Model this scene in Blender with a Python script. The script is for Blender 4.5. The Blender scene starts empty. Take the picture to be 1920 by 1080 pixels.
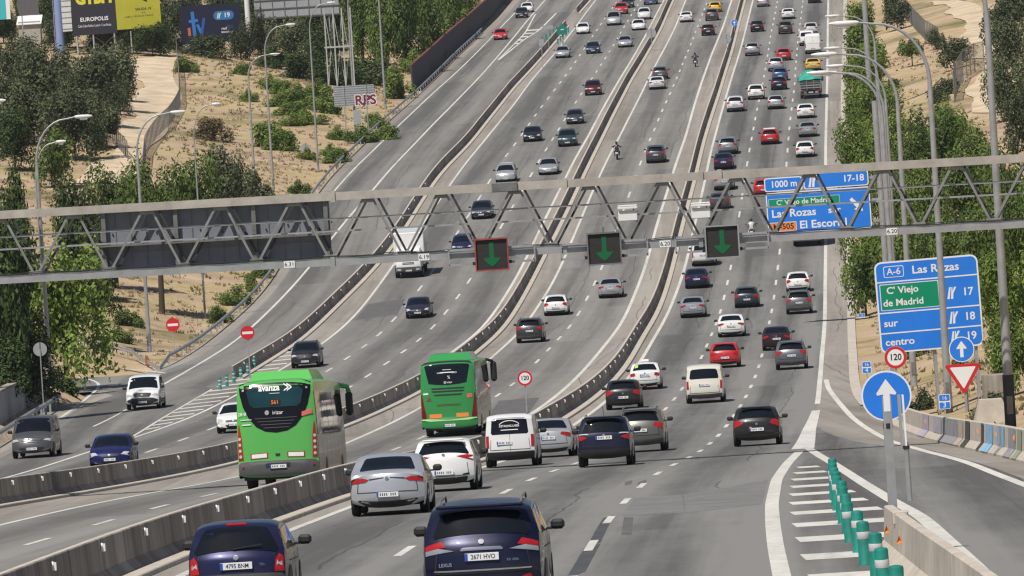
import bpy, bmesh, math, random
import numpy as np
from mathutils import Vector, Matrix
random.seed(11)
SC = bpy.context.scene
COL = SC.collection
rad = math.radians

# ------------------------------------------------------------------ camera and survey of the ground
FPX = 13000.0            # focal length in pixels of a 1920 wide frame (a long telephoto)
ROLL = rad(3.5)
HZ = 60.0                # image row of the horizon
CAMZ = 25.0
PITCH = math.atan((540 - HZ) / FPX)
X0 = Vector((1, 0, 0)); U0 = Vector((0, math.sin(PITCH), math.cos(PITCH))); D0 = Vector((0, math.cos(PITCH), -math.sin(PITCH)))
CR = X0 * math.cos(ROLL) - U0 * math.sin(ROLL)
CU = X0 * math.sin(ROLL) + U0 * math.cos(ROLL)


def ray(px, py):
    d = D0 * FPX + CR * (px - 960) + CU * (540 - py)
    return d.x / d.y, d.z / d.y          # slopes per metre of depth


# lane dashes repeat every 17 m: their rows in the picture give depth, and so the road's long profile
KN = [(914, 1136, 108), (1110, 1016, 131), (1141, 974, 148), (1171, 940, 165), (1202, 910, 182), (1234, 886, 199), (1264, 871, 216),
      (1291, 859, 233), (1312, 847, 250), (1330, 833, 267), (1345, 818, 284), (1361, 800, 301), (1397, 747, 350), (1407, 727, 367),
      (1415, 710, 383), (1422, 691, 400), (1427, 672, 417), (1445, 591, 484), (1450, 567, 500), (1457, 512, 533), (1460, 485, 550),
      (1464, 452, 567), (1476, 292, 650), (1478, 268, 667), (1479, 249, 684), (1481, 231, 701), (1483, 212, 718), (1486, 195, 735),
      (1487, 179, 752), (1490, 164, 769), (1491, 136, 801), (1494, 100, 850), (1497, 65, 900), (1502, 32, 950), (1505, 7, 990)]
kd = np.array([k[2] for k in KN], float)
kz = np.array([CAMZ + k[2] * ray(k[0], k[1])[1] for k in KN])
STEP = 4.0
YS = np.arange(40, 1602, STEP)
zz = np.interp(YS, kd, kz)
zz = np.where(YS < kd[0], kz[0] + (kd[0] - YS) * 0.042, zz)
top = kz[-1]
zz = np.where(YS > kd[-1], top + np.minimum(YS - kd[-1], 330) * 0.043 - np.clip(YS - kd[-1] - 200, 0, 400) * 0.012, zz)
ker = np.exp(-0.5 * (np.arange(-8, 9) * STEP / 13.0) ** 2); ker /= ker.sum()
zz = np.concatenate([zz[:9], np.convolve(zz, ker, 'same')[9:-9], zz[-9:]])
ZS = zz


def zr(y):
    return float(np.interp(y, YS, ZS))


def slope(y):
    return (zr(y + 8) - zr(y - 8)) / 16


def groad(px, py, up=0.0):
    """the point of the road surface seen at a pixel of the 1920 x 1080 survey photograph"""
    sx, sz = ray(px, py)
    yy = np.arange(60, 1598, 0.5)
    d = CAMZ + sz * yy - np.interp(yy, YS, ZS) - up
    i = int(np.argmax(d <= 0))
    if i == 0:
        return Vector((sx * 95, 95, zr(95)))
    t = d[i - 1] / (d[i - 1] - d[i]); y = yy[i - 1] + 0.5 * t
    return Vector((sx * y, y, zr(y)))


def at(px, py, y):
    sx, sz = ray(px, py)
    return Vector((sx * y, y, CAMZ + sz * y))


class Curve:
    """a line along the road: lateral position X for every depth Y"""
    def __init__(self, pts, win=18.0, tail=70.0):
        P = sorted([(groad(*p).y, groad(*p).x) for p in pts])
        y = np.array([p[0] for p in P]); x = np.array([p[1] for p in P])
        self.y0, self.y1 = float(y[0]), float(y[-1])
        a = np.polyfit(y[y <= y[0] + tail][:8], x[y <= y[0] + tail][:8], 1) if (y <= y[0] + tail).sum() > 1 else np.polyfit(y[:2], x[:2], 1)
        b = np.polyfit(y[y >= y[-1] - tail], x[y >= y[-1] - tail], 1) if (y >= y[-1] - tail).sum() > 1 else np.polyfit(y[-2:], x[-2:], 1)
        yg = np.arange(0, 1700, 2.0)
        xg = np.interp(yg, y, x)
        xg = np.where(yg < y[0], x[0] + (yg - y[0]) * a[0], xg)
        xg = np.where(yg > y[-1], x[-1] + (yg - y[-1]) * b[0], xg)
        k = np.exp(-0.5 * (np.arange(-15, 16) * 2.0 / win) ** 2); k /= k.sum()
        xs = np.convolve(np.pad(xg, 15, mode='reflect', reflect_type='odd'), k, 'valid')
        self.yg, self.xg = yg, xs

    def __call__(self, y):
        return float(np.interp(y, self.yg, self.xg))

    def ang(self, y):
        return math.atan2(self(y + 6) - self(y - 6), 12.0)


class Off:
    def __init__(self, c, off):
        self.c, self.off = c, off
        self.y0, self.y1 = getattr(c, 'y0', 100), getattr(c, 'y1', 1000)

    def __call__(self, y):
        return self.c(y) + (self.off(y) if callable(self.off) else self.off)

    def ang(self, y):
        return math.atan2(self(y + 6) - self(y - 6), 12.0)


D2K = [(1085, 1070)] + [(k[0], k[1]) for k in KN[1:]]
DL = Curve([(400, 1052), (535, 1000), (655, 950), (1071, 800), (1134, 755), (1200, 679), (1242, 605), (1272, 540), (1300, 430), (1321, 345), (1347, 232), (1366, 165), (1387, 98), (1412, 0)])
D1 = Curve([(757, 1036), (946, 922), (995, 900), (1040, 882), (1082, 868), (1244, 772), (1275, 734), (1312, 677), (1322, 656), (1330, 636), (1339, 617), (1354, 572), (1360, 547), (1367, 517), (1372, 490), (1387, 397), (1391, 370), (1403, 297), (1407, 273), (1414, 234), (1421, 198), (1431, 154), (1440, 100), (1445, 65), (1452, 33), (1457, 5)])
D2 = Curve(D2K)
DR = Curve([(1478, 868), (1487, 860), (1502, 842), (1515, 809), (1532, 768), (1536, 726), (1541, 665), (1546, 615), (1547, 540), (1548, 467), (1548, 302), (1549, 235), (1551, 150), (1552, 50), (1553, 0)])
RE = Curve([(1985, 893), (1920, 868), (1867, 858), (1823, 847), (1767, 833), (1723, 820), (1672, 797), (1640, 785), (1603, 745), (1596, 715), (1592, 627), (1590, 540), (1588, 480), (1584, 400), (1580, 300), (1578, 180), (1581, 90), (1583, 0)], win=10)
M2 = Curve([(200, 1103), (262, 1075), (350, 1040), (517, 978), (655, 930), (1054, 785), (1117, 743), (1140, 722), (1185, 663), (1210, 616), (1230, 585), (1247, 540), (1257, 500), (1273, 432), (1294, 360), (1306, 313), (1322, 247), (1346, 175), (1371, 93), (1381, 53), (1395, 0)])
CRt = Curve([(1000, 773), (1047, 740), (1090, 698), (1135, 647), (1167, 602), (1195, 540), (1227, 435), (1255, 347), (1282, 269), (1307, 180), (1335, 100), (1357, 47), (1372, 0)])
CL = Curve([(0, 985), (125, 957), (245, 931), (350, 912), (447, 895), (705, 807), (792, 762), (920, 672), (960, 637), (997, 590), (1032, 540), (1057, 482), (1077, 442), (1110, 360), (1130, 320), (1155, 269), (1197, 187), (1230, 120), (1267, 50), (1286, 0)])
C1 = Curve([(62, 1019), (192, 980), (302, 950), (400, 926), (734, 845), (782, 825), (952, 728), (1000, 685), (1020, 664), (1040, 643), (1060, 622), (1077, 600), (1093, 575), (1108, 546), (1121, 516), (1157, 425), (1179, 369), (1188, 342), (1197, 317), (1206, 294), (1222, 254), (1231, 235), (1237, 217), (1245, 200), (1259, 170), (1271, 142), (1282, 115), (1297, 79), (1306, 55), (1314, 34), (1322, 14)])
M1 = Curve([(0, 952), (57, 940), (145, 927), (275, 903), (447, 868), (665, 792), (792, 732), (905, 650), (962, 585), (984, 547), (1012, 487), (1050, 420), (1082, 350), (1104, 307), (1121, 270), (1152, 207), (1179, 155), (1212, 100), (1237, 55), (1261, 0)])
BR = Curve([(860, 651), (917, 600), (955, 542), (985, 485), (1022, 410), (1057, 342), (1095, 270), (1135, 195), (1172, 132), (1210, 67), (1245, 0)])
B2 = Curve([(433, 830), (661, 722), (696, 700), (728, 679), (758, 659), (787, 636), (813, 611), (838, 584), (860, 555), (880, 524), (936, 430), (952, 404), (967, 377), (984, 350), (996, 329), (1010, 306), (1021, 284), (1034, 265), (1057, 227), (1087, 180), (1115, 140), (1131, 115), (1154, 79), (1167, 55), (1180, 35)])
B1 = Curve([(145, 886), (289, 845), (352, 820), (622, 690), (656, 669), (687, 646), (717, 620), (744, 594), (794, 531), (816, 499), (907, 359), (966, 270), (991, 235), (1014, 201), (1038, 172), (1057, 146), (1075, 122), (1085, 107), (1108, 72), (1124, 50), (1131, 39)])
BL = Curve([(0, 899), (90, 872), (160, 850), (245, 820), (302, 806), (377, 775), (448, 736), (502, 708), (540, 686), (600, 645), (670, 590), (705, 540), (732, 502), (852, 337), (903, 270), (960, 201), (1005, 140), (1043, 97), (1058, 78), (1087, 40), (1117, 0)])
M0 = Curve([(470, 697), (517, 667), (580, 621), (650, 553), (672, 530), (725, 475), (760, 425), (805, 350), (875, 275), (960, 167), (1024, 97)])
AR = Curve([(255, 815), (312, 777), (413, 718), (463, 690), (520, 650), (560, 618), (640, 545), (700, 480), (755, 410), (800, 345), (868, 270), (955, 160), (1015, 93)])
A2 = Curve([(350, 697), (400, 665), (450, 632), (480, 607), (544, 540), (584, 495), (625, 445), (645, 411), (667, 395), (710, 345), (778, 269), (830, 215), (880, 165), (955, 80)])
A1 = Curve([(600, 390), (635, 350), (712, 270), (785, 200), (865, 127), (955, 35)])
AE = Curve([(343, 673), (407, 627), (457, 587), (500, 540), (527, 502), (545, 455), (575, 395), (620, 335), (685, 270), (727, 230), (787, 178), (857, 108), (935, 35), (960, 5)], win=10)
LW = Curve([(-20, 842), (60, 785), (110, 765), (145, 725), (150, 705)])      # foot of the near left guard rail
RAMP0, RAMP1 = 424.0, 452.0


def sstep(a, b, x):
    t = min(1, max(0, (x - a) / (b - a)))
    return t * t * (3 - 2 * t)


def left_edge(y):
    if y < 405:
        return LW(y)
    if y > 470:
        return AE(y)
    return LW(405) + (AE(470) - LW(405)) * (y - 405) / 65
def hill(x, y):
    """height of the land beside the road above the road's own level"""
    le, re = left_edge(y), RE(y)
    if x < le:
        d = le - x
        near = 1.0 * sstep(1.0, 1.6, d) * 1.7 + max(0, d - 1.4) * 0.20          # retaining wall and the bank behind it
        far = sstep(1.5, 6, d) * 0.5 + min(max(0, d - 4), 34) * 0.14 + max(0, d - 38) * 0.05
        flat = 0.0 + sstep(20, 60, d) * 4
        w1 = sstep(412, 424, y); w2 = sstep(452, 466, y)
        h = near * (1 - w1) + flat * w1
        h = h * (1 - w2) + far * w2
        return h + 0.5 * math.sin(x * .11 + y * .045) * sstep(3, 14, d) * w2
    if x > re:
        d = x - re
        h = sstep(1.0, 5, d) * 0.5 + min(max(0, d - 2.5), 30) * 0.17 + max(0, d - 32) * 0.06
        return h + 0.4 * math.sin(x * .13 - y * .05) * sstep(4, 14, d)
    return 0.0


def terr(x, y):
    return zr(y) + hill(x, y)


def G(px, py):
    """the point of the land (road or hillside) seen at a pixel"""
    sx, sz = ray(px, py)
    y = 92.0; pd = None
    while y < 1590:
        d = CAMZ + sz * y - terr(sx * y, y)
        if d <= 0 and pd is not None:
            for _ in range(14):
                m = (y + py_) / 2
                if CAMZ + sz * m - terr(sx * m, m) <= 0: y = m
                else: py_ = m
            return Vector((sx * y, y, terr(sx * y, y)))
        pd, py_ = d, y
        y += 1.5
    return Vector((sx * 1200, 1200, terr(sx * 1200, 1200)))
# ------------------------------------------------------------------ materials
MATS = {}


def nt(name):
    m = bpy.data.materials.new(name); m.use_nodes = True
    n = m.node_tree.nodes; b = n['Principled BSDF']
    return m, m.node_tree, n, b


def mat(name, col, rough=.6, metal=0., var=0., scale=3., spec=.5, coat=0., emit=None, es=1., stretch=None, bump=0.):
    """procedural material: base colour broken up by noise"""
    if name in MATS: return MATS[name]
    m, t, n, b = nt(name)
    L = t.links
    c = (*col, 1)
    b.inputs['Base Color'].default_value = c
    b.inputs['Roughness'].default_value = rough
    b.inputs['Metallic'].default_value = metal
    b.inputs['Specular IOR Level'].default_value = spec
    b.inputs['Coat Weight'].default_value = coat
    b.inputs['Coat Roughness'].default_value = .04
    if var or bump:
        tc = n.new('ShaderNodeTexCoord'); nz = n.new('ShaderNodeTexNoise')
        mp = n.new('ShaderNodeMapping'); mp.inputs['Scale'].default_value = stretch or (1, 1, 1)
        L.new(tc.outputs['Object'], mp.inputs['Vector']); L.new(mp.outputs['Vector'], nz.inputs['Vector'])
        nz.inputs['Scale'].default_value = scale; nz.inputs['Detail'].default_value = 6; nz.inputs['Roughness'].default_value = .65
        cr = n.new('ShaderNodeValToRGB')
        cr.color_ramp.elements[0].position = .3; cr.color_ramp.elements[1].position = .72
        cr.color_ramp.elements[0].color = (*[x * (1 - var) for x in col], 1)
        cr.color_ramp.elements[1].color = (*[min(1, x * (1 + var)) for x in col], 1)
        L.new(nz.outputs['Fac'], cr.inputs['Fac']); L.new(cr.outputs['Color'], b.inputs['Base Color'])
        if bump:
            bp = n.new('ShaderNodeBump'); bp.inputs['Strength'].default_value = bump; bp.inputs['Distance'].default_value = .05
            L.new(nz.outputs['Fac'], bp.inputs['Height']); L.new(bp.outputs['Normal'], b.inputs['Normal'])
    if emit:
        b.inputs['Emission Color'].default_value = (*emit, 1); b.inputs['Emission Strength'].default_value = es
    MATS[name] = m
    return m


def asphalt(name, base, light, track=.25, seed=0.0):
    """road surface: UV u = metres across, v = metres along; streaks, wheel tracks, patches, grain"""
    m, t, n, b = nt(name); L = t.links
    uv = n.new('ShaderNodeUVMap'); uv.uv_map = 'road'
    def noise(sx, sy, sc, det=5, ro=.6, off=0.):
        mp = n.new('ShaderNodeMapping'); mp.inputs['Scale'].default_value = (sx, sy, 1); mp.inputs['Location'].default_value = (seed + off, seed * 3.1 + off, seed)
        L.new(uv.outputs['UV'], mp.inputs['Vector'])
        z = n.new('ShaderNodeTexNoise'); z.inputs['Scale'].default_value = sc; z.inputs['Detail'].default_value = det; z.inputs['Roughness'].default_value = ro
        L.new(mp.outputs['Vector'], z.inputs['Vector']); return z.outputs['Fac']
    def math_(op, a, c):
        x = n.new('ShaderNodeMath'); x.operation = op
        for i, q in enumerate((a, c)):
            if hasattr(q, 'links') or hasattr(q, 'is_linked'): L.new(q, x.inputs[i])
            else: x.inputs[i].default_value = q
        return x.outputs[0]
    broad = noise(.25, .012, 1.0, 3, .5)                  # long light and dark stretches
    streak = noise(1.5, .02, 1.0, 4, .6, 7.)              # streaks along the lanes
    mott = noise(.8, .18, 1.2, 6, .7, 3.)                 # mottling
    grain = noise(9, 3, 2.0, 4, .8, 5.)
    # wheel tracks: two darker bands per 3.5 m lane
    sp = n.new('ShaderNodeSeparateXYZ'); L.new(uv.outputs['UV'], sp.inputs[0])
    wob = math_('MULTIPLY', math_('SUBTRACT', broad, .5), 0.5)
    tr = math_('COSINE', math_('MULTIPLY', math_('ADD', sp.outputs['X'], wob), 2 * math.pi / 3.55), 0)
    tr = math_('MULTIPLY', tr, track * .9)
    s = math_('ADD', math_('MULTIPLY', math_('SUBTRACT', broad, .5), 1.7), math_('MULTIPLY', math_('SUBTRACT', streak, .5), 1.5))
    s = math_('ADD', s, math_('MULTIPLY', math_('SUBTRACT', mott, .5), .8))
    s = math_('ADD', s, math_('MULTIPLY', math_('SUBTRACT', grain, .5), .8))
    s = math_('ADD', s, tr)
    s = math_('ADD', s, .5)
    # overlaid repair patches: blocks with straight edges
    br = n.new('ShaderNodeTexBrick'); mp = n.new('ShaderNodeMapping'); mp.inputs['Scale'].default_value = (1 / 3.55, 1 / 46., 1); mp.inputs['Location'].default_value = (.02, seed, 0)
    L.new(uv.outputs['UV'], mp.inputs['Vector']); L.new(mp.outputs['Vector'], br.inputs['Vector'])
    br.inputs['Scale'].default_value = 1; br.inputs['Mortar Size'].default_value = 0.0; br.inputs['Brick Width'].default_value = 1; br.inputs['Row Height'].default_value = 1
    br.inputs['Color1'].default_value = (0, 0, 0, 1); br.inputs['Color2'].default_value = (1, 1, 1, 1)
    s = math_('ADD', s, math_('MULTIPLY', math_('SUBTRACT', br.outputs['Color'], .5), .42))
    cr = n.new('ShaderNodeValToRGB'); cr.color_ramp.elements[0].color = (*base, 1); cr.color_ramp.elements[1].color = (*light, 1)
    L.new(s, cr.inputs['Fac'])
    # dark sealed joints running along the lanes, here and there
    wb = math_('MULTIPLY', math_('SUBTRACT', noise(.0, .035, 1., 3, .6, 17.), .5), .5)
    fx = math_('FRACT', math_('ADD', math_('DIVIDE', sp.outputs['X'], 3.55), math_('ADD', wb, .31)), 0)
    lt = math_('LESS_THAN', fx, .022)
    gate = math_('GREATER_THAN', noise(.12, .012, 1., 2, .5, 31.), .53)
    mx = n.new('ShaderNodeMixRGB'); mx.inputs['Color2'].default_value = (.035, .034, .034, 1)
    L.new(math_('MULTIPLY', math_('MULTIPLY', lt, gate), .5), mx.inputs['Fac']); L.new(cr.outputs['Color'], mx.inputs['Color1'])
    L.new(mx.outputs['Color'], b.inputs['Base Color'])
    b.inputs['Roughness'].default_value = .85; b.inputs['Specular IOR Level'].default_value = .3
    MATS[name] = m
    return m


def land_mat():
    m, t, n, b = nt('dry_land'); L = t.links
    geo = n.new('ShaderNodeNewGeometry')
    def noise(sc, det=6, ro=.6, sx=1.):
        mp = n.new('ShaderNodeMapping'); mp.inputs['Scale'].default_value = (sx, 1, 1); L.new(geo.outputs['Position'], mp.inputs['Vector'])
        z = n.new('ShaderNodeTexNoise'); z.inputs['Scale'].default_value = sc; z.inputs['Detail'].default_value = det; z.inputs['Roughness'].default_value = ro
        L.new(mp.outputs['Vector'], z.inputs['Vector']); return z.outputs['Fac']
    def ramp(f, stops):
        c = n.new('ShaderNodeValToRGB'); e = c.color_ramp.elements
        e[0].position, e[0].color = stops[0][0], (*stops[0][1], 1); e[1].position, e[1].color = stops[-1][0], (*stops[-1][1], 1)
        for p, q in stops[1:-1]:
            k = e.new(p); k.color = (*q, 1)
        L.new(f, c.inputs['Fac']); return c.outputs['Color']
    sand = ramp(noise(.12), [(.3, (.31, .22, .145)), (.5, (.44, .325, .22)), (.7, (.55, .425, .30))])
    straw = ramp(noise(1.1, 8, .75), [(.25, (.28, .21, .115)), (.5, (.43, .335, .19)), (.75, (.54, .435, .26))])
    green = ramp(noise(1.6, 8, .75), [(.3, (.10, .095, .04)), (.7, (.26, .22, .11))])
    m1 = n.new('ShaderNodeMixRGB'); L.new(ramp(noise(.09, 5), [(.45, (0, 0, 0)), (.56, (1, 1, 1))]), m1.inputs['Fac']); L.new(sand, m1.inputs['Color1']); L.new(straw, m1.inputs['Color2'])
    m2 = n.new('ShaderNodeMixRGB'); L.new(ramp(noise(.055, 6, .65), [(.52, (0, 0, 0)), (.66, (1, 1, 1))]), m2.inputs['Fac']); L.new(m1.outputs[0], m2.inputs['Color1']); L.new(green, m2.inputs['Color2'])
    L.new(m2.outputs[0], b.inputs['Base Color'])
    bp = n.new('ShaderNodeBump'); bp.inputs['Strength'].default_value = .7; bp.inputs['Distance'].default_value = .35
    L.new(noise(1.4, 8, .7), bp.inputs['Height']); L.new(bp.outputs['Normal'], b.inputs['Normal'])
    b.inputs['Roughness'].default_value = .95; b.inputs['Specular IOR Level'].default_value = .1
    MATS['land'] = m
    return m


def leaf_mat(name, stops, trans=.25):
    m, t, n, b = nt(name); L = t.links
    geo = n.new('ShaderNodeNewGeometry'); oi = n.new('ShaderNodeObjectInfo')
    nz = n.new('ShaderNodeTexNoise'); nz.inputs['Scale'].default_value = 1.1; nz.inputs['Detail'].default_value = 2
    L.new(geo.outputs['Position'], nz.inputs['Vector'])
    a1 = n.new('ShaderNodeMath'); a1.operation = 'MULTIPLY_ADD'; L.new(geo.outputs['Random Per Island'], a1.inputs[0]); a1.inputs[1].default_value = .5; a1.inputs[2].default_value = -.25
    a2 = n.new('ShaderNodeMath'); a2.operation = 'MULTIPLY_ADD'; L.new(nz.outputs['Fac'], a2.inputs[0]); a2.inputs[1].default_value = 1.1; L.new(a1.outputs[0], a2.inputs[2])
    a3 = n.new('ShaderNodeMath'); a3.operation = 'MULTIPLY_ADD'; L.new(oi.outputs['Random'], a3.inputs[0]); a3.inputs[1].default_value = .3; L.new(a2.outputs[0], a3.inputs[2])
    cr = n.new('ShaderNodeValToRGB'); e = cr.color_ramp.elements
    e[0].position, e[0].color = .2, (*stops[0], 1); e[1].position, e[1].color = 1.0, (*stops[2], 1)
    k = e.new(.62); k.color = (*stops[1], 1)
    L.new(a3.outputs[0], cr.inputs['Fac']); L.new(cr.outputs['Color'], b.inputs['Base Color'])
    b.inputs['Roughness'].default_value = .6; b.inputs['Specular IOR Level'].default_value = .12
    tr = n.new('ShaderNodeBsdfTranslucent'); L.new(cr.outputs['Color'], tr.inputs['Color'])
    mx = n.new('ShaderNodeMixShader'); mx.inputs[0].default_value = trans
    out = n['Material Output']
    L.new(b.outputs[0], mx.inputs[1]); L.new(tr.outputs[0], mx.inputs[2]); L.new(mx.outputs[0], out.inputs['Surface'])
    MATS[name] = m
    return m


def paint_mat():
    """car paint: the colour is the object's own colour, alpha says how metallic"""
    m, t, n, b = nt('car_paint'); L = t.links
    oi = n.new('ShaderNodeObjectInfo')
    tc0 = n.new('ShaderNodeTexCoord'); dz = n.new('ShaderNodeTexNoise'); dz.inputs['Scale'].default_value = 1.6; dz.inputs['Detail'].default_value = 7; L.new(tc0.outputs['Object'], dz.inputs['Vector'])
    dr = n.new('ShaderNodeMapRange'); dr.inputs['From Min'].default_value = .35; dr.inputs['From Max'].default_value = .75; dr.inputs['To Min'].default_value = 0; dr.inputs['To Max'].default_value = .09; L.new(dz.outputs['Fac'], dr.inputs['Value'])
    dm = n.new('ShaderNodeMixRGB'); dm.inputs['Color2'].default_value = (.20, .175, .145, 1); L.new(dr.outputs[0], dm.inputs['Fac']); L.new(oi.outputs['Color'], dm.inputs['Color1'])
    L.new(dm.outputs[0], b.inputs['Base Color'])
    mu = n.new('ShaderNodeMath'); mu.operation = 'MULTIPLY_ADD'; mu.inputs[1].default_value = -.55; mu.inputs[2].default_value = .55
    L.new(oi.outputs['Alpha'], mu.inputs[0]); L.new(mu.outputs[0], b.inputs['Metallic'])
    tc = n.new('ShaderNodeTexCoord'); nz = n.new('ShaderNodeTexNoise'); nz.inputs['Scale'].default_value = 2.5; nz.inputs['Detail'].default_value = 5
    L.new(tc.outputs['Object'], nz.inputs['Vector'])
    rr = n.new('ShaderNodeMapRange'); rr.inputs['To Min'].default_value = .28; rr.inputs['To Max'].default_value = .42; L.new(nz.outputs['Fac'], rr.inputs['Value']); L.new(rr.outputs[0], b.inputs['Roughness'])
    b.inputs['Coat Weight'].default_value = .45; b.inputs['Coat Roughness'].default_value = .03; b.inputs['Specular IOR Level'].default_value = .3
    MATS['paint'] = m
    return m


def wire_mat():
    m, t, n, b = nt('wire_mesh'); L = t.links
    b.inputs['Base Color'].default_value = (.10, .09, .09, 1); b.inputs['Roughness'].default_value = .6
    tp = n.new('ShaderNodeBsdfTransparent'); mx = n.new('ShaderNodeMixShader')
    tc = n.new('ShaderNodeTexCoord'); mp = n.new('ShaderNodeMapping'); mp.inputs['Scale'].default_value = (3.2, 3.2, 3.2)
    L.new(tc.outputs['Object'], mp.inputs['Vector'])
    ck = n.new('ShaderNodeTexNoise'); ck.inputs['Scale'].default_value = 9; L.new(mp.outputs['Vector'], ck.inputs['Vector'])
    g = n.new('ShaderNodeMath'); g.operation = 'GREATER_THAN'; g.inputs[1].default_value = .52; L.new(ck.outputs['Fac'], g.inputs[0])
    L.new(g.outputs[0], mx.inputs[0]); L.new(tp.outputs[0], mx.inputs[1]); L.new(b.outputs[0], mx.inputs[2]); L.new(mx.outputs[0], n['Material Output'].inputs['Surface'])
    MATS['wire'] = m
    return m


paint = paint_mat(); wire_mat()
glass = mat('car_glass', (.006, .008, .012), .035, spec=.4, var=.3, scale=1.5)
tyre = mat('tyre_rubber', (.012, .012, .013), .8, var=.2)
rim = mat('wheel_rim', (.28, .28, .29), .35, .7, var=.15)
blk = mat('black_plastic', (.018, .018, .019), .55, var=.25)
dgrey = mat('grey_plastic', (.07, .07, .072), .55, var=.2)
redl = mat('tail_lamp_red', (.36, .012, .014), .15, spec=.7, var=.25, scale=9)
clearl = mat('lamp_clear', (.62, .64, .66), .12, .35, var=.2, scale=8)
orangel = mat('amber', (.75, .22, .02), .3, var=.15)
chrome = mat('chrome', (.6, .61, .63), .15, .9)
plate_w = mat('plate_white', (.72, .73, .75), .4, var=.06, scale=20)
plate_b = mat('plate_blue', (.03, .08, .42), .4)
black_ink = mat('black_ink', (.012, .012, .012), .6)
white_ink = mat('white_ink', (.8, .8, .8), .5)
galv = mat('galvanised_steel', (.36, .365, .375), .45, .35, var=.18, scale=2)
galvd = mat('weathered_steel', (.19, .19, .185), .5, .3, var=.25, scale=3)
chordm = mat('gantry_paint', (.40, .365, .33), .55, .1, var=.22, scale=1.6)
def conc_mat():
    m, t, n, b = nt('barrier_concrete'); L = t.links
    geo = n.new('ShaderNodeNewGeometry')
    def noise(sc, st, det=6):
        mp = n.new('ShaderNodeMapping'); mp.inputs['Scale'].default_value = st; L.new(geo.outputs['Position'], mp.inputs['Vector'])
        z = n.new('ShaderNodeTexNoise'); z.inputs['Scale'].default_value = sc; z.inputs['Detail'].default_value = det; z.inputs['Roughness'].default_value = .65
        L.new(mp.outputs['Vector'], z.inputs['Vector']); return z.outputs['Fac']
    def ramp(f, a, ca, c, cc):
        r = n.new('ShaderNodeValToRGB'); e = r.color_ramp.elements; e[0].position, e[0].color = a, (*ca, 1); e[1].position, e[1].color = c, (*cc, 1); L.new(f, r.inputs['Fac']); return r.outputs['Color']
    base = ramp(noise(.9, (1, .5, .4)), .3, (.24, .21, .185), .7, (.40, .36, .32))
    drip = ramp(noise(1.0, (1, 1.1, .05)), .42, (.55, .53, .51), .56, (1, 1, 1))
    mx = n.new('ShaderNodeMixRGB'); mx.blend_type = 'MULTIPLY'; mx.inputs['Fac'].default_value = .75; L.new(base, mx.inputs['Color1']); L.new(drip, mx.inputs['Color2'])
    # joints every 5 m, each segment its own tone
    sp = n.new('ShaderNodeSeparateXYZ'); L.new(geo.outputs['Position'], sp.inputs[0])
    d = n.new('ShaderNodeMath'); d.operation = 'DIVIDE'; L.new(sp.outputs['Y'], d.inputs[0]); d.inputs[1].default_value = 5.0
    fr = n.new('ShaderNodeMath'); fr.operation = 'FRACT'; L.new(d.outputs[0], fr.inputs[0])
    lt = n.new('ShaderNodeMath'); lt.operation = 'LESS_THAN'; L.new(fr.outputs[0], lt.inputs[0]); lt.inputs[1].default_value = .012
    fl = n.new('ShaderNodeMath'); fl.operation = 'FLOOR'; L.new(d.outputs[0], fl.inputs[0])
    wn = n.new('ShaderNodeTexWhiteNoise'); wn.noise_dimensions = '1D'; L.new(fl.outputs[0], wn.inputs['W'])
    tone = n.new('ShaderNodeMapRange'); tone.inputs['To Min'].default_value = .84; tone.inputs['To Max'].default_value = 1.18; L.new(wn.outputs['Value'], tone.inputs['Value'])
    m2 = n.new('ShaderNodeMixRGB'); m2.blend_type = 'MULTIPLY'; m2.inputs['Fac'].default_value = 1; L.new(mx.outputs[0], m2.inputs['Color1']); L.new(tone.outputs[0], m2.inputs['Color2'])
    m3 = n.new('ShaderNodeMixRGB'); L.new(lt.outputs[0], m3.inputs['Fac']); L.new(m2.outputs[0], m3.inputs['Color1']); m3.inputs['Color2'].default_value = (.09, .08, .07, 1)
    L.new(m3.outputs[0], b.inputs['Base Color']); b.inputs['Roughness'].default_value = .9; b.inputs['Specular IOR Level'].default_value = .2
    bp = n.new('ShaderNodeBump'); bp.inputs['Strength'].default_value = .3; bp.inputs['Distance'].default_value = .05; L.new(noise(3, (1, 1, 1)), bp.inputs['Height']); L.new(bp.outputs['Normal'], b.inputs['Normal'])
    MATS['barrier_concrete'] = m
    return m


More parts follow.
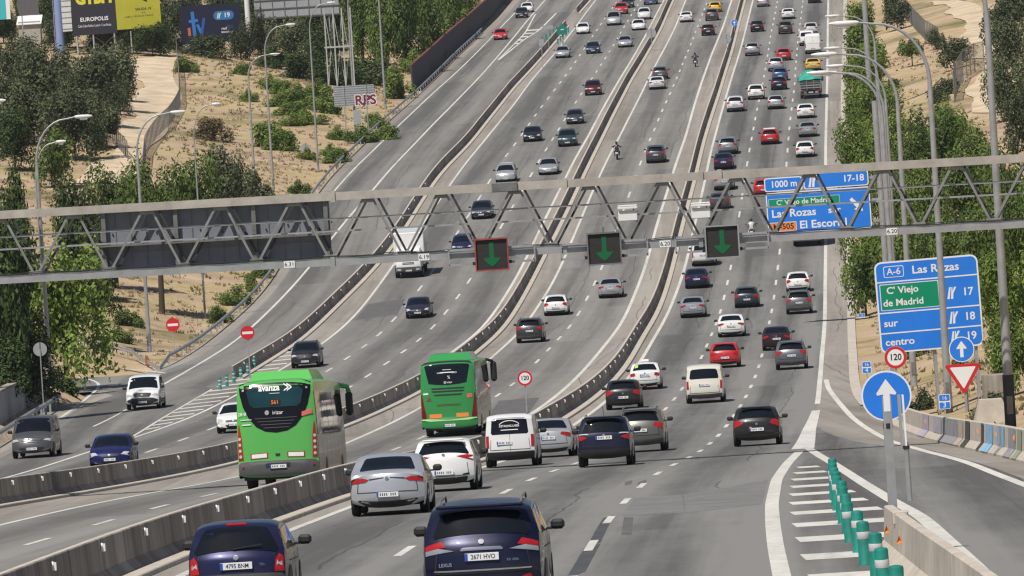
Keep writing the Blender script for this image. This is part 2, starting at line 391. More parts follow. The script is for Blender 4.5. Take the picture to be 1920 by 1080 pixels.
conc = conc_mat()
concl = mat('pale_concrete', (.46, .41, .35), .9, var=.2, scale=1.6, bump=.2)
def line_mat():
    m, t, n, b = nt('road_paint'); L = t.links
    geo = n.new('ShaderNodeNewGeometry')
    def noise(sc, sy, det):
        mp = n.new('ShaderNodeMapping'); mp.inputs['Scale'].default_value = (1, sy, 1); L.new(geo.outputs['Position'], mp.inputs['Vector'])
        z = n.new('ShaderNodeTexNoise'); z.inputs['Scale'].default_value = sc; z.inputs['Detail'].default_value = det; z.inputs['Roughness'].default_value = .7
        L.new(mp.outputs['Vector'], z.inputs['Vector']); return z.outputs['Fac']
    a = n.new('ShaderNodeMath'); a.operation = 'MULTIPLY_ADD'; L.new(noise(3.2, .45, 7), a.inputs[0]); a.inputs[1].default_value = .6
    c = n.new('ShaderNodeMath'); c.operation = 'MULTIPLY'; L.new(noise(.35, .16, 3), c.inputs[0]); c.inputs[1].default_value = .5; L.new(c.outputs[0], a.inputs[2])
    cr = n.new('ShaderNodeValToRGB'); e = cr.color_ramp.elements
    e[0].position, e[0].color = .34, (.20, .195, .185, 1); e[1].position, e[1].color = .66, (.64, .62, .57, 1)
    k = e.new(.47); k.color = (.50, .485, .45, 1)
    L.new(a.outputs[0], cr.inputs['Fac']); L.new(cr.outputs['Color'], b.inputs['Base Color']); b.inputs['Roughness'].default_value = .75; b.inputs['Specular IOR Level'].default_value = .3
    MATS['road_paint'] = m
    return m


white_line = line_mat()
signw = mat('sign_white', (.76, .76, .77), .35, var=.04)
signb = mat('sign_blue', (.018, .19, .72), .35, var=.08, scale=.8)
signg = mat('sign_green', (.0, .25, .13), .35, var=.08, scale=.8)
signr = mat('sign_red', (.55, .02, .03), .35, var=.08)
signo = mat('sign_orange', (.78, .24, .06), .35, var=.05)
lampw = mat('lamp_housing', (.72, .72, .71), .4, var=.05)
teal = mat('post_teal', (.008, .20, .158), .5, var=.25, scale=4)
bark = mat('bark', (.055, .042, .032), .9, var=.35, scale=4, bump=.4)


# ------------------------------------------------------------------ mesh building
class MB:
    def __init__(self):
        self.v = []; self.f = []; self.m = []; self.mats = []; self.uv = None

    def mi(self, m):
        if m not in self.mats: self.mats.append(m)
        return self.mats.index(m)

    def add(self, vs, fs, m):
        o = len(self.v); k = self.mi(m)
        self.v += [tuple(p) for p in vs]
        for f in fs:
            self.f.append(tuple(i + o for i in f)); self.m.append(k)

    def box(self, c, s, m, rot=None, bev=0.):
        x, y, z = s[0] / 2, s[1] / 2, s[2] / 2
        if bev:
            b = min(bev, x * .9, y * .9, z * .9); vs = []; ids = {}
            # chamfered box: three shrunken vertices per corner
            for sx in (-1, 1):
                for sy in (-1, 1):
                    for sz in (-1, 1):
                        for a in range(3):
                            p = [sx * (x - b), sy * (y - b), sz * (z - b)]
                            p[a] = (sx * x, sy * y, sz * z)[a]
                            ids[(sx, sy, sz, a)] = len(vs); vs.append(p)
            fs = []
            for a in range(3):
                b1, c1 = (a + 1) % 3, (a + 2) % 3
                for s0 in (-1, 1):
                    q = []
                    for (u, w) in ((-1, -1), (1, -1), (1, 1), (-1, 1)):
                        k = [0, 0, 0]; k[a] = s0; k[b1] = u; k[c1] = w; q.append(ids[(*k, a)])
                    fs.append(q if s0 > 0 else q[::-1])
                for u in (-1, 1):
                    for w in (-1, 1):
                        k0 = [0, 0, 0]; k0[b1] = u; k0[c1] = w
                        p0 = list(k0); p0[a] = -1; p1 = list(k0); p1[a] = 1
                        q = [ids[(*p0, b1)], ids[(*p1, b1)], ids[(*p1, c1)], ids[(*p0, c1)]]
                        fs.append(q if u * w > 0 else q[::-1])
            for sx in (-1, 1):
                for sy in (-1, 1):
                    for sz in (-1, 1):
                        q = [ids[(sx, sy, sz, a)] for a in range(3)]
                        fs.append(q if sx * sy * sz > 0 else q[::-1])
        else:
            vs = [(sx * x, sy * y, sz * z) for sx in (-1, 1) for sy in (-1, 1) for sz in (-1, 1)]
            fs = [(0, 1, 3, 2), (4, 6, 7, 5), (0, 4, 5, 1), (2, 3, 7, 6), (0, 2, 6, 4), (1, 5, 7, 3)]
        c = Vector(c)
        if rot is not None: vs = [rot @ Vector(p) for p in vs]
        self.add([Vector(p) + c for p in vs], fs, m)

    def tube(self, pts, r, m, n=8, caps=True, r1=None):
        pts = [Vector(p) for p in pts]; k = len(pts); vs = []; fs = []
        up = Vector((.13, .31, .94))
        for i, p in enumerate(pts):
            t = (pts[min(i + 1, k - 1)] - pts[max(i - 1, 0)]).normalized()
            if abs(t.dot(up)) > .98: up = Vector((1, .1, 0))
            a = t.cross(up).normalized(); b = t.cross(a)
            rr = r if r1 is None else r + (r1 - r) * i / max(1, k - 1)
            for j in range(n):
                w = 2 * math.pi * j / n
                vs.append(p + (a * math.cos(w) + b * math.sin(w)) * rr)
        for i in range(k - 1):
            for j in range(n):
                fs.append((i * n + j, i * n + (j + 1) % n, (i + 1) * n + (j + 1) % n, (i + 1) * n + j))
        if caps:
            fs.append(tuple(range(n))[::-1]); fs.append(tuple(range((k - 1) * n, k * n)))
        self.add(vs, fs, m)

    def bar(self, a, b, w, h, m):
        """square section bar from a to b"""
        a, b = Vector(a), Vector(b); t = (b - a).normalized()
        s = t.cross(Vector((0, 0, 1)))
        s = s.normalized() if s.length > 1e-4 else Vector((1, 0, 0))
        u = s.cross(t); vs = []
        for p in (a, b):
            for (i, j) in ((-1, -1), (1, -1), (1, 1), (-1, 1)): vs.append(p + s * i * w / 2 + u * j * h / 2)
        self.add(vs, [(0, 1, 2, 3), (7, 6, 5, 4), (0, 4, 5, 1), (1, 5, 6, 2), (2, 6, 7, 3), (3, 7, 4, 0)], m)

    def prism(self, poly, y0, y1, m, side=None):
        """polygon in x,z pulled from y0 (front, facing -y) to y1"""
        n = len(poly)
        a = [(p[0], y0, p[1]) for p in poly]; b = [(p[0], y1, p[1]) for p in poly]
        ar = sum(poly[i][0] * poly[(i + 1) % n][1] - poly[(i + 1) % n][0] * poly[i][1] for i in range(n))
        f = tuple(range(n)) if ar > 0 else tuple(range(n))[::-1]
        self.add(a, [f], m)
        self.add(b, [f[::-1]], side or m)
        q = [(i, (i + 1) % n, n + (i + 1) % n, n + i) for i in range(n)]
        self.add(a + b, q if ar < 0 else [x[::-1] for x in q], side or m)

    def text(self, s, pos, size, m, align='CENTER', u=(1, 0, 0), w=(0, 0, 1), bold=.0, sx=1.):
        vs, fs = glyphs(s, align, bold)
        u, w, pos = Vector(u), Vector(w), Vector(pos)
        self.add([pos + u * (p[0] * size * sx) + w * (p[1] * size) for p in vs], fs, m)

    def build(self, name, parent=None, smooth=None, loc=None):
        me = bpy.data.meshes.new(name)
        me.from_pydata(self.v, [], self.f)
        for m in self.mats: me.materials.append(m)
        me.polygons.foreach_set('material_index', self.m)
        if self.uv is not None:
            l = me.uv_layers.new(name='road')
            for p in me.polygons:
                for li in p.loop_indices:
                    l.data[li].uv = self.uv[me.loops[li].vertex_index]
        if smooth:
            me.polygons.foreach_set('use_smooth', [True] * len(me.polygons))
            me.set_sharp_from_angle(angle=rad(smooth))
        me.update()
        o = bpy.data.objects.new(name, me); COL.objects.link(o)
        if parent is not None: o.parent = parent
        if loc is not None: o.location = loc
        return o


_G = {}


def glyphs(s, align, bold):
    k = (s, align, bold)
    if k not in _G:
        c = bpy.data.curves.new('t', 'FONT'); c.body = s; c.align_x = align; c.align_y = 'CENTER'; c.offset = bold; c.resolution_u = 3
        o = bpy.data.objects.new('t', c); COL.objects.link(o)
        bpy.context.view_layer.update()
        me = bpy.data.meshes.new_from_object(o.evaluated_get(bpy.context.evaluated_depsgraph_get()))
        _G[k] = ([tuple(v.co) for v in me.vertices], [tuple(p.vertices) for p in me.polygons])
        bpy.data.objects.remove(o); bpy.data.curves.remove(c); bpy.data.meshes.remove(me)
    return _G[k]


for _s in ['1000 m', '17-18', "C' Viejo de Madrid", 'Las Rozas sur', 'El Escorial', 'M-505', 'A-6', 'Las Rozas', "C' Viejo", 'de Madrid', 'sur', 'centro', '17', '18', '19', '120']:
    for _a in ('LEFT', 'CENTER'): glyphs(_s, _a, .012)


def tag(o, label=None, cat=None, group=None, kind=None):
    if label: o['label'] = label
    if cat: o['category'] = cat
    if group: o['group'] = group
    if kind: o['kind'] = kind
    return o


def empty(name, loc, rz=0., rx=0.):
    o = bpy.data.objects.new(name, None); COL.objects.link(o)
    o.empty_display_size = .5
    o.location = loc; o.rotation_euler = (rx, 0, rz)
    return o


def inst(name, me, parent=None, loc=None, rot=None, color=None, scale=None):
    o = bpy.data.objects.new(name, me); COL.objects.link(o)
    if parent is not None: o.parent = parent
    if loc is not None: o.location = loc
    if rot is not None: o.rotation_euler = rot
    if color is not None: o.color = color
    if scale is not None: o.scale = scale
    return o


def copy_tree(o, parent=None):
    c = o.copy(); COL.objects.link(c)
    if parent is not None: c.parent = parent
    for ch in [x for x in o.children]: copy_tree(ch, c)
    return c


# ------------------------------------------------------------------ land and roads
def frange(a, b, s):
    ys = [a]; y = math.ceil((a + 1e-6) / STEP) * STEP
    while y < b - 1e-6:
        ys.append(y); y += STEP
    ys.append(b)
    return ys


def ribbon(mb, f0, f1, y0, y1, h, m, nx=1, uvs=None):
    """a sheet between two lines along the road, h above the road level"""
    ys = frange(y0, y1, STEP); vs = []; uv = []
    for y in ys:
        a, b = f0(y), f1(y)
        for i in range(nx + 1):
            x = a + (b - a) * i / nx
            vs.append((x, y, zr(y) + h)); uv.append((x - a if uvs is None else x - uvs(y), y))
    fs = []
    for j in range(len(ys) - 1):
        for i in range(nx):
            k = j * (nx + 1) + i
            fs.append((k, k + 1, k + nx + 2, k + nx + 1))
    mb.add(vs, fs, m)
    mb.uv = (mb.uv or []) + uv


aspA = asphalt('asphalt_grey', (.105, .101, .096), (.215, .207, .195), .30, 3.)
aspC = asphalt('asphalt_pale', (.120, .115, .108), (.238, .229, .215), .32, 11.)
aspD = asphalt('asphalt_dark', (.090, .088, .084), (.205, .199, .190), .42, 23.)
shoul = asphalt('shoulder_asphalt', (.19, .17, .15), (.335, .305, .272), .0, 41.)
land_mat()

# land: one sheet to the horizon, sunk a little under the carriageways
def build_land():
    xs = sorted(set([-420, -330, -260, -210, -170, -140, -115, -95] + list(np.arange(-80, 90, 2.0)) + [95, 105, 120, 140, 170, 210, 260, 330, 420]))
    ys = list(np.arange(48, 700, 6)) + list(np.arange(700, 1600, 12))
    vs = []
    for y in ys:
        le, re, z = left_edge(y), RE(y), zr(y)
        for x in xs:
            h = hill(x, y)
            inside = min(1, max(0, min(x - le + 1.2, re + .4 - x) / 1.5))
            if 418 < y < 458 and x < le: h -= .12
            vs.append((x, y, z + h - .12 * inside - .02))
    nx = len(xs); fs = []
    for j in range(len(ys) - 1):
        for i in range(nx - 1):
            k = j * nx + i; fs.append((k, k + 1, k + nx + 1, k + nx))
    mb = MB(); mb.add(vs, fs, MATS['land'])
    tag(mb.build('ground', smooth=60), kind='structure')


build_land()
mb = MB()
ribbon(mb, Off(left_edge, 0.0) if False else (lambda y: left_edge(y) - .2), lambda y: RE(y) + .2, 48, 1596, 0.0, shoul, 24)
tag(mb.build('shoulder'), kind='structure')
mb = MB()
ribbon(mb, lambda y: left_edge(y) + (1.6 if y < 424 else 0.5 if y < 452 else .9), lambda y: (AR(y) - .05 if y > 425 else BL(y) + .3), 48, 1596, .006, aspA, 6)
ribbon(mb, lambda y: (BL(y) if y > 425 else BL(y) + .3), lambda y: min(BR(y), M1(y) - .9), 48, 1596, .006, aspA, 6)
ribbon(mb, lambda y: -90 + 0 * y, lambda y: left_edge(y) + .5, 427, 449, .004, aspA, 6)
ribbon(mb, CL, lambda y: min(CRt(y), M2(y) - .9), 48, 1596, .006, aspC, 6)
ribbon(mb, DL, lambda y: DR(y) if y > 300 else (RE(y) - .9 if y < 215 else DR(y) + (RE(y) - .9 - DR(y)) * (300 - y) / 85), 48, 1596, .006, aspD, 8)
tag(mb.build('road'), kind='structure')

# sealed strips and repair patches in the near right lanes
def patch(name, quads, m):
    b = MB()
    for q in quads:                      # far left, far right, near right, near left; cut at the road's own stations
        fl, fr_, nr, nl = [groad(*p) for p in q]
        N = max(2, int(abs(fl.y - nl.y) / 1.0)); vs = []
        for i in range(N + 1):
            for A, B in ((fl, nl), (fr_, nr)):
                v = A.lerp(B, i / N); vs.append((v.x, v.y, zr(v.y) + .009))
        b.add(vs, [(2 * i, 2 * i + 2, 2 * i + 3, 2 * i + 1) for i in range(N)], m)
    tag(b.build(name), kind='structure')


seal = mat('sealant_strip', (.062, .064, .070), .8, var=.3, scale=1.2); lightp = mat('pale_patch', (.165, .163, .158), .9, var=.22, scale=1.1); darkp = mat('dark_patch', (.105, .102, .10), .9, var=.25, scale=1.5)
patch('sealed_strip', [[(1131, 972), (1152, 966), (1126, 1018), (1100, 1026)], [(1096, 1028), (1126, 1020), (1098, 1072), (1060, 1088)]], seal)
patch('road_patch', [[(1190, 934), (1279, 928), (1284, 962), (1166, 968)], [(1281, 928), (1440, 900), (1428, 946), (1286, 962)]], lightp)
patch('dark_patch', [[(1170, 970), (1188, 970), (1184, 1003), (1165, 1003)], [(1196, 905), (1212, 899), (1212, 907), (1196, 913)], [(1172, 904), (1186, 901), (1184, 908), (1171, 911)], [(935, 752), (1012, 745), (972, 796), (890, 810)], [(690, 570), (760, 560), (745, 590), (665, 600)]], darkp)
# painted markings
mk = MB()
H = .012


def line(c, y0, y1, w=.22, h=H):
    ribbon(mk, lambda y: c(y) - w / 2, lambda y: c(y) + w / 2, y0, y1, h, white_line)


def dashes(c, y0, y1, phase, w=.17, ln=5.8, per=17.0):
    y = phase - math.floor((phase - y0) / per) * per
    while y < y1:
        line(c, y - ln / 2, y + ln / 2, w); y += per


yD = groad(1171, 940).y
def ph(px, py): return groad(px, py).y
dashes(D1, 60, 1300, ph(946, 922)); dashes(D2, 60, 1300, ph(1171, 940))
dashes(C1, 60, 1300, ph(192, 980)); dashes(B1, 190, 1300, ph(289, 845)); dashes(B2, 190, 1300, ph(758, 659))
line(DL, 50, 1400); line(DR, 330, 1400, .26); line(CL, 50, 1400, .2); line(CRt, 50, 1400, .24); line(BR, 425, 1400, .22); line(BL, 190, 1400, .2)
line(A2, 415, 1200, .2); line(A1, 620, 1300, .18)
line(AR, 330, 420, .15)


def pline(pts, w, h=H, y=None):
    """free painted stripe through road pixels"""
    P = [groad(*p) for p in pts]; vs = []; n = len(P)
    # resample so that the stripe follows the road profile
    Q = []
    for i in range(n - 1):
        k = max(1, int((P[i + 1] - P[i]).length / 2.0))
        for j in range(k): Q.append(P[i].lerp(P[i + 1], j / k))
    Q.append(P[-1])
    if len(Q) > 6:
        for _ in range(4): Q = [Q[0]] + [(Q[i - 1] + Q[i] * 2 + Q[i + 1]) / 4 for i in range(1, len(Q) - 1)] + [Q[-1]]
    for i, p in enumerate(Q):
        t = Q[min(i + 1, len(Q) - 1)] - Q[max(i - 1, 0)]; t.z = 0; t.normalize()
        s = Vector((t.y, -t.x, 0))
        ww = w(i / (len(Q) - 1)) if callable(w) else w
        for sg in (-1, 1):
            q = p + s * sg * ww / 2; vs.append((q.x, q.y, zr(q.y) + h))
    mk.add(vs, [(2 * i, 2 * i + 1, 2 * i + 3, 2 * i + 2) for i in range(len(Q) - 1)], white_line)
    mk.uv += [(0, 0)] * len(vs)


def hatch(fl, fr, y0, y1, per, ln, h=H - .003, sk=0.):
    y = y0
    while y < y1:
        a, b = fl(y), fr(y)
        if b - a > .5:
            vs = []
            for (x, q) in ((a, y), (b, y + sk), (b, y + sk + ln), (a, y + ln)): vs.append((x, q, zr(q) + h))
            mk.add(vs, [(0, 1, 2, 3)], white_line); mk.uv += [(0, 0)] * 4
        y += per


# exit gore on the right: two branches from a thick nose, bars between
pline([(1468, 1090), (1455, 1030), (1449, 985), (1447, 945), (1456, 900), (1478, 868), (1500, 846)], .30)
pline([(1512, 838), (1540, 857), (1575, 878), (1615, 904), (1677, 942), (1728, 970), (1777, 1015), (1827, 1060), (1870, 1105)], .30)
pline([(1530, 770), (1517, 806), (1505, 842)], lambda t: .38 + .42 * t)
pline([(1536, 727), (1541, 665), (1546, 615)], .26, H + .003)
pline([(1549, 712), (1553, 728), (1565, 745), (1595, 780), (1635, 809), (1675, 829), (1740, 848), (1815, 868), (1877, 893), (1925, 911), (2050, 970)], .26)
GL = Curve([(1485, 1130), (1468, 1080), (1455, 1030), (1449, 985), (1447, 945), (1456, 900), (1478, 868)], win=6)
GR = Curve([(1540, 857), (1575, 878), (1615, 904), (1677, 942), (1728, 970), (1777, 1015), (1827, 1060)], win=6)
hatch(lambda y: GL(y) + .45, lambda y: GR(y) - .45, 92, 222, 8.4, 2.6)
# gore between the two near left carriageways, by the teal posts
hatch(lambda y: AR(y) + .1, lambda y: BL(y) - .15, 338, 470, 6.5, 1.7, sk=3.)
# gore at the slip road end on the left
hatch(lambda y: AE(y) + 1.3, lambda y: A2(y) - .2, 448, 476, 6.0, 1.5)
pline([(120, 690), (190, 690), (255, 692), (310, 700)], .25)
for q in ((118, 683), (183, 683), (248, 682)):
    g = groad(*q); vs = [(g.x - 1.0, g.y - 3.2), (g.x + .4, g.y - 3.2), (g.x + 1.3, g.y + 3), (g.x, g.y + 3)]
    mk.add([(a, b, zr(b) + H) for a, b in vs], [(0, 1, 2, 3)], white_line); mk.uv += [(0, 0)] * 4
pline([(60, 815), (100, 792), (142, 763), (167, 743), (185, 728), (187, 718), (167, 710), (147, 707)], .2)
pline([(175, 800), (205, 786), (237, 768)], .15)
# far gore with chevrons beyond the first carriageway split
FL = Curve([(962, 85), (985, 62), (1003, 28), (1020, 4)], win=8); FR = Curve([(985, 72), (1008, 60), (1040, 28), (1066, 0)], win=8)
line(FL, 880, 1010, .2); line(FR, 880, 1010, .25)
hatch(lambda y: FL(y), lambda y: FR(y), 895, 965, 9, 3.5)
hatch(lambda y: M0(y) + .6, lambda y: BL(y) - .3, 862, 1000, 10, 4, sk=4.)
mk.uv = None
tag(mk.build('road_marking'), kind='structure')
# concrete gutter along the right verge
mb = MB()
ribbon(mb, lambda y: RE(y) - .1, lambda y: RE(y) + .42, 322, 1400, .05, concl)
mb.uv = None
tag(mb.build('gutter'), kind='structure')
# sand track on the left hill, two tracks on the right
TRACKS = []
trk = mat('pale_track', (.54, .43, .30), .95, var=.3, scale=.35, bump=.5)
def track(L, Rr, name='path'):
    mb = MB(); vs = []; n = len(L)
    nx = 6
    for a, b in zip(L, Rr):
        A, B = G(*a), G(*b)
        for i in range(nx + 1):
            p = A.lerp(B, i / nx); vs.append((p.x, p.y, terr(p.x, p.y) + .06))
    # refine along
    rows = [vs[i * (nx + 1):(i + 1) * (nx + 1)] for i in range(n)]; R2 = []
    for i in range(n - 1):
        k = max(2, int(abs(rows[i][0][1] - rows[i + 1][0][1]) / 4))
        for j in range(k):
            t = j / k; R2.append([(p[0] + (q[0] - p[0]) * t, p[1] + (q[1] - p[1]) * t) for p, q in zip(rows[i], rows[i + 1])])
    R2.append([(p[0], p[1]) for p in rows[-1]])
    rj = random.Random(3)
    for r in R2:
        r[0] = (r[0][0] - math.sin(r[0][1] * .11) * .7 - math.sin(r[0][1] * .31) * .35, r[0][1]); r[-1] = (r[-1][0] + math.sin(r[0][1] * .09 + 2) * .5, r[-1][1])
    vs = [(x, y, terr(x, y) + .07) for r in R2 for x, y in r]
    TRACKS.extend([((r[0][0] + r[-1][0]) / 2, (r[0][1] + r[-1][1]) / 2, abs(r[-1][0] - r[0][0]) / 2 + .2) for r in R2])
    fs = [(j * (nx + 1) + i, j * (nx + 1) + i + 1, (j + 1) * (nx + 1) + i + 1, (j + 1) * (nx + 1) + i) for j in range(len(R2) - 1) for i in range(nx)]
    mb.add(vs, fs, trk)
    tag(mb.build(name, smooth=60), kind='structure')


track([(150, 345), (190, 300), (225, 262), (240, 225), (254, 190), (258, 160), (246, 138), (256, 112)], [(262, 345), (272, 300), (296, 262), (318, 225), (333, 190), (334, 160), (332, 138), (328, 104)])
track([(1838, 200), (1826, 182), (1812, 196), (1820, 170), (1836, 150)][3:] + [(1850, 120), (1800, 40), (1752, 2)], [(1900, 205), (1900, 150), (1900, 95), (1875, 55), (1805, 0)])
track([(1812, 212), (1820, 178), (1838, 156)], [(1870, 212), (1872, 178), (1868, 156)])
# ------------------------------------------------------------------ vehicles
class Loft:
    """a car body: a profile swept across, closed by shaped sides"""
    def __init__(s, L, W, H, prof, belt, wr=.76, gc=.2, cf=.26, cr=.13, chaikin=1, sq=.04, crown=.035, tap=.09):
        s.tap = tap
        s.L, s.W, s.H, s.gc, s.belt, s.wr, s.cf, s.cr, s.sq, s.crown = L, W, H, gc, belt, wr, cf, cr, sq, crown
        P = [Vector((p[0], p[1])) for p in prof]
        for _ in range(chaikin):
            Q = [P[0]]
            for a, b in zip(P[:-1], P[1:]): Q += [a.lerp(b, .22), a.lerp(b, .78)]
            P = Q + [P[-1]]
        Q = []
        for a, b in zip(P[:-1], P[1:]):
            k = max(1, int((b - a).length / .16))
            Q += [a.lerp(b, i / k) for i in range(k)]
        P = Q + [P[-1]]
        s.P = P; n = len(P); N = []
        for i in range(n):
            t = (P[min(i + 1, n - 1)] - P[max(i - 1, 0)]).normalized(); N.append(Vector((-t.y, t.x)) * -1)
        # path runs front bottom -> roof -> rear bottom, y falling: outward normal is on its left seen from +x
        s.N = [Vector((-v.x, -v.y)) if (v.x * (P[i].x) + v.y * (P[i].y - H * .5)) < 0 else v for i, v in enumerate(N)]
        s.top = max(range(n), key=lambda i: P[i].y)
        s.fi = s.top; s.n = n

    def w(s, y, z):
        F = s.L / 2; a = min(1, abs(y) / F)
        w0 = s.W / 2 * (1 - s.tap * a ** 6 - s.tap * .22 * a * a)
        b = s.belt(y)
        if z < .42: w0 *= 1 - .07 * ((.42 - z) / .25)
        if z > b: w0 *= .975 + (s.wr - .975) * min(1.05, (z - b) / max(.05, s.H - b))
        elif z > .42: w0 *= 1 - .025 * ((z - .42) / max(.1, b - .42)) ** 3
        return w0

    def surf(s, t, j, off=0.):
        i = min(s.n - 2, max(0, int(t))); f = t - i
        p = s.P[i].lerp(s.P[i + 1], f); nn = s.N[i].lerp(s.N[i + 1], f).normalized()
        a = abs(j)
        c = (s.cf if nn.x > 0 else s.cr) * abs(nn.x) ** 1.5 * a ** 2.4 + s.crown * abs(nn.y) * a * a + s.sq * a ** 10
        q = p - nn * c
        # normal turned outwards near the edge
        x = j * s.w(q.x, q.y)
        q = q + nn * off
        return Vector((x, q.x, q.y))

    def tz(s, z, rear):
        rng = range(s.fi, s.n - 1) if rear else range(s.fi, 0, -1)
        for i in rng:
            k = i + 1 if rear else i - 1
            a, b = s.P[i].y, s.P[k].y
            if (a - z) * (b - z) <= 0 and a != b:
                f = (a - z) / (a - b)
                return i + f * (k - i)
        return s.n - 1.001 if rear else 0.001

    def body(s, mb, m, under=blk, arches=(), ar=.37):
        nj = 13; vs = []; fs = []
        js = [math.sin(k / (nj - 1) * math.pi - math.pi / 2) * .35 + (k / (nj - 1) * 2 - 1) * .65 for k in range(nj)]
        for i in range(s.n):
            for j in js: vs.append(s.surf(i, j))
        for i in range(s.n - 1):
            for k in range(nj - 1):
                a = i * nj + k; fs.append((a, a + nj, a + nj + 1, a + 1))
        mb.add(vs, [f[::-1] for f in fs], m)
        K = 7; F = s.L / 2 - .32
        for sg in (-1, 1):
            vs = []; fs = []
            for i in range(s.n):
                e = s.surf(i, sg); fy = max(-F, min(F, e.y)); 
                for k in range(K + 1):
                    t = k / K; y = e.y + (fy - e.y) * t; z = e.z + (s.gc - e.z) * t
                    vs.append((sg * s.w(y, z), y, z))
            for i in range(s.n - 1):
                for k in range(K):
                    a = i * (K + 1) + k; q = (a, a + 1, a + K + 2, a + K + 1)
                    fs.append(q if sg < 0 else q[::-1])
            mb.add(vs, [f[::-1] for f in fs], m)
            # dark wheel openings
            for ay in arches:
                vs = [(sg * (s.w(ay, s.gc + .12) + .012), ay, s.gc + .1)]
                for k in range(15):
                    a = math.pi * k / 14; y = ay + math.cos(a) * ar; z = max(s.gc, .31 + math.sin(a) * ar)
                    vs.append((sg * (s.w(y, z) + .009), y, z))
                mb.add(vs, [((0, k, k + 1) if sg < 0 else (0, k + 1, k)) for k in range(1, 15)], under)
        # underside
        w = s.W / 2 * .9
        mb.add([(-w, -F - .1, s.gc + .02), (w, -F - .1, s.gc + .02), (w, F + .1, s.gc + .02), (-w, F + .1, s.gc + .02)], [(0, 3, 2, 1)], under)

    def decal(s, mb, poly, m, rear=True, off=.008, both=False, frac=True, skirt=.03):
        """a panel that follows the front or rear surface; poly in (share of half width, height)"""
        for sg in ((1, -1) if both else (1,)):
            P = []
            n = len(poly)
            for i in range(n):
                a, b = poly[i], poly[(i + 1) % n]
                k = max(1, int(math.hypot((b[0] - a[0]) * s.W / 2, b[1] - a[1]) / .11))
                P += [(a[0] + (b[0] - a[0]) * q / k, a[1] + (b[1] - a[1]) * q / k) for q in range(k)]
            cx = sum(p[0] for p in P) / len(P); cz = sum(p[1] for p in P) / len(P)
            vs = []; N = len(P); rings = (1, .84, .66, .48, .3, .14)
            def pt(x, z, o): return s.surf(s.tz(z, rear), max(-1, min(1, x * sg)), o)
            for (x, z) in P: vs.append(pt(x, z, -skirt))
            for r in rings:
                for (x, z) in P: vs.append(pt(cx + (x - cx) * r, cz + (z - cz) * r, off))
            vs.append(pt(cx, cz, off)); fs = []
            for r in range(len(rings)):
                for k in range(N):
                    a = r * N + k; b = r * N + (k + 1) % N; fs.append((a, b, b + N, a + N))
            c = len(vs) - 1; o = len(rings) * N
            for k in range(N): fs.append((o + k, o + (k + 1) % N, c))
            # orientation towards the outside
            p0, p1, p2 = [Vector(vs[i]) for i in fs[-1]]
            nrm = (p1 - p0).cross(p2 - p0)
            want = -1 if rear else 1
            if nrm.y * want < 0: fs = [f[::-1] for f in fs]
            mb.add(vs, fs, m)

    def side(s, mb, poly, m, off=.008, sides=(-1, 1)):
        for sg in sides:
            P = []; n = len(poly)
            for i in range(n):
                a, b = poly[i], poly[(i + 1) % n]
                k = max(1, int(math.hypot(b[0] - a[0], b[1] - a[1]) / .25))
                P += [(a[0] + (b[0] - a[0]) * q / k, a[1] + (b[1] - a[1]) * q / k) for q in range(k)]
            cx = sum(p[0] for p in P) / len(P); cz = sum(p[1] for p in P) / len(P)
            vs = []; N = len(P); rings = (1, .7, .4)
            for r in rings:
                for (y, z) in P:
                    yy, z2 = cx + (y - cx) * r, cz + (z - cz) * r; vs.append((sg * (s.w(yy, z2) + off), yy, z2))
            vs.append((sg * (s.w(cx, cz) + off), cx, cz)); fs = []
            for r in range(len(rings) - 1):
                for k in range(N): a = r * N + k; b = r * N + (k + 1) % N; fs.append((a, b, b + N, a + N))
            c = len(vs) - 1; o = (len(rings) - 1) * N
            for k in range(N): fs.append((o + k, o + (k + 1) % N, c))
            p0, p1, p2 = [Vector(vs[i]) for i in fs[-1]]
            if ((p1 - p0).cross(p2 - p0)).x * sg < 0: fs = [f[::-1] for f in fs]
            mb.add(vs, fs, m)


def rr(j0, z0, j1, z1, r=.05, top=None):
    """rounded quad: bottom corners (+-j0,z0), top corners (+-j1,z1)"""
    return [(-j0 + r, z0), (j0 - r, z0), (j0, z0 + r), (j1 + .01, z1 - r), (j1 - r, z1), (-j1 + r, z1), (-j1 - .01, z1 - r), (-j0, z0 + r)]


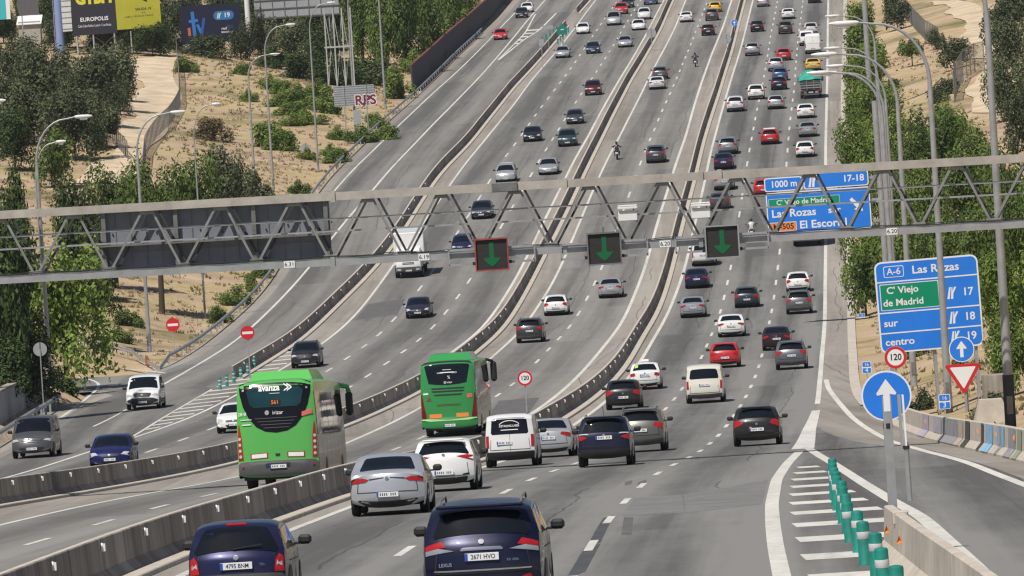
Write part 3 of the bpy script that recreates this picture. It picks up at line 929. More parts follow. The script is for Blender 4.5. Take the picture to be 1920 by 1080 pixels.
def wheel_mesh(r=.32, w=.21):
    t = MB(); n = 22
    prof = [(.62, -w / 2 + .02), (.9, -w / 2), (1, -w / 2 + .03), (1, w / 2 - .03), (.9, w / 2), (.62, w / 2 - .02)]
    vs = []; fs = []
    for k in range(n):
        a = 2 * math.pi * k / n
        for (q, x) in prof: vs.append((x, math.cos(a) * q * r, math.sin(a) * q * r))
    m = len(prof)
    for k in range(n):
        for i in range(m - 1):
            a = k * m + i; b = ((k + 1) % n) * m + i; fs.append((a, a + 1, b + 1, b))
    t.add(vs, fs, tyre)
    h = MB()
    for sg in (-1, 1):
        vs = [(sg * (w / 2 - .05), 0, 0)]; fs = []
        for k in range(20):
            a = 2 * math.pi * k / 20; q = .64 if True else .5
            vs.append((sg * (w / 2 - .03), math.cos(a) * q * r, math.sin(a) * q * r))
        fs = [((0, 1 + k, 1 + (k + 1) % 20) if sg > 0 else (0, 1 + (k + 1) % 20, 1 + k)) for k in range(20)]
        h.add(vs, fs, blk)
        for k in range(5):
            a = 2 * math.pi * k / 5
            d = Vector((0, math.cos(a), math.sin(a))); p = Vector((0, -math.sin(a), math.cos(a)))
            x = sg * (w / 2 - .022)
            q = [d * .1 * r + p * .09 * r, d * .62 * r + p * .13 * r, d * .62 * r - p * .13 * r, d * .1 * r - p * .09 * r]
            q = [(x, v.y, v.z) for v in q]
            h.add(q, [(0, 1, 2, 3) if sg < 0 else (3, 2, 1, 0)], rim)
    to = t.build('tyre', smooth=40); ho = h.build('rim')
    a, b = to.data, ho.data
    bpy.data.objects.remove(to); bpy.data.objects.remove(ho)
    return a, b


def mirror_mesh():
    mb = MB(); mb.box((0, 0, 0), (.22, .11, .16), blk, bev=.045)
    mb.box((-.16, .02, -.06), (.16, .05, .04), blk)
    return mb


TYPES = {}
WHL = {}


def mesh_of(mb, name, smooth=None):
    o = mb.build(name, smooth=smooth); me = o.data; bpy.data.objects.remove(o); return me


def make_type(key, L, W, H, prof, beltp, rear_win, lights_r, plate_r, front_win, lights_f, grille, sidew, wr=.76, gc=.2, cf=.26, cr=.13,
              bump_r=None, bump_f=None, axle=(.30, -.29), whr=.32, mirz=None, miry=None, extra=None, rails=False, plate_off=0., wtr=.21, sq=.04, spoiler=None):
    bp = sorted(beltp)
    bl = lambda y: float(np.interp(y, [b[0] for b in bp], [b[1] for b in bp]))
    lo = Loft(L, W, H, prof, bl, wr, gc, cf, cr, sq=sq)
    ay = [L * axle[0], L * axle[1]]
    T = dict(loft=lo, L=L, W=W, H=H, ay=ay, whr=whr, parts=[], near=[])
    mb = MB(); lo.body(mb, paint, arches=ay, ar=whr + .06)
    if spoiler:
        y, z, wd, dp = spoiler
        mb.box((0, y, z), (wd, dp, .05), paint, bev=.02)
    T['body'] = mesh_of(mb, 'body', 35)
    def part(name, fn, smooth=35):
        b = MB(); fn(b)
        if b.v: T['parts'].append((name, mesh_of(b, name, smooth)))
    part('rear_window', lambda b: lo.decal(b, rear_win, glass, True))
    part('windscreen', lambda b: lo.decal(b, front_win, glass, False))
    for sg in (-1, 1):
        for q in sidew: part('side_window', lambda b: lo.side(b, q, glass, sides=(sg,)))
    for (poly, m, nm) in lights_r:
        for sg in (-1, 1):
            part(nm, lambda b: lo.decal(b, [(p[0] * sg, p[1]) for p in poly], m, True, off=.014))
    for (poly, m, nm) in lights_f:
        for sg in (-1, 1):
            part(nm, lambda b: lo.decal(b, [(p[0] * sg, p[1]) for p in poly], m, False, off=.012))
    for (poly, m) in grille: part('grille', lambda b: lo.decal(b, poly, m, False, off=.01))
    if bump_r: part('rear_bumper', lambda b: [lo.decal(b, q, m, True, off=.016) for q, m in bump_r])
    if bump_f: part('front_bumper', lambda b: [lo.decal(b, q, m, False, off=.016) for q, m in bump_f])
    T['plate_r'] = plate_r; T['plate_f'] = (.42, 0)
    T['plate_off'] = plate_off
    T['mir'] = (miry if miry is not None else L * .17, mirz if mirz is not None else bl(0) + .07)
    T['extra'] = extra; T['rails'] = rails
    if whr not in WHL: WHL[whr] = wheel_mesh(whr, wtr)
    TYPES[key] = T


_mm = mesh_of(mirror_mesh(), 'mirror')
mbp = MB(); mbp.box((0, 0, 0), (.52, .02, .115), plate_w); mbp.box((-.237, -.004, 0), (.045, .02, .113), plate_b)
for k in range(8):
    if k != 4: mbp.box((-.17 + k * .051, -.0105, 0), (.026, .004, .062), dgrey)
_pm = mesh_of(mbp, 'licence_plate')


def prof_of(L, H, gc, hood, cowl, rf, rrp, rwb, tail, bz=.55, hoodf=.16, nose=.02):
    F = L / 2
    return [(F - .16, gc), (F - .03, gc + .06), (F, .40), (F - nose, .60), (F - hoodf, hood), ((F - hoodf + cowl[0]) / 2, (hood + cowl[1]) / 2 + .045), cowl,
            (rf, H - .07), ((rf + rrp[0]) / 2, H), rrp, rwb, (tail[0], tail[1]), (-F + .03, tail[1] - .14), (-F, bz), (-F + .03, gc + .14), (-F + .14, gc)]


def std_side(cy, cz, rf, H, ry, rz, qy):
    """front and rear side windows from cowl (cy,cz) to the rear pillar"""
    zt = H - .13
    return [[(cy - .35, cz + .02), (rf - .12, zt), (-.02, zt), (-.02, cz + .03)], [(-.12, cz + .03), (-.12, zt), (ry + .25, rz - .11), (qy, cz + .07)]]


# generic hatchback
def tl(j0, j1, z0, z1, sl=.0): return [(j0, z0 + sl), (j1, z0), (j1, z1), (j0, z1)]


F_L = lambda z, j0=.58, d=.0: [([(j0, z), (.97, z + .02), (.97, z + .15), (j0 + .14, z + .11)], clearl, 'headlight')]
make_type('hatch', 4.1, 1.78, 1.47, prof_of(4.1, 1.47, .2, .76, (1.0, .96), .25, (-1.62, 1.40), (-1.93, 1.0), (-1.99, .9)), [(2, .8), (.9, .93), (-1.9, 1.0)],
          rr(.86, 1.03, .80, 1.35), [([(.60, .83), (.985, .70), (.985, 1.0), (.72, .98)], redl, 'tail_light')], .60, rr(.90, .99, .82, 1.37), F_L(.66),
          [(rr(.42, .27, .5, .42, .04), blk), (rr(.46, .56, .5, .66, .03), blk)], std_side(1.0, .95, .25, 1.47, -1.62, 1.40, -1.72),
          bump_r=[(rr(.82, .2, .86, .36, .03), blk)], bump_f=[(rr(.7, .2, .8, .27, .02), blk)], spoiler=(-1.66, 1.405, 1.1, .22))
make_type('suv', 4.4, 1.84, 1.64, prof_of(4.4, 1.64, .25, .92, (1.05, 1.08), .35, (-1.75, 1.57), (-2.06, 1.14), (-2.12, 1.02), bz=.62), [(2, .95), (.9, 1.06), (-2, 1.12)],
          rr(.85, 1.16, .78, 1.50), [([(.58, 1.0), (.985, .86), (.985, 1.12), (.66, 1.1)], redl, 'tail_light')], .80, rr(.90, 1.12, .82, 1.53), F_L(.80),
          [(rr(.5, .62, .55, .84, .04), blk), (rr(.5, .32, .6, .46, .04), blk)], std_side(1.05, 1.07, .35, 1.64, -1.75, 1.57, -1.85), gc=.25,
          bump_r=[(rr(.93, .25, .95, .48, .03), dgrey)], bump_f=[(rr(.9, .25, .92, .36, .02), dgrey)], whr=.345, rails=True, spoiler=(-1.82, 1.57, 1.2, .25))
make_type('sedan', 4.6, 1.81, 1.45, prof_of(4.6, 1.45, .19, .74, (1.02, .94), .22, (-1.15, 1.40), (-1.80, 1.05), (-2.22, 1.0), hoodf=.2), [(2, .8), (.9, .92), (-2.1, .98)],
          rr(.84, 1.08, .76, 1.36), [([(.56, .86), (.985, .74), (.985, .97), (.62, .95)], redl, 'tail_light')], .72, rr(.90, .97, .80, 1.35), F_L(.65),
          [(rr(.36, .5, .42, .68, .04), blk), (rr(.55, .26, .62, .38, .04), blk)], std_side(1.02, .93, .22, 1.45, -1.1, 1.40, -1.55),
          bump_r=[(rr(.8, .19, .86, .32, .03), blk)], bump_f=[(rr(.7, .19, .8, .25, .02), blk)])
# tall passenger vans
make_type('mpv', 5.1, 1.93, 1.92, prof_of(5.1, 1.92, .24, .98, (1.55, 1.18), .75, (-2.25, 1.86), (-2.44, 1.22), (-2.48, 1.05), bz=.6, hoodf=.2), [(2.4, 1.0), (1.5, 1.15), (-2.5, 1.2)],
          rr(.84, 1.22, .79, 1.70, .07), [([(.88, .72), (.995, .72), (.995, 1.14), (.90, 1.14)], redl, 'tail_light')], .90, rr(.90, 1.22, .84, 1.80), F_L(.84, .62),
          [(rr(.5, .72, .58, .95, .05), blk), (rr(.6, .36, .66, .50, .04), blk)], [[(1.2, 1.2), (.7, 1.72), (.05, 1.72), (.05, 1.2)], [(-.05, 1.2), (-.05, 1.72), (-1.1, 1.72), (-1.1, 1.2)], [(-1.2, 1.2), (-1.2, 1.72), (-2.2, 1.70), (-2.25, 1.22)]],
          wr=.86, gc=.24, cr=.09, bump_r=[(rr(.97, .24, .97, .46, .03), dgrey)], bump_f=[(rr(.95, .24, .95, .36, .02), dgrey)], axle=(.315, -.29), whr=.34, miry=1.2, mirz=1.22)
make_type('panel_van', 5.6, 2.02, 2.45, prof_of(5.6, 2.45, .3, 1.0, (2.0, 1.25), 1.2, (-2.55, 2.42), (-2.72, 1.4), (-2.76, 1.0), bz=.6, hoodf=.18), [(2.7, 1.05), (1.9, 1.2), (-2.8, 1.3)],
          rr(.02, 1.5, .02, 1.52, .005), [([(.9, .8), (.995, .8), (.995, 1.35), (.92, 1.35)], redl, 'tail_light')], .72, rr(.90, 1.28, .84, 2.05), F_L(.86, .6),
          [(rr(.5, .66, .55, .95, .05), blk)], [[(1.6, 1.3), (1.2, 1.95), (.55, 1.95), (.55, 1.3)]], wr=.88, gc=.3, cr=.07,
          bump_r=[(rr(.97, .3, .97, .5, .03), dgrey)], bump_f=[(rr(.95, .3, .95, .5, .02), dgrey)], axle=(.33, -.28), whr=.35, miry=1.7, mirz=1.4)
# the delivery van with side windows aft of the doors missing and a tall glazed rear door
make_type('small_van', 4.3, 1.80, 1.83, prof_of(4.3, 1.83, .24, .9, (1.25, 1.1), .6, (-1.95, 1.79), (-2.07, 1.2), (-2.10, 1.0), bz=.55), [(2, .95), (1.2, 1.08), (-2, 1.15)],
          rr(.80, 1.13, .78, 1.68, .06), [([(.88, .68), (.995, .68), (.995, 1.10), (.89, 1.10)], redl, 'tail_light')], .83, rr(.9, 1.14, .83, 1.7), F_L(.8),
          [(rr(.5, .62, .55, .8, .04), blk)], [[(1.0, 1.12), (.55, 1.66), (.0, 1.66), (.0, 1.12)]], wr=.87, gc=.24, cr=.06,
          bump_r=[(rr(.99, .24, .99, .53, .03), blk)], axle=(.31, -.3), whr=.33, plate_off=-.24, rails=True)
# six nearest cars
make_type('large_suv', 4.77, 1.885, 1.69, prof_of(4.77, 1.69, .24, .95, (1.1, 1.1), .35, (-1.95, 1.60), (-2.22, 1.17), (-2.30, 1.06), bz=.66), [(2, .98), (.9, 1.08), (-2.2, 1.15)],
          rr(.86, 1.18, .80, 1.53, .04), [([(.50, .945), (.985, .92), (.985, 1.015), (.78, 1.02)], mat('lamp_smoke', (.30, .31, .34), .15, .3, var=.2), 'reverse_light'), ([(.64, 1.02), (.985, 1.02), (.985, 1.11), (.72, 1.12)], redl, 'tail_light'), ([(.66, .44), (.86, .47), (.84, .53), (.70, .51)], redl, 'reflector')],
          .835, rr(.9, 1.13, .82, 1.56), F_L(.8), [(rr(.5, .62, .55, .84, .04), blk)], std_side(1.1, 1.09, .35, 1.69, -1.95, 1.6, -2.0), gc=.24, cr=.16,
          bump_r=[(rr(.9, .24, .93, .42, .03), blk), (rr(.39, .935, .36, .985, .015), chrome), (rr(.86, .625, .86, .65, .01), chrome)], whr=.37, rails=True, spoiler=(-2.02, 1.60, 1.34, .3), sq=.05)
make_type('supermini', 3.77, 1.65, 1.42, prof_of(3.77, 1.42, .19, .75, (.95, .95), .3, (-1.48, 1.35), (-1.76, .94), (-1.83, .84), bz=.5), [(1.8, .8), (.9, .92), (-1.8, .93)],
          rr(.90, .945, .80, 1.32, .06), [([(.80, .60), (.985, .60), (.975, .90), (.90, .93), (.83, .80)], redl, 'tail_light'), ([(.84, .70), (.95, .69), (.95, .78), (.86, .79)], clearl, 'reverse_light')], .70, rr(.9, .98, .82, 1.33), F_L(.64),
          [(rr(.4, .3, .45, .42, .04), blk)], std_side(.95, .94, .3, 1.42, -1.48, 1.35, -1.55), cr=.15,
          bump_r=[(rr(.985, .25, .985, .57, .05), dgrey)], whr=.29, spoiler=None)
make_type('fastback', 4.85, 1.87, 1.46, prof_of(4.85, 1.46, .19, .76, (1.05, .95), .2, (-1.15, 1.41), (-1.95, 1.08), (-2.33, 1.03), bz=.5, hoodf=.2), [(2, .8), (.9, .93), (-2.2, 1.0)],
          rr(.78, 1.09, .72, 1.37, .03), [([(.52, .86), (.62, .81), (.985, .79), (.985, .95), (.70, .93), (.56, .885)], redl, 'tail_light'), ([(.09, .895), (.5, .86), (.52, .885), (.09, .905)], blk, 'trim_strip')], .50, rr(.9, .97, .8, 1.35), F_L(.65),
          [(rr(.36, .5, .42, .68, .04), blk)], std_side(1.05, .94, .2, 1.46, -1.1, 1.41, -1.65), cr=.2,
          bump_r=[(rr(.70, .19, .84, .34, .04), blk), ([(.5, .27), (.78, .29), (.74, .33), (.54, .32)], chrome), ([(-.5, .27), (-.78, .29), (-.74, .33), (-.54, .32)], chrome)], whr=.345)
make_type('white_hatch', 4.33, 1.76, 1.47, prof_of(4.33, 1.47, .2, .76, (1.0, .96), .25, (-1.7, 1.40), (-2.02, 1.03), (-2.10, .95), bz=.55), [(2, .8), (.9, .93), (-2, 1.0)],
          rr(.88, 1.06, .78, 1.36, .04), [([(.46, .965), (.985, .87), (.985, 1.07), (.80, 1.04)], redl, 'tail_light')], .52, rr(.9, .99, .82, 1.37), F_L(.66),
          [(rr(.42, .27, .5, .42, .04), blk)], std_side(1.0, .95, .25, 1.47, -1.7, 1.4, -1.8), cr=.18,
          bump_r=[(rr(.78, .19, .80, .37, .04), blk), ([(.62, .42), (.86, .44), (.84, .48), (.66, .46)], blk)], whr=.32, spoiler=(-1.76, 1.405, 1.15, .26))
make_type('crossover', 4.1, 1.765, 1.64, prof_of(4.1, 1.64, .26, .92, (1.05, 1.06), .4, (-1.72, 1.58), (-1.96, 1.1), (-2.0, .98), bz=.62), [(2, .95), (.9, 1.05), (-1.9, 1.09)],
          rr(.86, 1.10, .78, 1.54, .04), [([(.66, .94), (.985, .85), (.985, 1.07), (.9, 1.02)], redl, 'tail_light'), ([(.60, 1.04), (.985, 1.075), (.985, 1.11), (.66, 1.085)], clearl, 'reverse_light')], .92, rr(.9, 1.12, .82, 1.53), F_L(.8),
          [(rr(.5, .62, .55, .84, .04), blk)], std_side(1.05, 1.05, .4, 1.64, -1.72, 1.58, -1.8), gc=.26, cr=.1,
          bump_r=[(rr(.95, .26, .95, .55, .03), blk)], whr=.34, rails=True, spoiler=(-1.78, 1.58, 1.2, .25))
make_type('taxi_sedan', 4.48, 1.70, 1.46, prof_of(4.48, 1.46, .2, .76, (1.0, .95), .22, (-1.2, 1.41), (-1.75, 1.04), (-2.16, 1.0)), [(2, .8), (.9, .92), (-2.1, .98)],
          rr(.84, 1.07, .76, 1.37), [([(.66, .78), (.985, .74), (.985, .98), (.72, .96)], redl, 'tail_light')], .78, rr(.90, .97, .80, 1.35), F_L(.65),
          [(rr(.36, .5, .42, .68, .04), blk)], std_side(1.0, .94, .22, 1.46, -1.15, 1.41, -1.5), bump_r=[(rr(.8, .19, .86, .34, .03), blk)])

HEAD = {'A': A2, 'B': B2, 'C': C1, 'D': D1}
USED = {}


def place(key, px, py, lane, col, label, cat='car', name='parked', face=None, near=False, group=None, metal=1., plate=True, yaw=0., mcol=None):
    """one vehicle at the pixel where its nearer end meets the road"""
    T = TYPES[key]; g = groad(px, py)
    fac = face or ('f' if lane in 'AB' else 'r')
    c = HEAD[lane]; a = c.ang(g.y) + rad(yaw); sl = math.atan(slope(g.y))
    d = Vector((math.sin(a), math.cos(a), 0)); cen = g + d * (T['L'] * .40); cen.z = zr(cen.y) + .012
    root = empty(name, cen, -a if fac == 'r' else -a + math.pi, sl if fac == 'r' else -sl)
    tag(root, label, cat, group)
    C = (*col, metal)
    inst('body', T['body'], root, color=C)
    far = FPX / g.y < 24
    for nm, me in T['parts']:
        if far and nm in ('grille', 'trim_strip', 'reflector', 'reverse_light'): continue
        if far and fac == 'r' and nm in ('headlight', 'front_bumper'): continue
        if far and fac == 'f' and nm in ('tail_light', 'rear_bumper'): continue
        if nm == 'rear_window' and key == 'panel_van': continue
        inst(nm, me, root)
    ty, rm = WHL[T['whr']]
    for ay in T['ay']:
        for sg in (-1, 1):
            wq = inst('wheel', ty, root, loc=(sg * (T['W'] / 2 - .115), ay, T['whr']))
            if not far: inst('rim', rm, wq)
    my, mz = T['mir']
    for sg in (-1, 1):
        inst('mirror', _mm, root, loc=(sg * (T['W'] / 2 + .13), my, mz), scale=(sg, 1, 1))
    if plate:
        lo = T['loft']; z = T['plate_r']
        if fac == 'r':
            p = lo.surf(lo.tz(z, True), T['plate_off'] * 2 / T['W'] * .9, .03); inst('licence_plate', _pm, root, loc=p)
        else:
            p = lo.surf(lo.tz(.43, False), 0, .03); inst('licence_plate', _pm, root, loc=p, rot=(0, 0, math.pi))
    if T['rails'] and not far:
        for sg in (-1, 1):
            b = MB(); x = sg * T['W'] / 2 * .66; z = T['H']
            b.tube([(x, .3, z - .06), (x, .15, z + .02), (x, -T['L'] * .33, z + .0), (x, -T['L'] * .36, z - .07)], .018, galvd, 6)
            b.build('roof_rail', root)
    return root
# ------------------------------------------------------------------ the traffic
WHITE = (.72, .72, .71); SILV = (.42, .44, .47); GREY = (.11, .12, .13); NAVY = (.012, .016, .065); BLACK = (.014, .014, .017); RED = (.45, .018, .022)
DKGR = (.055, .058, .062); TEALB = (.03, .05, .06); MAROON = (.10, .012, .022); BLUE = (.03, .10, .26); YEL = (.72, .44, .03); BEIGE = (.62, .60, .53)

chromeb = MB()
def merge(me, other):
    """add one mesh's faces to another (seams are pattern on the body)"""
    bm = bmesh.new(); bm.from_mesh(me); n0 = len(bm.faces); bm.from_mesh(other); bm.faces.ensure_lookup_table()
    k = len(me.materials)
    for f in bm.faces[n0:]: f.material_index += k
    bm.to_mesh(me); bm.free()
    for m in other.materials: me.materials.append(m)


def badge(T, z, rear=True, j=0., r=.05, m=None):
    lo = T['loft']; b = MB()
    pts = [(j + math.cos(a) * r / (T['W'] / 2), z + math.sin(a) * r * .8) for a in [2 * math.pi * k / 14 for k in range(14)]]
    lo.decal(b, pts, m or chrome, rear, off=.02); T['parts'].append(('emblem', mesh_of(b, 'emblem', 40)))


def seam(T, pts, rear=True, w=.008):
    lo = T['loft']; b = MB()
    for (a, c) in zip(pts[:-1], pts[1:]):
        d = Vector((c[0] - a[0], (c[1] - a[1]) / (T['W'] / 2))).normalized(); q = Vector((-d.y, d.x)) * w
        P = [(a[0] + q.x, a[1] + q.y), (c[0] + q.x, c[1] + q.y), (c[0] - q.x, c[1] - q.y), (a[0] - q.x, a[1] - q.y)]
        lo.decal(b, P, blk, rear, off=.009, skirt=.0)
    return b


for k, z in (('hatch', .80), ('suv', .97), ('sedan', .88), ('large_suv', 1.06), ('supermini', .83), ('fastback', .88), ('white_hatch', .99), ('crossover', 1.0), ('taxi_sedan', .90)):
    badge(TYPES[k], z)
for k, z in (('hatch', .61), ('suv', .73), ('sedan', .60), ('mpv', .84)): badge(TYPES[k], z, False, r=.06)
for k, zs in (('hatch', .47), ('suv', .62), ('sedan', .50), ('large_suv', .60), ('supermini', .575), ('fastback', .56), ('white_hatch', .42), ('crossover', .66), ('small_van', .60), ('mpv', .52), ('taxi_sedan', .52)):
    T = TYPES[k]; b = seam(T, [(-.80, zs + .36), (-.84, zs), (.84, zs), (.80, zs + .36)])
    merge(T['body'], mesh_of(b, 'seam'))
    lo = T['loft']; b = MB()
    for y in (-.07, T['L'] * .2):
        lo.side(b, [(y, .36), (y + .02, .36), (y + .02, lo.belt(y)), (y, lo.belt(y))], blk, off=.009)
    lo.side(b, [(-T['L'] * .3, lo.belt(0) - .2), (T['L'] * .2, lo.belt(0) - .22), (T['L'] * .2, lo.belt(0) - .205), (-T['L'] * .3, lo.belt(0) - .185)], blk, off=.009)
    merge(T['body'], mesh_of(b, 'seam'))
b = MB(); T = TYPES['small_van']; T['loft'].decal(b, [(-.006, .55), (.006, .55), (.006, 1.13), (-.006, 1.13)], blk, True, off=.009)
merge(T['body'], mesh_of(b, 'seam'))
b = MB(); T = TYPES['panel_van']; T['loft'].decal(b, [(-.006, .5), (.006, .5), (.006, 2.2), (-.006, 2.2)], blk, True, off=.009)
for sg in (-1, 1): T['loft'].decal(b, [(sg * .1, 1.28), (sg * .75, 1.28), (sg * .75, 1.30), (sg * .1, 1.30)], dgrey, True, off=.009)
merge(T['body'], mesh_of(b, 'seam'))


def stext(lo, b, s, j, z, size, m, rear=True, off=.03, align='CENTER', bold=.0, sx=1.):
    """lettering that lies on the rear surface"""
    vs, fs = glyphs(s, align, bold)
    out = [lo.surf(lo.tz(z + p[1] * size, rear), j + p[0] * size * sx / (lo.W / 2), off) for p in vs]
    b.add(out, fs, m)


def real_plate(root, s):
    pl = [c for c in root.children if c.name.startswith('licence_plate')][0]
    b = MB(); b.box((0, 0, 0), (.52, .02, .115), plate_w, bev=.004); b.box((-.237, -.004, 0), (.045, .02, .11), plate_b)
    b.text(s, (.02, -.0125, -.002), .098, black_ink, bold=.012, sx=.86)
    pl.data = mesh_of(b, 'licence_plate')


# --- nearest cars, right carriageway
r = place('large_suv', 912, 1146, 'D', (.006, .008, .034), 'navy blue large SUV closest to the camera, plate 2671 HVO', name='large_suv', metal=.3)
real_plate(r, '2671 HVO')
T = TYPES['large_suv']; b = MB(); lo = T['loft']
stext(lo, b, 'LEXUS', -.66, .735, .075, chrome, bold=.02); stext(lo, b, 'RX 450h', .55, .775, .055, chrome); b.build('lettering', r)
r = place('supermini', 451, 1143, 'D', (.010, .012, .058), 'small dark blue hatchback beside the central barrier, plate 4795 BNM', name='small_hatchback', metal=.3)
real_plate(r, '4795 BNM')
b = MB(); stext(TYPES['supermini']['loft'], b, 'TDi', .55, .71, .06, chrome); TYPES['supermini']['loft'].decal(b, rr(.26, 1.335, .24, 1.36, .01), redl, True, off=.02); b.build('lettering', r)
b = MB(); b.bar((-.05, -1.78, .98), (.42, -1.74, 1.03), .015, .02, blk); b.build('wiper', r)
r = place('fastback', 731, 966, 'D', (.50, .52, .56), 'silver fastback saloon with slim red tail lamps in front of the white hatchback', name='saloon_car', metal=.1)
r = place('white_hatch', 836, 922, 'D', WHITE, 'white hatchback with dark lower bumper just ahead of the silver fastback', name='hatchback')
r = place('small_van', 960, 876, 'D', (.66, .67, .68), 'white small delivery van with white oval lettering on its rear window', 'van', name='delivery_van')
b = MB(); lo = TYPES['small_van']['loft']
for k in range(24):
    a0, a1 = math.pi * (k / 24 * .86 + .07), math.pi * ((k + 1) / 24 * .86 + .07)
    P = [(math.cos(q) * w, 1.42 + math.sin(q) * h) for q, w, h in ((a0, .46, .17), (a1, .46, .17), (a1, .43, .15), (a0, .43, .15))]
    lo.decal(b, P, white_ink, True, off=.02, skirt=0)
stext(lo, b, 'DETAILING LASER', 0, 1.40, .10, white_ink, bold=.01)
lo.decal(b, rr(.36, 1.26, .38, 1.285, .004), white_ink, True, off=.02, skirt=0); b.build('window_lettering', r)
r = place('sedan', 1031, 858, 'D', (.50, .52, .55), 'silver saloon half hidden between the white delivery van and the navy crossover', name='saloon_car', metal=.1)
r = place('crossover', 1136, 875, 'D', (.008, .010, .035), 'near black navy crossover with roof rails right of the white delivery van', name='crossover_car', metal=.5)
b = MB(); b.tube([(0, -.9, 1.63), (-.02, -1.0, 1.95)], .008, blk, 5); b.build('aerial', r)
r = place('suv', 1203, 848, 'D', (.13, .135, .12), 'olive grey crossover partly hidden behind the navy crossover', name='crossover_car', metal=.3)
r = place('hatch', 1421, 836, 'D', (.012, .012, .014), 'black compact crossover alone in the right lane just before the exit gore', name='compact_crossover')
b = MB(); lo = TYPES['hatch']['loft']; lo.decal(b, [(-.28 + math.cos(q) * .06, .66 + math.sin(q) * .05) for q in [k * math.pi / 5 for k in range(10)]], orangel, True, off=.02); b.build('sticker', r)
r = place('hatch', 1170, 768, 'D', BLACK, 'black hatchback behind the white taxi, next to the central barrier', name='hatchback')
r = place('taxi_sedan', 1211, 731, 'D', WHITE, 'white taxi saloon with roof sign and a blue number plate', 'taxi', name='taxi')
b = MB(); b.box((0, -.1, 1.53), (.42, .16, .12), signw, bev=.03); b.box((-.5, -1.1, 1.45), (.05, .05, .05), blk); b.build('taxi_sign', r)
b = MB(); lo = TYPES['taxi_sedan']['loft']; lo.decal(b, [(-.75, 1.2), (-.5, 1.2), (-.5, 1.34), (-.72, 1.34)], mat('sticker_green', (.4, .62, .1), .4), True, off=.02)
lo.decal(b, [(-.30, .80), (.3, .80), (.3, .86), (-.3, .86)], signb, True, off=.02); b.build('sticker', r)
r = place('mpv', 1323, 756, 'D', BEIGE, 'cream white minibus with dark rear window in the middle lane', 'minibus', name='minibus')
r = place('hatch', 1360, 690, 'D', RED, 'red hatchback just ahead of the cream minibus', name='hatchback')
r = place('sedan', 1372, 632, 'D', WHITE, 'white coupe saloon ahead of the red hatchback', name='saloon_car')
r = place('suv', 1485, 693, 'D', (.12, .13, .15), 'dark grey coupe SUV in the right lane behind the maroon saloon', name='suv', metal=.3)
r = place('sedan', 1457, 657, 'D', (.03, .014, .018), 'very dark maroon saloon overlapping the dark grey coupe SUV', name='saloon_car', metal=.4)
r = place('sedan', 1300, 596, 'D', (.38, .40, .43), 'silver grey saloon in the left lane near the barrier, ahead of the white coupe saloon', name='saloon_car', metal=.1)
r = place('hatch', 1401, 577, 'D', TEALB, 'dark teal hatchback in the middle lane, level with the grey SUV', name='hatchback', metal=.3)
r = place('suv', 1499, 589, 'D', (.13, .135, .14), 'mid grey SUV in the right lane just behind the white hatchback', name='suv', metal=.3)
r = place('hatch', 1497, 548, 'D', WHITE, 'white hatchback in the right lane just ahead of the mid grey SUV', name='hatchback')
r = place('sedan', 1307, 541, 'D', NAVY, 'navy saloon just below the right hand lane signal', name='saloon_car', metal=.5)
r = place('mpv', 1320, 499, 'D', (.60, .61, .62), 'white people carrier half hidden behind the right hand lane signal', 'minibus', name='people_carrier')
r = place('sedan', 1350, 395, 'D', (.07, .08, .09), 'dark saloon seen through the gantry beside the small white detector box', name='saloon_car', metal=.2)
r = place('suv', 1358, 357, 'D', (.40, .42, .44), 'silver SUV just under the gantry top beam in the left lane', name='suv', metal=.1)
r = place('hatch', 1432, 368, 'D', RED, 'red hatchback half covered by the overhead blue sign', name='hatchback')
r = place('sedan', 1357, 318, 'D', (.03, .025, .07), 'dark purple saloon directly above the gantry top beam', name='saloon_car', metal=.3)
r = place('suv', 1365, 290, 'D', (.28, .31, .33), 'steel grey SUV close ahead of the dark purple saloon', name='suv', metal=.1)
r = place('hatch', 1444, 271, 'D', RED, 'red city car with a white roof in the middle lane', name='city_car')
b = MB(); T = TYPES['hatch']
b.box((0, -.55, 1.475), (1.12, 1.75, .03), mat('white_roof', (.75, .75, .74), .3), bev=.012); b.build('roof_panel', r)
r = place('hatch', 1510, 295, 'D', WHITE, 'white hatchback last of the column in the right lane above the gantry', name='hatchback')
r = place('sedan', 1515, 257, 'D', (.38, .39, .41), 'silver saloon between two white cars in the right lane', name='saloon_car', metal=.1)
r = place('sedan', 1511, 222, 'D', WHITE, 'white saloon directly behind the teal covered tipper lorry', name='saloon_car')
r = place('hatch', 1455, 205, 'D', (.45, .46, .48), 'silver hatchback in the middle lane behind the black city car', name='hatchback', metal=.1)
r = place('suv', 1379, 210, 'D', (.62, .63, .65), 'pearl white SUV nearest the barrier, left of the other white SUV', name='suv')
r = place('suv', 1418, 187, 'D', WHITE, 'white SUV one car ahead and to the right of the pearl white SUV', name='suv')
r = place('hatch', 1461, 169, 'D', (.014, .018, .035), 'black city car tailing the bright blue hatchback', name='city_car', metal=.4)
r = place('hatch', 1463, 152, 'D', BLUE, 'bright blue hatchback squeezed behind the silver estate', name='hatchback', metal=.3)
r = place('suv', 1455, 134, 'D', (.5, .51, .53), 'silver estate directly ahead of the bright blue hatchback', name='estate_car', metal=.1)
r = place('sedan', 1525, 133, 'D', (.62, .42, .08), 'yellow saloon just ahead of the teal covered tipper lorry', name='saloon_car')
r = place('hatch', 1470, 114, 'D', RED, 'red hatchback ahead of the silver estate in the middle lane', name='hatchback')
r = place('panel_van', 1525, 101, 'D', WHITE, 'tall white panel van with plain closed rear doors, nearer of the two vans', 'van', name='panel_van', metal=1)
r = place('mpv', 1513, 86, 'D', WHITE, 'white van half hidden behind the tall white panel van', 'van', name='van')
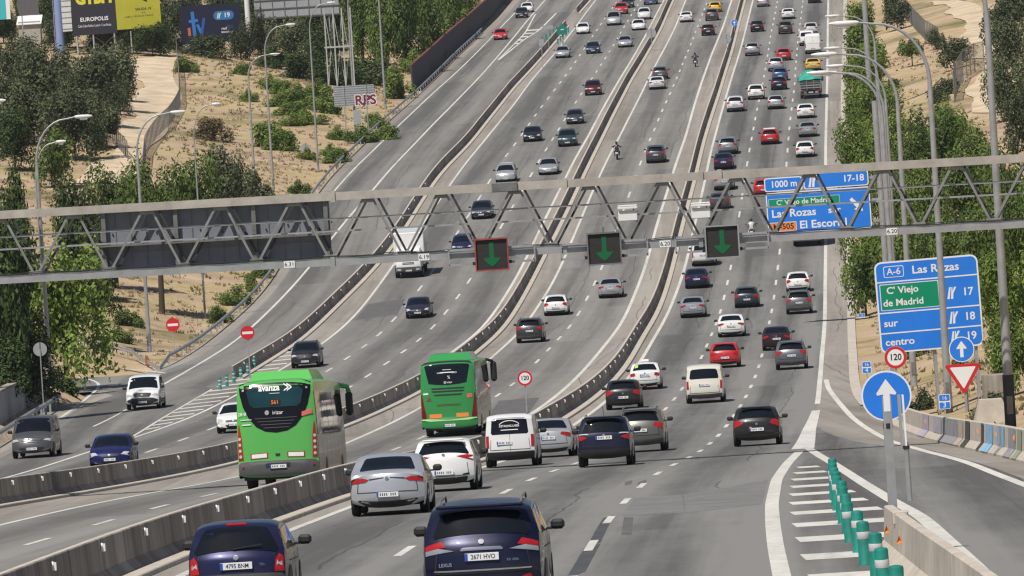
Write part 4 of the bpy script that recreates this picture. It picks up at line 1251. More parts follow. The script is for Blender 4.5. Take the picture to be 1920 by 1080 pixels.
r = place('suv', 1521, 66, 'D', (.5, .5, .52), 'silver SUV just ahead of the two white vans', name='suv')
r = place('suv', 1411, 105, 'D', (.42, .43, .45), 'silver SUV alone in the left lane, ahead of both white SUVs', name='suv', metal=.1)
r = place('suv', 1473, 64, 'D', DKGR, 'charcoal pickup like SUV directly behind the distant white saloon', name='suv', metal=.3)
r = place('hatch', 1420, 60, 'D', (.016, .017, .02), 'black hatchback in the left lane beside the charcoal SUV', name='hatchback', metal=.5)
r = place('sedan', 1478, 36, 'D', WHITE, 'white saloon at the head of the middle lane, ahead of the charcoal SUV', name='saloon_car')
r = place('hatch', 1431, 13, 'D', (.40, .41, .43), 'silver hatchback cut near the top edge in the left lane', name='hatchback', metal=.1)
r = place('sedan', 1527, 6, 'D', (.03, .03, .034), 'dark saloon at the top edge in the right lane', name='saloon_car', metal=.4)
# --- bus lanes in the middle
r = place('suv', 994, 643, 'C', DKGR, 'dark grey SUV in the left bus lane ahead of the coaches', name='suv', metal=.2)
r = place('hatch', 1043, 592, 'C', WHITE, 'white hatchback ahead of the dark grey SUV in the bus lanes', name='hatchback')
r = place('sedan', 1145, 559, 'C', (.44, .45, .46), 'silver saloon below the middle lane signal', name='saloon_car', metal=.1)
r = place('suv', 1230, 306, 'C', (.07, .08, .095), 'blue grey SUV level with the motorcycle in the bus lanes', name='suv', metal=.2)
r = place('sedan', 1232, 168, 'C', (.60, .61, .62), 'white saloon hugging the grey hatchback ahead of it', name='saloon_car')
r = place('hatch', 1238, 149, 'C', GREY, 'grey hatchback directly ahead of a white saloon in the bus lanes', name='hatchback', metal=.2)
r = place('hatch', 1328, 67, 'C', (.022, .021, .022), 'black hatchback in the right bus lane behind the grey SUV', name='hatchback', metal=.5)
r = place('suv', 1335, 39, 'C', (.09, .09, .092), 'grey SUV right behind the yellow car', name='suv', metal=.2)
r = place('hatch', 1341, 23, 'C', YEL, 'bright yellow car at the top of the bus lanes', name='hatchback')
r = place('sedan', 1287, 42, 'C', WHITE, 'white saloon in the left bus lane beside the grey SUV and yellow car', name='saloon_car')
# --- oncoming carriageway
r = place('hatch', 208, 881, 'B', (.012, .015, .105), 'bright dark blue hatchback coming towards the camera beside the near barrier', name='hatchback', metal=.3)
r = place('mpv', 62, 859, 'A', (.10, .10, .105), 'grey people carrier with large chrome grille coming past the left guard rail', 'minibus', name='people_carrier', metal=.2)
b = MB(); lo = TYPES['mpv']['loft']
for k in range(3): lo.decal(b, rr(.56 - .03 * k, .88 - .07 * k, .57 - .03 * k, .905 - .07 * k, .008), chrome, False, off=.025)
b.build('grille_bars', r)
r = place('mpv', 269, 768, 'A', (.70, .71, .72), 'white van with black bumper coming off the slip road', 'van', name='van')
b = MB(); lo.decal(b, [(-.97, .3), (.97, .3), (.97, .62), (.7, .68), (-.7, .68), (-.97, .62)], blk, False, off=.02); b.build('front_bumper', r)
b = MB(); lo.side(b, [(-2.2, .3), (2.1, .3), (2.1, .55), (-2.2, .55)], blk); b.build('side_trim', r)
r = place('hatch', 440, 812, 'B', WHITE, 'white hatchback half hidden by the nearer green coach', name='hatchback')
r = place('suv', 573, 690, 'B', (.02, .02, .026), 'black SUV with round headlamps approaching behind the nearer coach', name='suv', metal=.5)
r = place('sedan', 784, 597, 'B', (.02, .022, .045), 'navy saloon approaching in the middle lane with headlamps glinting', name='saloon_car', metal=.4)
r = place('hatch', 867, 477, 'B', NAVY, 'navy hatchback passing under the left lane signal', name='hatchback', metal=.4)
r = place('sedan', 903, 411, 'B', (.02, .025, .04), 'black saloon seen through the gantry rails, oncoming', name='saloon_car', metal=.4)
r = place('suv', 948, 343, 'B', (.48, .49, .50), 'silver SUV oncoming just behind the gantry top beam', name='suv', metal=.1)
r = place('sedan', 1028, 328, 'B', (.42, .43, .44), 'pale silver saloon oncoming, right of the silver SUV behind the gantry', name='saloon_car', metal=.1)
r = place('sedan', 998, 266, 'B', (.014, .015, .02), 'black saloon oncoming in the middle lane, left of the dark teal car', name='saloon_car', metal=.5)
r = place('suv', 1064, 275, 'B', TEALB, 'dark teal car oncoming just below the dark grey one', name='hatchback', metal=.3)
r = place('hatch', 1078, 233, 'B', (.06, .065, .07), 'dark grey hatchback oncoming above the dark teal car', name='hatchback', metal=.2)
r = place('suv', 1112, 179, 'B', MAROON, 'maroon crossover oncoming, alone in the right lane', name='crossover_car', metal=.3)
r = place('hatch', 1055, 109, 'B', (.40, .42, .44), 'silver hatchback oncoming beside the teal gore marker', name='hatchback', metal=.1)
r = place('hatch', 1112, 101, 'B', (.03, .04, .075), 'dark blue hatchback oncoming right of a silver hatchback', name='hatchback', metal=.3)
r = place('sedan', 1172, 89, 'B', (.45, .46, .48), 'silver saloon oncoming in the right lane nearest the barrier', name='saloon_car', metal=.1)
r = place('hatch', 1093, 64, 'B', WHITE, 'white hatchback oncoming in the left lane above the silver one', name='hatchback')
r = place('mpv', 1151, 48, 'B', (.48, .49, .50), 'silver people carrier oncoming just below the red SUV', 'minibus', name='people_carrier', metal=.1)
r = place('sedan', 1197, 57, 'B', WHITE, 'white saloon oncoming in front of another white car', name='saloon_car')
r = place('suv', 1208, 37, 'B', (.62, .62, .62), 'white car with dark windscreen oncoming behind the white saloon', name='hatchback')
r = place('suv', 1165, 27, 'B', (.38, .02, .02), 'red SUV oncoming with a dark car close behind', name='suv')
r = place('sedan', 1177, 15, 'B', (.03, .03, .04), 'dark car oncoming tucked behind the red SUV', name='saloon_car')
r = place('panel_van', 1220, 9, 'B', (.05, .07, .15), 'slate blue van cut by the top edge of the photo', 'van', name='panel_van')
r = place('hatch', 938, 75, 'A', RED, 'red hatchback alone on the slip road on the left', name='hatchback')
r = place('hatch', 978, 34, 'A', (.02, .02, .022), 'black hatchback on the slip road just in front of the white car', name='hatchback', metal=.5)
r = place('hatch', 988, 24, 'A', WHITE, 'white hatchback on the slip road behind the black one', name='hatchback')

# --- the two coaches
busg = mat('coach_silver', (.15, .148, .14), .25, .4, var=.2, scale=1.5, coat=.3)
bglass = mat('coach_glass', (.012, .045, .055), .15, spec=.3, var=.3, scale=.8)
scr = mat('display_dark', (.012, .018, .022), .3)


def coach(px, py, lane, col, label, style, yaw):
    L, W, H = 12.6, 2.55, 3.42
    F = L / 2
    prof = [(F - .2, .35), (F - .05, .45), (F, .9), (F - .1, 1.4), (F - .3, 2.3), (F - .6, 3.1), (F - 1.0, 3.36), (0, 3.42), (-F + .5, 3.40), (-F + .2, 3.3), (-F + .12, 3.0), (-F + .03, 2.0), (-F, 1.2), (-F, .85), (-F - .04, .8), (-F - .03, .45), (-F + .06, .36)]
    lo = Loft(L, W, H, prof, lambda y: 2.3, wr=.93, gc=.36, cf=.3, cr=.10, sq=.07, crown=.05, tap=.012)
    g = groad(px, py); a = HEAD[lane].ang(g.y) + rad(yaw); d = Vector((math.sin(a), math.cos(a), 0))
    cen = g + d * (F - 2.6); cen.z = zr(cen.y) + .012
    root = tag(empty('coach', cen, -a, math.atan(slope(g.y))), label, 'coach', 'green coaches in the bus lanes')
    b = MB(); lo.body(b, paint, arches=(F - 2.6, -F + 3.2), ar=.58); o = b.build('body', root, 35); o.color = (*col, 1)
    # roof air unit with sloping ends
    b = MB(); vs = []
    for (y, z, hw) in ((-3.6, H - .04, 1.0), (-3.1, H + .26, .86), (.6, H + .26, .86), (1.3, H - .02, 1.0)):
        for sg in (-1, 1): vs.append((sg * hw, y, z))
    base = [(-1.02, -3.6, H - .1), (1.02, -3.6, H - .1), (1.02, 1.3, H - .1), (-1.02, 1.3, H - .1)]
    b.add(vs + base, [(0, 1, 3, 2), (2, 3, 5, 4), (4, 5, 7, 6), (8, 0, 2), (8, 2, 4), (8, 4, 11), (4, 6, 11), (1, 9, 3), (3, 9, 5), (5, 9, 10), (5, 10, 7), (0, 8, 9, 1)], paint)
    o = b.build('roof_unit', root); o.color = (*[min(1, c * 1.15) for c in col], 1)
    for sg in (-1, 1):
        for k in range(5):
            y1 = F - 1.0 - k * 2.25; b = MB(); lo.side(b, [(y1, 1.62), (y1, 2.98), (y1 - 2.15, 2.98), (y1 - 2.15, 1.62)], glass, off=.012, sides=(sg,)); b.build('side_window', root, 35)
        b = MB(); lo.side(b, [(F - .7, .5), (F - .7, 1.58), (-F + .35, 1.58), (-F + .35, .5)], busg, off=.006, sides=(sg,))
        for k in range(6): lo.side(b, [(F - 2 - k * 1.7, .55), (F - 2 - k * 1.7, 1.5), (F - 2.03 - k * 1.7, 1.5), (F - 2.03 - k * 1.7, .55)], blk, off=.012, sides=(sg,))
        b.build('side_panel', root, 35)
        for wy in (F - 2.6, -F + 3.2):
            b = MB(); b.tube([(sg * (W / 2 - .32), wy, .5), (sg * (W / 2 - .02), wy, .5)], .5, tyre, 24); b.tube([(sg * (W / 2 - .1), wy, .5), (sg * (W / 2 - .005), wy, .5)], .29, rim, 18); b.build('wheel', root, 40)
        b = MB()
        if style: b.tube([(sg * 1.1, F - .5, 3.15), (sg * 1.38, F - .1, 3.08), (sg * 1.42, F + .05, 2.9)], .085, paint, 8); b.box((sg * 1.42, F + .02, 2.52), (.24, .2, .8), blk, bev=.08)
        else: b.tube([(sg * 1.1, F - .5, 3.2), (sg * 1.4, F - .1, 3.1)], .07, blk, 8); b.box((sg * 1.44, F - .05, 2.62), (.30, .22, .95), blk, bev=.1)
        o = b.build('mirror', root, 40); o.color = (*col, 1)
    b = MB(); b.box((0, -F + 1.0, .42), (2.2, 1.6, .25), blk); b.box((0, -F + 3.2, .5), (1.9, .5, .4), blk); b.build('chassis', root)
    if style:
        U = [(-.955, 3.36), (-.93, 3.0), (-.84, 2.6), (-.70, 2.25), (-.50, 1.95), (-.28, 1.80), (0, 1.75), (.28, 1.80), (.50, 1.95), (.70, 2.25), (.84, 2.6), (.93, 3.0), (.955, 3.36), (.6, 3.405), (-.6, 3.405)]
        b = MB(); lo.decal(b, U, mat('gloss_black', (.006, .006, .008), .22, spec=.3), True, off=.012)
        for k in range(4): lo.decal(b, rr(.52 - .07 * k, 2.2 - .1 * k, .54 - .07 * k, 2.22 - .1 * k, .004), dgrey, True, off=.025)
        for sg in (-1, 1): lo.decal(b, [(sg * .84 + math.cos(q) * .03, 3.13 + math.sin(q) * .04) for q in [k * math.pi / 5 for k in range(10)]], galv, True, off=.02)
        b.build('rear_cowl', root, 35)
        b = MB(); lo.decal(b, rr(.66, 2.55, .74, 3.16, .1), bglass, True, off=.022)
        b.build('rear_window', root, 35)
        b = MB(); stext(lo, b, 'avanza', -.14, 3.14, .27, white_ink, bold=.03, off=.04)
        for k in range(2):
            for (p, q) in (((.25 + k * .08, 3.24), (.38 + k * .08, 3.14)), ((.38 + k * .08, 3.14), (.25 + k * .08, 3.04))):
                lo.decal(b, [(p[0], p[1] + .02), (q[0], q[1] + .02), (q[0], q[1] - .02), (p[0], p[1] - .02)], white_ink, True, off=.04, skirt=0)
        stext(lo, b, 'irizar', .06, 2.37, .17, white_ink, off=.04); stext(lo, b, '2818', -.86, 2.37, .14, white_ink, off=.04)
        lo.decal(b, [(-.22 + math.cos(q) * .055, 2.38 + math.sin(q) * .075) for q in [k * math.pi / 7 for k in range(14)]], galv, True, off=.04, skirt=0)
        lo.decal(b, rr(.13, 2.96, .13, 2.985, .004), mat('pale_teal', (.3, .5, .5), .5), True, off=.04, skirt=0)
        lo.decal(b, [(.66, 2.22), (.94, 2.3), (.93, 2.44), (.67, 2.36)], mat('sticker_red', (.62, .12, .11), .5), True, off=.03, skirt=0)
        lo.decal(b, [(-.90, 2.18), (-.62, 2.18), (-.62, 2.2), (-.90, 2.2)], white_ink, True, off=.03, skirt=0); lo.decal(b, [(-.86, 2.02), (-.64, 2.02), (-.64, 2.05), (-.86, 2.05)], white_ink, True, off=.03, skirt=0)
        b.build('lettering', root)
        b = MB(); lo.decal(b, rr(.14, 2.6, .14, 2.78, .01), scr, True, off=.03); stext(lo, b, '561', 0, 2.69, .17, mat('led_orange', (.5, .12, .02), .5, emit=(1, .25, .05), es=.25), bold=.02, off=.045); b.build('route_display', root)
        for sg in (-1, 1):
            b = MB(); P = [(.86, .93), (.985, .93), (.985, 1.6), (.965, 2.05), (.945, 2.05), (.885, 1.6)]
            lo.decal(b, [(p[0] * sg, p[1]) for p in P], redl, True, off=.016); t = b.build('tail_light', root, 35)
            for k in range(4):
                b = MB(); lo.decal(b, [(sg * (.93 + .004 * k) + math.cos(q) * .036, 1.05 + .185 * k + math.sin(q) * .05) for q in [m * math.pi / 6 for m in range(12)]], clearl, True, off=.03); b.build('lens', t, 35)
            b = MB(); lo.decal(b, [(sg * .24, .97), (sg * .68, .95), (sg * .68, 1.12), (sg * .24, 1.14)], redl, True, off=.012, skirt=0); lo.decal(b, [(sg * .27, .99), (sg * .65, .975), (sg * .65, 1.10), (sg * .27, 1.115)], signw, True, off=.018, skirt=0); b.build('reflector', root)
        b = MB(); lo.decal(b, rr(.985, .42, .985, .88, .05), dgrey, True, off=.03); lo.decal(b, rr(.3, .66, .3, .8, .02), blk, True, off=.036)
        for sg in (-1, 1): lo.decal(b, [(sg * .88 + math.cos(q) * .03, .72 + math.sin(q) * .04) for q in [m * math.pi / 4 for m in range(8)]], redl, True, off=.05)
        b.build('rear_bumper', root, 35)
        inst('licence_plate', _pm, root, loc=lo.surf(lo.tz(.70, True), .0, .06))
        b = MB(); lo.decal(b, rr(.05, 1.03, .05, 1.10, .005), blk, True, off=.02); b.build('handle', root)
    else:
        b = MB(); lo.decal(b, [(-.86, 3.22), (-.70, 2.42), (-.4, 2.36), (0, 2.33), (.4, 2.36), (.70, 2.42), (.86, 3.22), (.8, 3.27), (-.8, 3.27)], glass, True, off=.014); b.build('rear_window', root, 35)
        b = MB(); lo.decal(b, rr(.97, 3.33, .9, 3.39, .02), blk, True, off=.012)
        for k, (z, wd) in enumerate(((2.15, .58), (2.02, .56), (1.86, .48))): lo.decal(b, rr(wd, z, wd + .03, z + .06, .01), blk, True, off=.014)
        b.build('vent', root, 35)
        b = MB(); stext(lo, b, 'www.           .com', 0, 2.88, .13, white_ink, off=.03); lo.decal(b, rr(.26, 2.87, .26, 2.91, .004), white_ink, True, off=.03, skirt=0); stext(lo, b, 'irizar', .08, 2.44, .13, white_ink, off=.03); stext(lo, b, '%', .06, 2.66, .2, white_ink, off=.03)
        lo.decal(b, [(-.09 + math.cos(q) * .05, 2.44 + math.sin(q) * .07) for q in [k * math.pi / 7 for k in range(14)]], galv, True, off=.03, skirt=0)
        lo.decal(b, rr(.16, 3.0, .16, 3.02, .003), white_ink, True, off=.03, skirt=0)
        rdk = mat('dull_red_ink', (.16, .05, .02), .6)
        lo.decal(b, rr(.42, 1.45, .42, 1.475, .003), rdk, True, off=.014, skirt=0); lo.decal(b, rr(.42, 1.40, .42, 1.41, .003), rdk, True, off=.014, skirt=0)
        lo.decal(b, [(-.80, 1.64), (-.60, 1.64), (-.68, 1.86)], rdk, True, off=.014, skirt=0); lo.decal(b, [(-.9, 1.93), (-.72, 1.93), (-.72, 2.0), (-.9, 2.0)], white_ink, True, off=.014, skirt=0)
        lo.decal(b, [(.68, 1.7), (.86, 1.72), (.86, 1.9), (.68, 1.88)], mat('sticker_red', (.62, .12, .11), .5), True, off=.014, skirt=0); b.build('lettering', root)
        for sg in (-1, 1):
            b = MB(); P = [(.80, .86), (.985, .9), (.985, 1.95), (.95, 1.95), (.88, 1.4)]
            lo.decal(b, [(p[0] * sg, p[1]) for p in P], mat('lamp_dark_red', (.16, .008, .01), .2, var=.3), True, off=.016); b.build('tail_light', root, 35)
            b = MB(); lo.decal(b, [(sg * .26, .86), (sg * .70, .86), (sg * .70, 1.04), (sg * .26, 1.04)], signo, True, off=.014, skirt=0); b.build('reflector', root)
        b = MB(); lo.decal(b, rr(.99, .40, .99, .72, .04), paint, True, off=.05); lo.decal(b, [(-.99, .80), (-.7, .72), (.7, .72), (.99, .80), (.99, .84), (.7, .76), (-.7, .76), (-.99, .84)], mat('pale_green', (.4, .6, .3), .4), True, off=.06, skirt=0)
        o = b.build('rear_bumper', root, 35); o.color = (*col, 1)
        inst('licence_plate', _pm, root, loc=lo.surf(lo.tz(.52, True), .0, .07))
    return root


coach(537, 914, 'C', (.088, .385, .082), 'nearer green coach with black curved rear panel lettered avanza', 1, 0.2)
coach(851, 816, 'C', (.026, .235, .06), 'farther darker green coach with plain rear window and orange reflectors', 0, 0)


def truck(px, py, lane, face, label, name, box_col, kind):
    L, W, H = 7.6, 2.45, 3.5
    g = groad(px, py); a = HEAD[lane].ang(g.y); d = Vector((math.sin(a), math.cos(a), 0)); sl = math.atan(slope(g.y))
    cen = g + d * (L * .42); cen.z = zr(cen.y) + .012
    root = tag(empty(name, cen, -a if face == 'r' else -a + math.pi, sl if face == 'r' else -sl), label, 'lorry')
    F = L / 2
    # cab at +y
    cp = [(F - .1, .45), (F, .6), (F, 1.15), (F - .06, 1.35), (F - .28, 2.15), (F - .55, 2.4), (F - 1.7, 2.42), (F - 1.75, 1.4), (F - 1.72, .5)]
    lo = Loft(L, 2.12 if kind == 'box' else 2.4, 2.42, cp, lambda y: 1.35, wr=.9, gc=.45, cf=.12, cr=.0, sq=.05)
    vs = []; b = MB()
    n = lo.n; nj = 9
    for i in range(n):
        for k in range(nj): vs.append(lo.surf(i, -1 + 2 * k / (nj - 1)))
    b.add(vs, [(i * nj + k, i * nj + k + 1, (i + 1) * nj + k + 1, (i + 1) * nj + k) for i in range(n - 1) for k in range(nj - 1)], paint)
    for sg in (0, nj - 1): b.add([vs[i * nj + sg] for i in range(n)], [tuple(range(n)) if sg else tuple(range(n))[::-1]], paint)
    o = b.build('cab', root, 40); o.color = (.72, .72, .72, 1)
    b = MB(); lo.decal(b, rr(.88, 1.42, .82, 2.12, .05), glass, False, off=.012); b.build('windscreen', root)
    b = MB(); lo.decal(b, rr(.97, .47, .97, .9, .04), dgrey, False, off=.03); b.build('front_bumper', root)
    b = MB(); [lo.decal(b, rr(.5, z, .5, z + .05, .01), blk, False, off=.02) for z in (1.12, 1.22)]; b.build('grille', root)
    for sg in (-1, 1):
        b = MB(); lo.decal(b, [(sg * .62, .6), (sg * .92, .6), (sg * .92, .78), (sg * .62, .78)], clearl, False, off=.04); b.build('headlight', root)
        b = MB(); b.box((sg * 1.3, F - .35, 1.75), (.2, .12, .5), blk, bev=.03); b.bar((sg * 1.02, F - .5, 1.9), (sg * 1.3, F - .35, 1.9), .04, .04, blk); b.build('mirror', root)
        for wy in (F - 1.1, -F + 1.7):
            b = MB(); b.tube([(sg * .80, wy, .42), (sg * 1.12, wy, .42)], .42, tyre, 20); b.tube([(sg * .9, wy, .42), (sg * 1.13, wy, .42)], .23, rim, 14); b.build('wheel', root, 40)
        b = MB(); b.box((sg * .9, -F + .0, .85), (.32, .05, .14), redl, bev=.01); b.build('tail_light', root)
    b = MB(); b.box((0, -.6, .75), (.9, L - 1.6, .28), blk); b.box((0, -F + .03, .55), (2.3, .1, .14), dgrey); b.build('chassis', root)
    inst('licence_plate', _pm, root, loc=(0, F + .06, .62) if face == 'f' else (0, -F - .04, .72), rot=(0, 0, math.pi if face == 'f' else 0))
    if kind == 'box':
        b = MB(); b.box((0, -F + 2.85, 2.2), (2.45, 5.6, 2.6), paint, bev=.05); b.box((0, -F + .06, 2.2), (.03, .04, 2.5), dgrey); b.box((0, -F + 2.85, .93), (2.46, 5.5, .08), dgrey)
        o = b.build('cargo_box', root); o.color = (*box_col, 1)
    else:
        b = MB(); tk = mat('tipper_steel', (.10, .11, .12), .5, .3, var=.4, scale=3)
        b.add([(-1.05, -F + .1, .95), (1.05, -F + .1, .95), (1.05, F - 2, .95), (-1.05, F - 2, .95), (-1.25, -F - .1, 2.0), (1.25, -F - .1, 2.0), (1.25, F - 1.9, 2.0), (-1.25, F - 1.9, 2.0)], [(0, 1, 5, 4), (1, 2, 6, 5), (2, 3, 7, 6), (3, 0, 4, 7)], tk)
        for z in (1.2, 1.45, 1.75): b.bar((-1.18, -F - .02, z), (1.18, -F - .02, z), .06, .09, galv)
        for x in (-1.15, -.4, .4, 1.15): b.bar((x * .9, -F + .04, .95), (x, -F - .1, 2.0), .07, .07, galv)
        b.build('tipper_body', root)
        b = MB(); tp = mat('tarpaulin_teal', (.03, .30, .23), .6, var=.3, scale=1.4, bump=.3); vs = []; nx, ny = 8, 10
        rnd = random.Random(4)
        for j in range(ny + 1):
            for i in range(nx + 1):
                x = -1.27 + 2.54 * i / nx; y = -F - .14 + (L - 1.9) * j / ny
                z = 2.02 + .85 * math.sin(math.pi * min(1, max(0, (i / nx)))) ** .7 * min(1, j / 3 + .12) + rnd.uniform(-.07, .07)
                vs.append((x, y, z))
        b.add(vs, [(j * (nx + 1) + i, j * (nx + 1) + i + 1, (j + 1) * (nx + 1) + i + 1, (j + 1) * (nx + 1) + i) for j in range(ny) for i in range(nx)], tp)
        b.build('tarpaulin', root, 50)
    return root


truck(768, 521, 'B', 'f', 'white box lorry coming under the left half of the gantry', 'box_lorry', (.74, .74, .74), 'box')
truck(1521, 185, 'D', 'r', 'tipper lorry with a teal tarpaulin in the right lane', 'tipper_lorry', (.1, .3, .25), 'tip')
truck(1514, 462, 'D', 'r', 'lorry whose dark tail shows under the gantry bottom beam at the right', 'lorry', (.05, .05, .055), 'box')


# --- motorcycles and their riders
def person_mesh():
    J = {'pel': (0, -.22, .86, .15), 'wai': (0, -.14, 1.02, .14), 'che': (0, -.02, 1.24, .165), 'nec': (0, .06, 1.42, .065), 'hed': (0, .09, 1.53, .085), 'top': (0, .10, 1.63, .07)}
    for s, k in ((-1, 'l'), (1, 'r')):
        J['sh' + k] = (s * .19, .0, 1.34, .075); J['el' + k] = (s * .34, .16, 1.13, .055); J['wr' + k] = (s * .35, .42, 1.08, .04); J['ha' + k] = (s * .34, .50, 1.07, .04)
        J['hi' + k] = (s * .11, -.18, .82, .10); J['kn' + k] = (s * .24, .17, .74, .075); J['an' + k] = (s * .22, -.12, .40, .05); J['fo' + k] = (s * .22, .08, .35, .045)
    E = [('pel', 'wai'), ('wai', 'che'), ('che', 'nec'), ('nec', 'hed'), ('hed', 'top')]
    for k in 'lr': E += [('che', 'sh' + k), ('sh' + k, 'el' + k), ('el' + k, 'wr' + k), ('wr' + k, 'ha' + k), ('pel', 'hi' + k), ('hi' + k, 'kn' + k), ('kn' + k, 'an' + k), ('an' + k, 'fo' + k)]
    ks = list(J); me = bpy.data.meshes.new('p'); me.from_pydata([J[k][:3] for k in ks], [(ks.index(a), ks.index(c)) for a, c in E], [])
    o = bpy.data.objects.new('p', me); COL.objects.link(o)
    o.modifiers.new('s', 'SKIN'); o.modifiers.new('d', 'SUBSURF').levels = 1
    for i, k in enumerate(ks):
        sv = me.skin_vertices[0].data[i]; sv.radius = (J[k][3], J[k][3] * .9); sv.use_root = (k == 'pel')
    bpy.context.view_layer.update()
    m = bpy.data.meshes.new_from_object(o.evaluated_get(bpy.context.evaluated_depsgraph_get()))
    bpy.data.objects.remove(o)
    b = MB(); cl = mat('rider_clothing', (.02, .02, .023), .75, var=.3)
    b.add([v.co.copy() for v in m.vertices], [tuple(p.vertices) for p in m.polygons], paint)
    for s in (-1, 1):
        for f in range(4): b.tube([(s * (.30 + .022 * f), .50, 1.085), (s * (.30 + .022 * f), .545, 1.075), (s * (.30 + .022 * f), .535, 1.045 - .004 * (f == 3))], .011, blk, 6)
        b.tube([(s * .30, .49, 1.06), (s * .285, .52, 1.045), (s * .29, .545, 1.05)], .012, blk, 6)
    return mesh_of(b, 'person', 180)


pmesh = person_mesh()
hb = MB(); vs = []; fs = []
for i in range(9):
    for j in range(16):
        t = math.pi * i / 8; q = 2 * math.pi * j / 16; vs.append((math.sin(t) * math.cos(q) * .135, math.sin(t) * math.sin(q) * .155, math.cos(t) * .15))
for i in range(8):
    for j in range(16): fs.append((i * 16 + j, (i + 1) * 16 + j, (i + 1) * 16 + (j + 1) % 16, i * 16 + (j + 1) % 16))
hb.add(vs, fs, paint); hb.box((0, .115, .02), (.19, .10, .09), glass, bev=.03)
helm = mesh_of(hb, 'helmet', 60)


def moto(px, py, lane, bl, rl, col, jacket, helmet, top=False):
    g = groad(px, py); a = HEAD[lane].ang(g.y); d = Vector((math.sin(a), math.cos(a), 0)); cen = g + d * .8; cen.z = zr(cen.y) + .012
    sl = math.atan(slope(g.y))
    root = tag(empty('motorcycle', cen, -a, sl), bl, 'motorcycle', 'motorcycles')
    for y in (-.68, .74):
        b = MB(); n = 20; vs = []; fs = []
        for k in range(n):
            q = 2 * math.pi * k / n
            for (rr_, x) in ((.24, -.05), (.31, -.06), (.33, 0), (.31, .06), (.24, .05)): vs.append((x, y + math.cos(q) * rr_, .33 + math.sin(q) * rr_))
        for k in range(n):
            for i in range(4): fs.append((k * 5 + i, k * 5 + i + 1, ((k + 1) % n) * 5 + i + 1, ((k + 1) % n) * 5 + i))
        b.add(vs, fs, tyre)
        for k in range(6): q = math.pi * k / 3; b.bar((0, y, .33), (0, y + math.cos(q) * .26, .33 + math.sin(q) * .26), .025, .02, rim)
        b.build('wheel', root, 40)
    b = MB(); b.box((0, .1, .52), (.26, .62, .38), galvd, bev=.08); b.build('engine', root)
    b = MB(); b.box((0, .18, .86), (.30, .5, .22), paint, bev=.09); b.box((0, .62, .92), (.36, .3, .34), paint, bev=.1); b.box((0, -.62, .86), (.22, .34, .1), paint, bev=.04); o = b.build('body', root, 40); o.color = (*col, 1)
    b = MB(); b.box((0, -.3, .80), (.28, .7, .1), blk, bev=.04); b.build('seat', root)
    b = MB(); b.tube([(-.38, .52, 1.05), (-.12, .58, 1.02), (.12, .58, 1.02), (.38, .52, 1.05)], .018, blk, 8); b.build('handlebar', root)
    for sg in (-1, 1):
        b = MB(); b.tube([(sg * .09, .58, 1.0), (sg * .09, .74, .33)], .028, galv, 8); b.build('fork', root)
        b = MB(); b.box((sg * .42, .56, 1.2), (.15, .04, .09), blk, bev=.02); b.tube([(sg * .3, .54, 1.04), (sg * .42, .56, 1.2)], .01, blk, 5); b.build('mirror', root)
    b = MB(); b.box((0, -.80, .84), (.16, .05, .07), redl, bev=.015); b.build('tail_light', root)
    b = MB(); b.box((0, -.9, .66), (.22, .015, .16), plate_w); b.build('licence_plate', root)
    if top: b = MB(); b.box((0, -.66, 1.02), (.44, .36, .28), paint, bev=.06); o = b.build('top_box', root); o.color = (.7, .7, .7, 1)
    p = empty('person', cen, -a, sl); tag(p, rl, 'person', 'motorcycle riders')
    o = inst('clothed_figure', pmesh, p, color=(*jacket, 1)); inst('helmet', helm, p, loc=(0, .10, 1.57), color=(*helmet, 1))


moto(1157, 300, 'C', 'dark motorcycle with a pale number plate near the left line of the bus lanes', 'rider in black on the motorcycle near the left line of the bus lanes', BLACK, (.02, .02, .022), (.03, .03, .03))
moto(1304, 126, 'C', 'dark motorcycle far off in the right bus lane, well above the gantry', 'rider in navy on the far motorcycle in the right bus lane', BLACK, (.018, .02, .035), (.02, .02, .025))
moto(1410, 450, 'D', 'motorcycle behind the gantry beam, between the lane signal and the blue sign', 'rider in a pale grey jacket just right of the right hand lane signal', BLACK, (.5, .5, .5), (.03, .03, .03))
# ------------------------------------------------------------------ barriers, rails, walls
retro = mat('reflector_white', (.75, .75, .75), .4)


def sweep(f, y0, y1, prof, m, step=4.0, joints=None):
    """profile (offset to the right of travel, height) swept along a road line"""
    mb = MB(); ys = frange(y0, y1, step); vs = []; k = len(prof)
    for y in ys:
        a = math.atan2(f(y + 2) - f(y - 2), 4.0); z = zr(y)
        for (o, h) in prof: vs.append((f(y) + o * math.cos(a), y - o * math.sin(a), z + h))
    mb.add(vs, [(i * k + j, i * k + (j + 1) % k, (i + 1) * k + (j + 1) % k, (i + 1) * k + j) for i in range(len(ys) - 1) for j in range(k)], m)
    mb.add(vs[:k], [tuple(range(k))], m); mb.add(vs[-k:], [tuple(range(k))[::-1]], m)
    return mb


refb = MB()
refb.add([(-.0, -.07, 0), (0, .07, 0), (0, .07, .10), (0, .03, .15), (0, -.03, .15), (0, -.07, .10), (.03, -.07, 0), (.03, .07, 0), (.03, .07, .10), (.03, .03, .15), (.03, -.03, .15), (.03, -.07, .10)],
         [(5, 4, 3, 2, 1, 0), (6, 7, 8, 9, 10, 11), (0, 1, 7, 6), (1, 2, 8, 7), (2, 3, 9, 8), (3, 4, 10, 9), (4, 5, 11, 10), (5, 0, 6, 11)], retro)
refb.box((.03, -.03, .07), (.10, .02, .14), retro)
_ref = mesh_of(refb, 'reflector')
NJ = [(-.60, 0), (-.60, .08), (-.42, .28), (-.385, .84), (-.36, .86), (-.24, .86), (-.215, .84), (-.18, .28), (0, .08), (0, 0)]
capm = mat('barrier_cap', (.47, .42, .37), .9, var=.18, scale=2.)


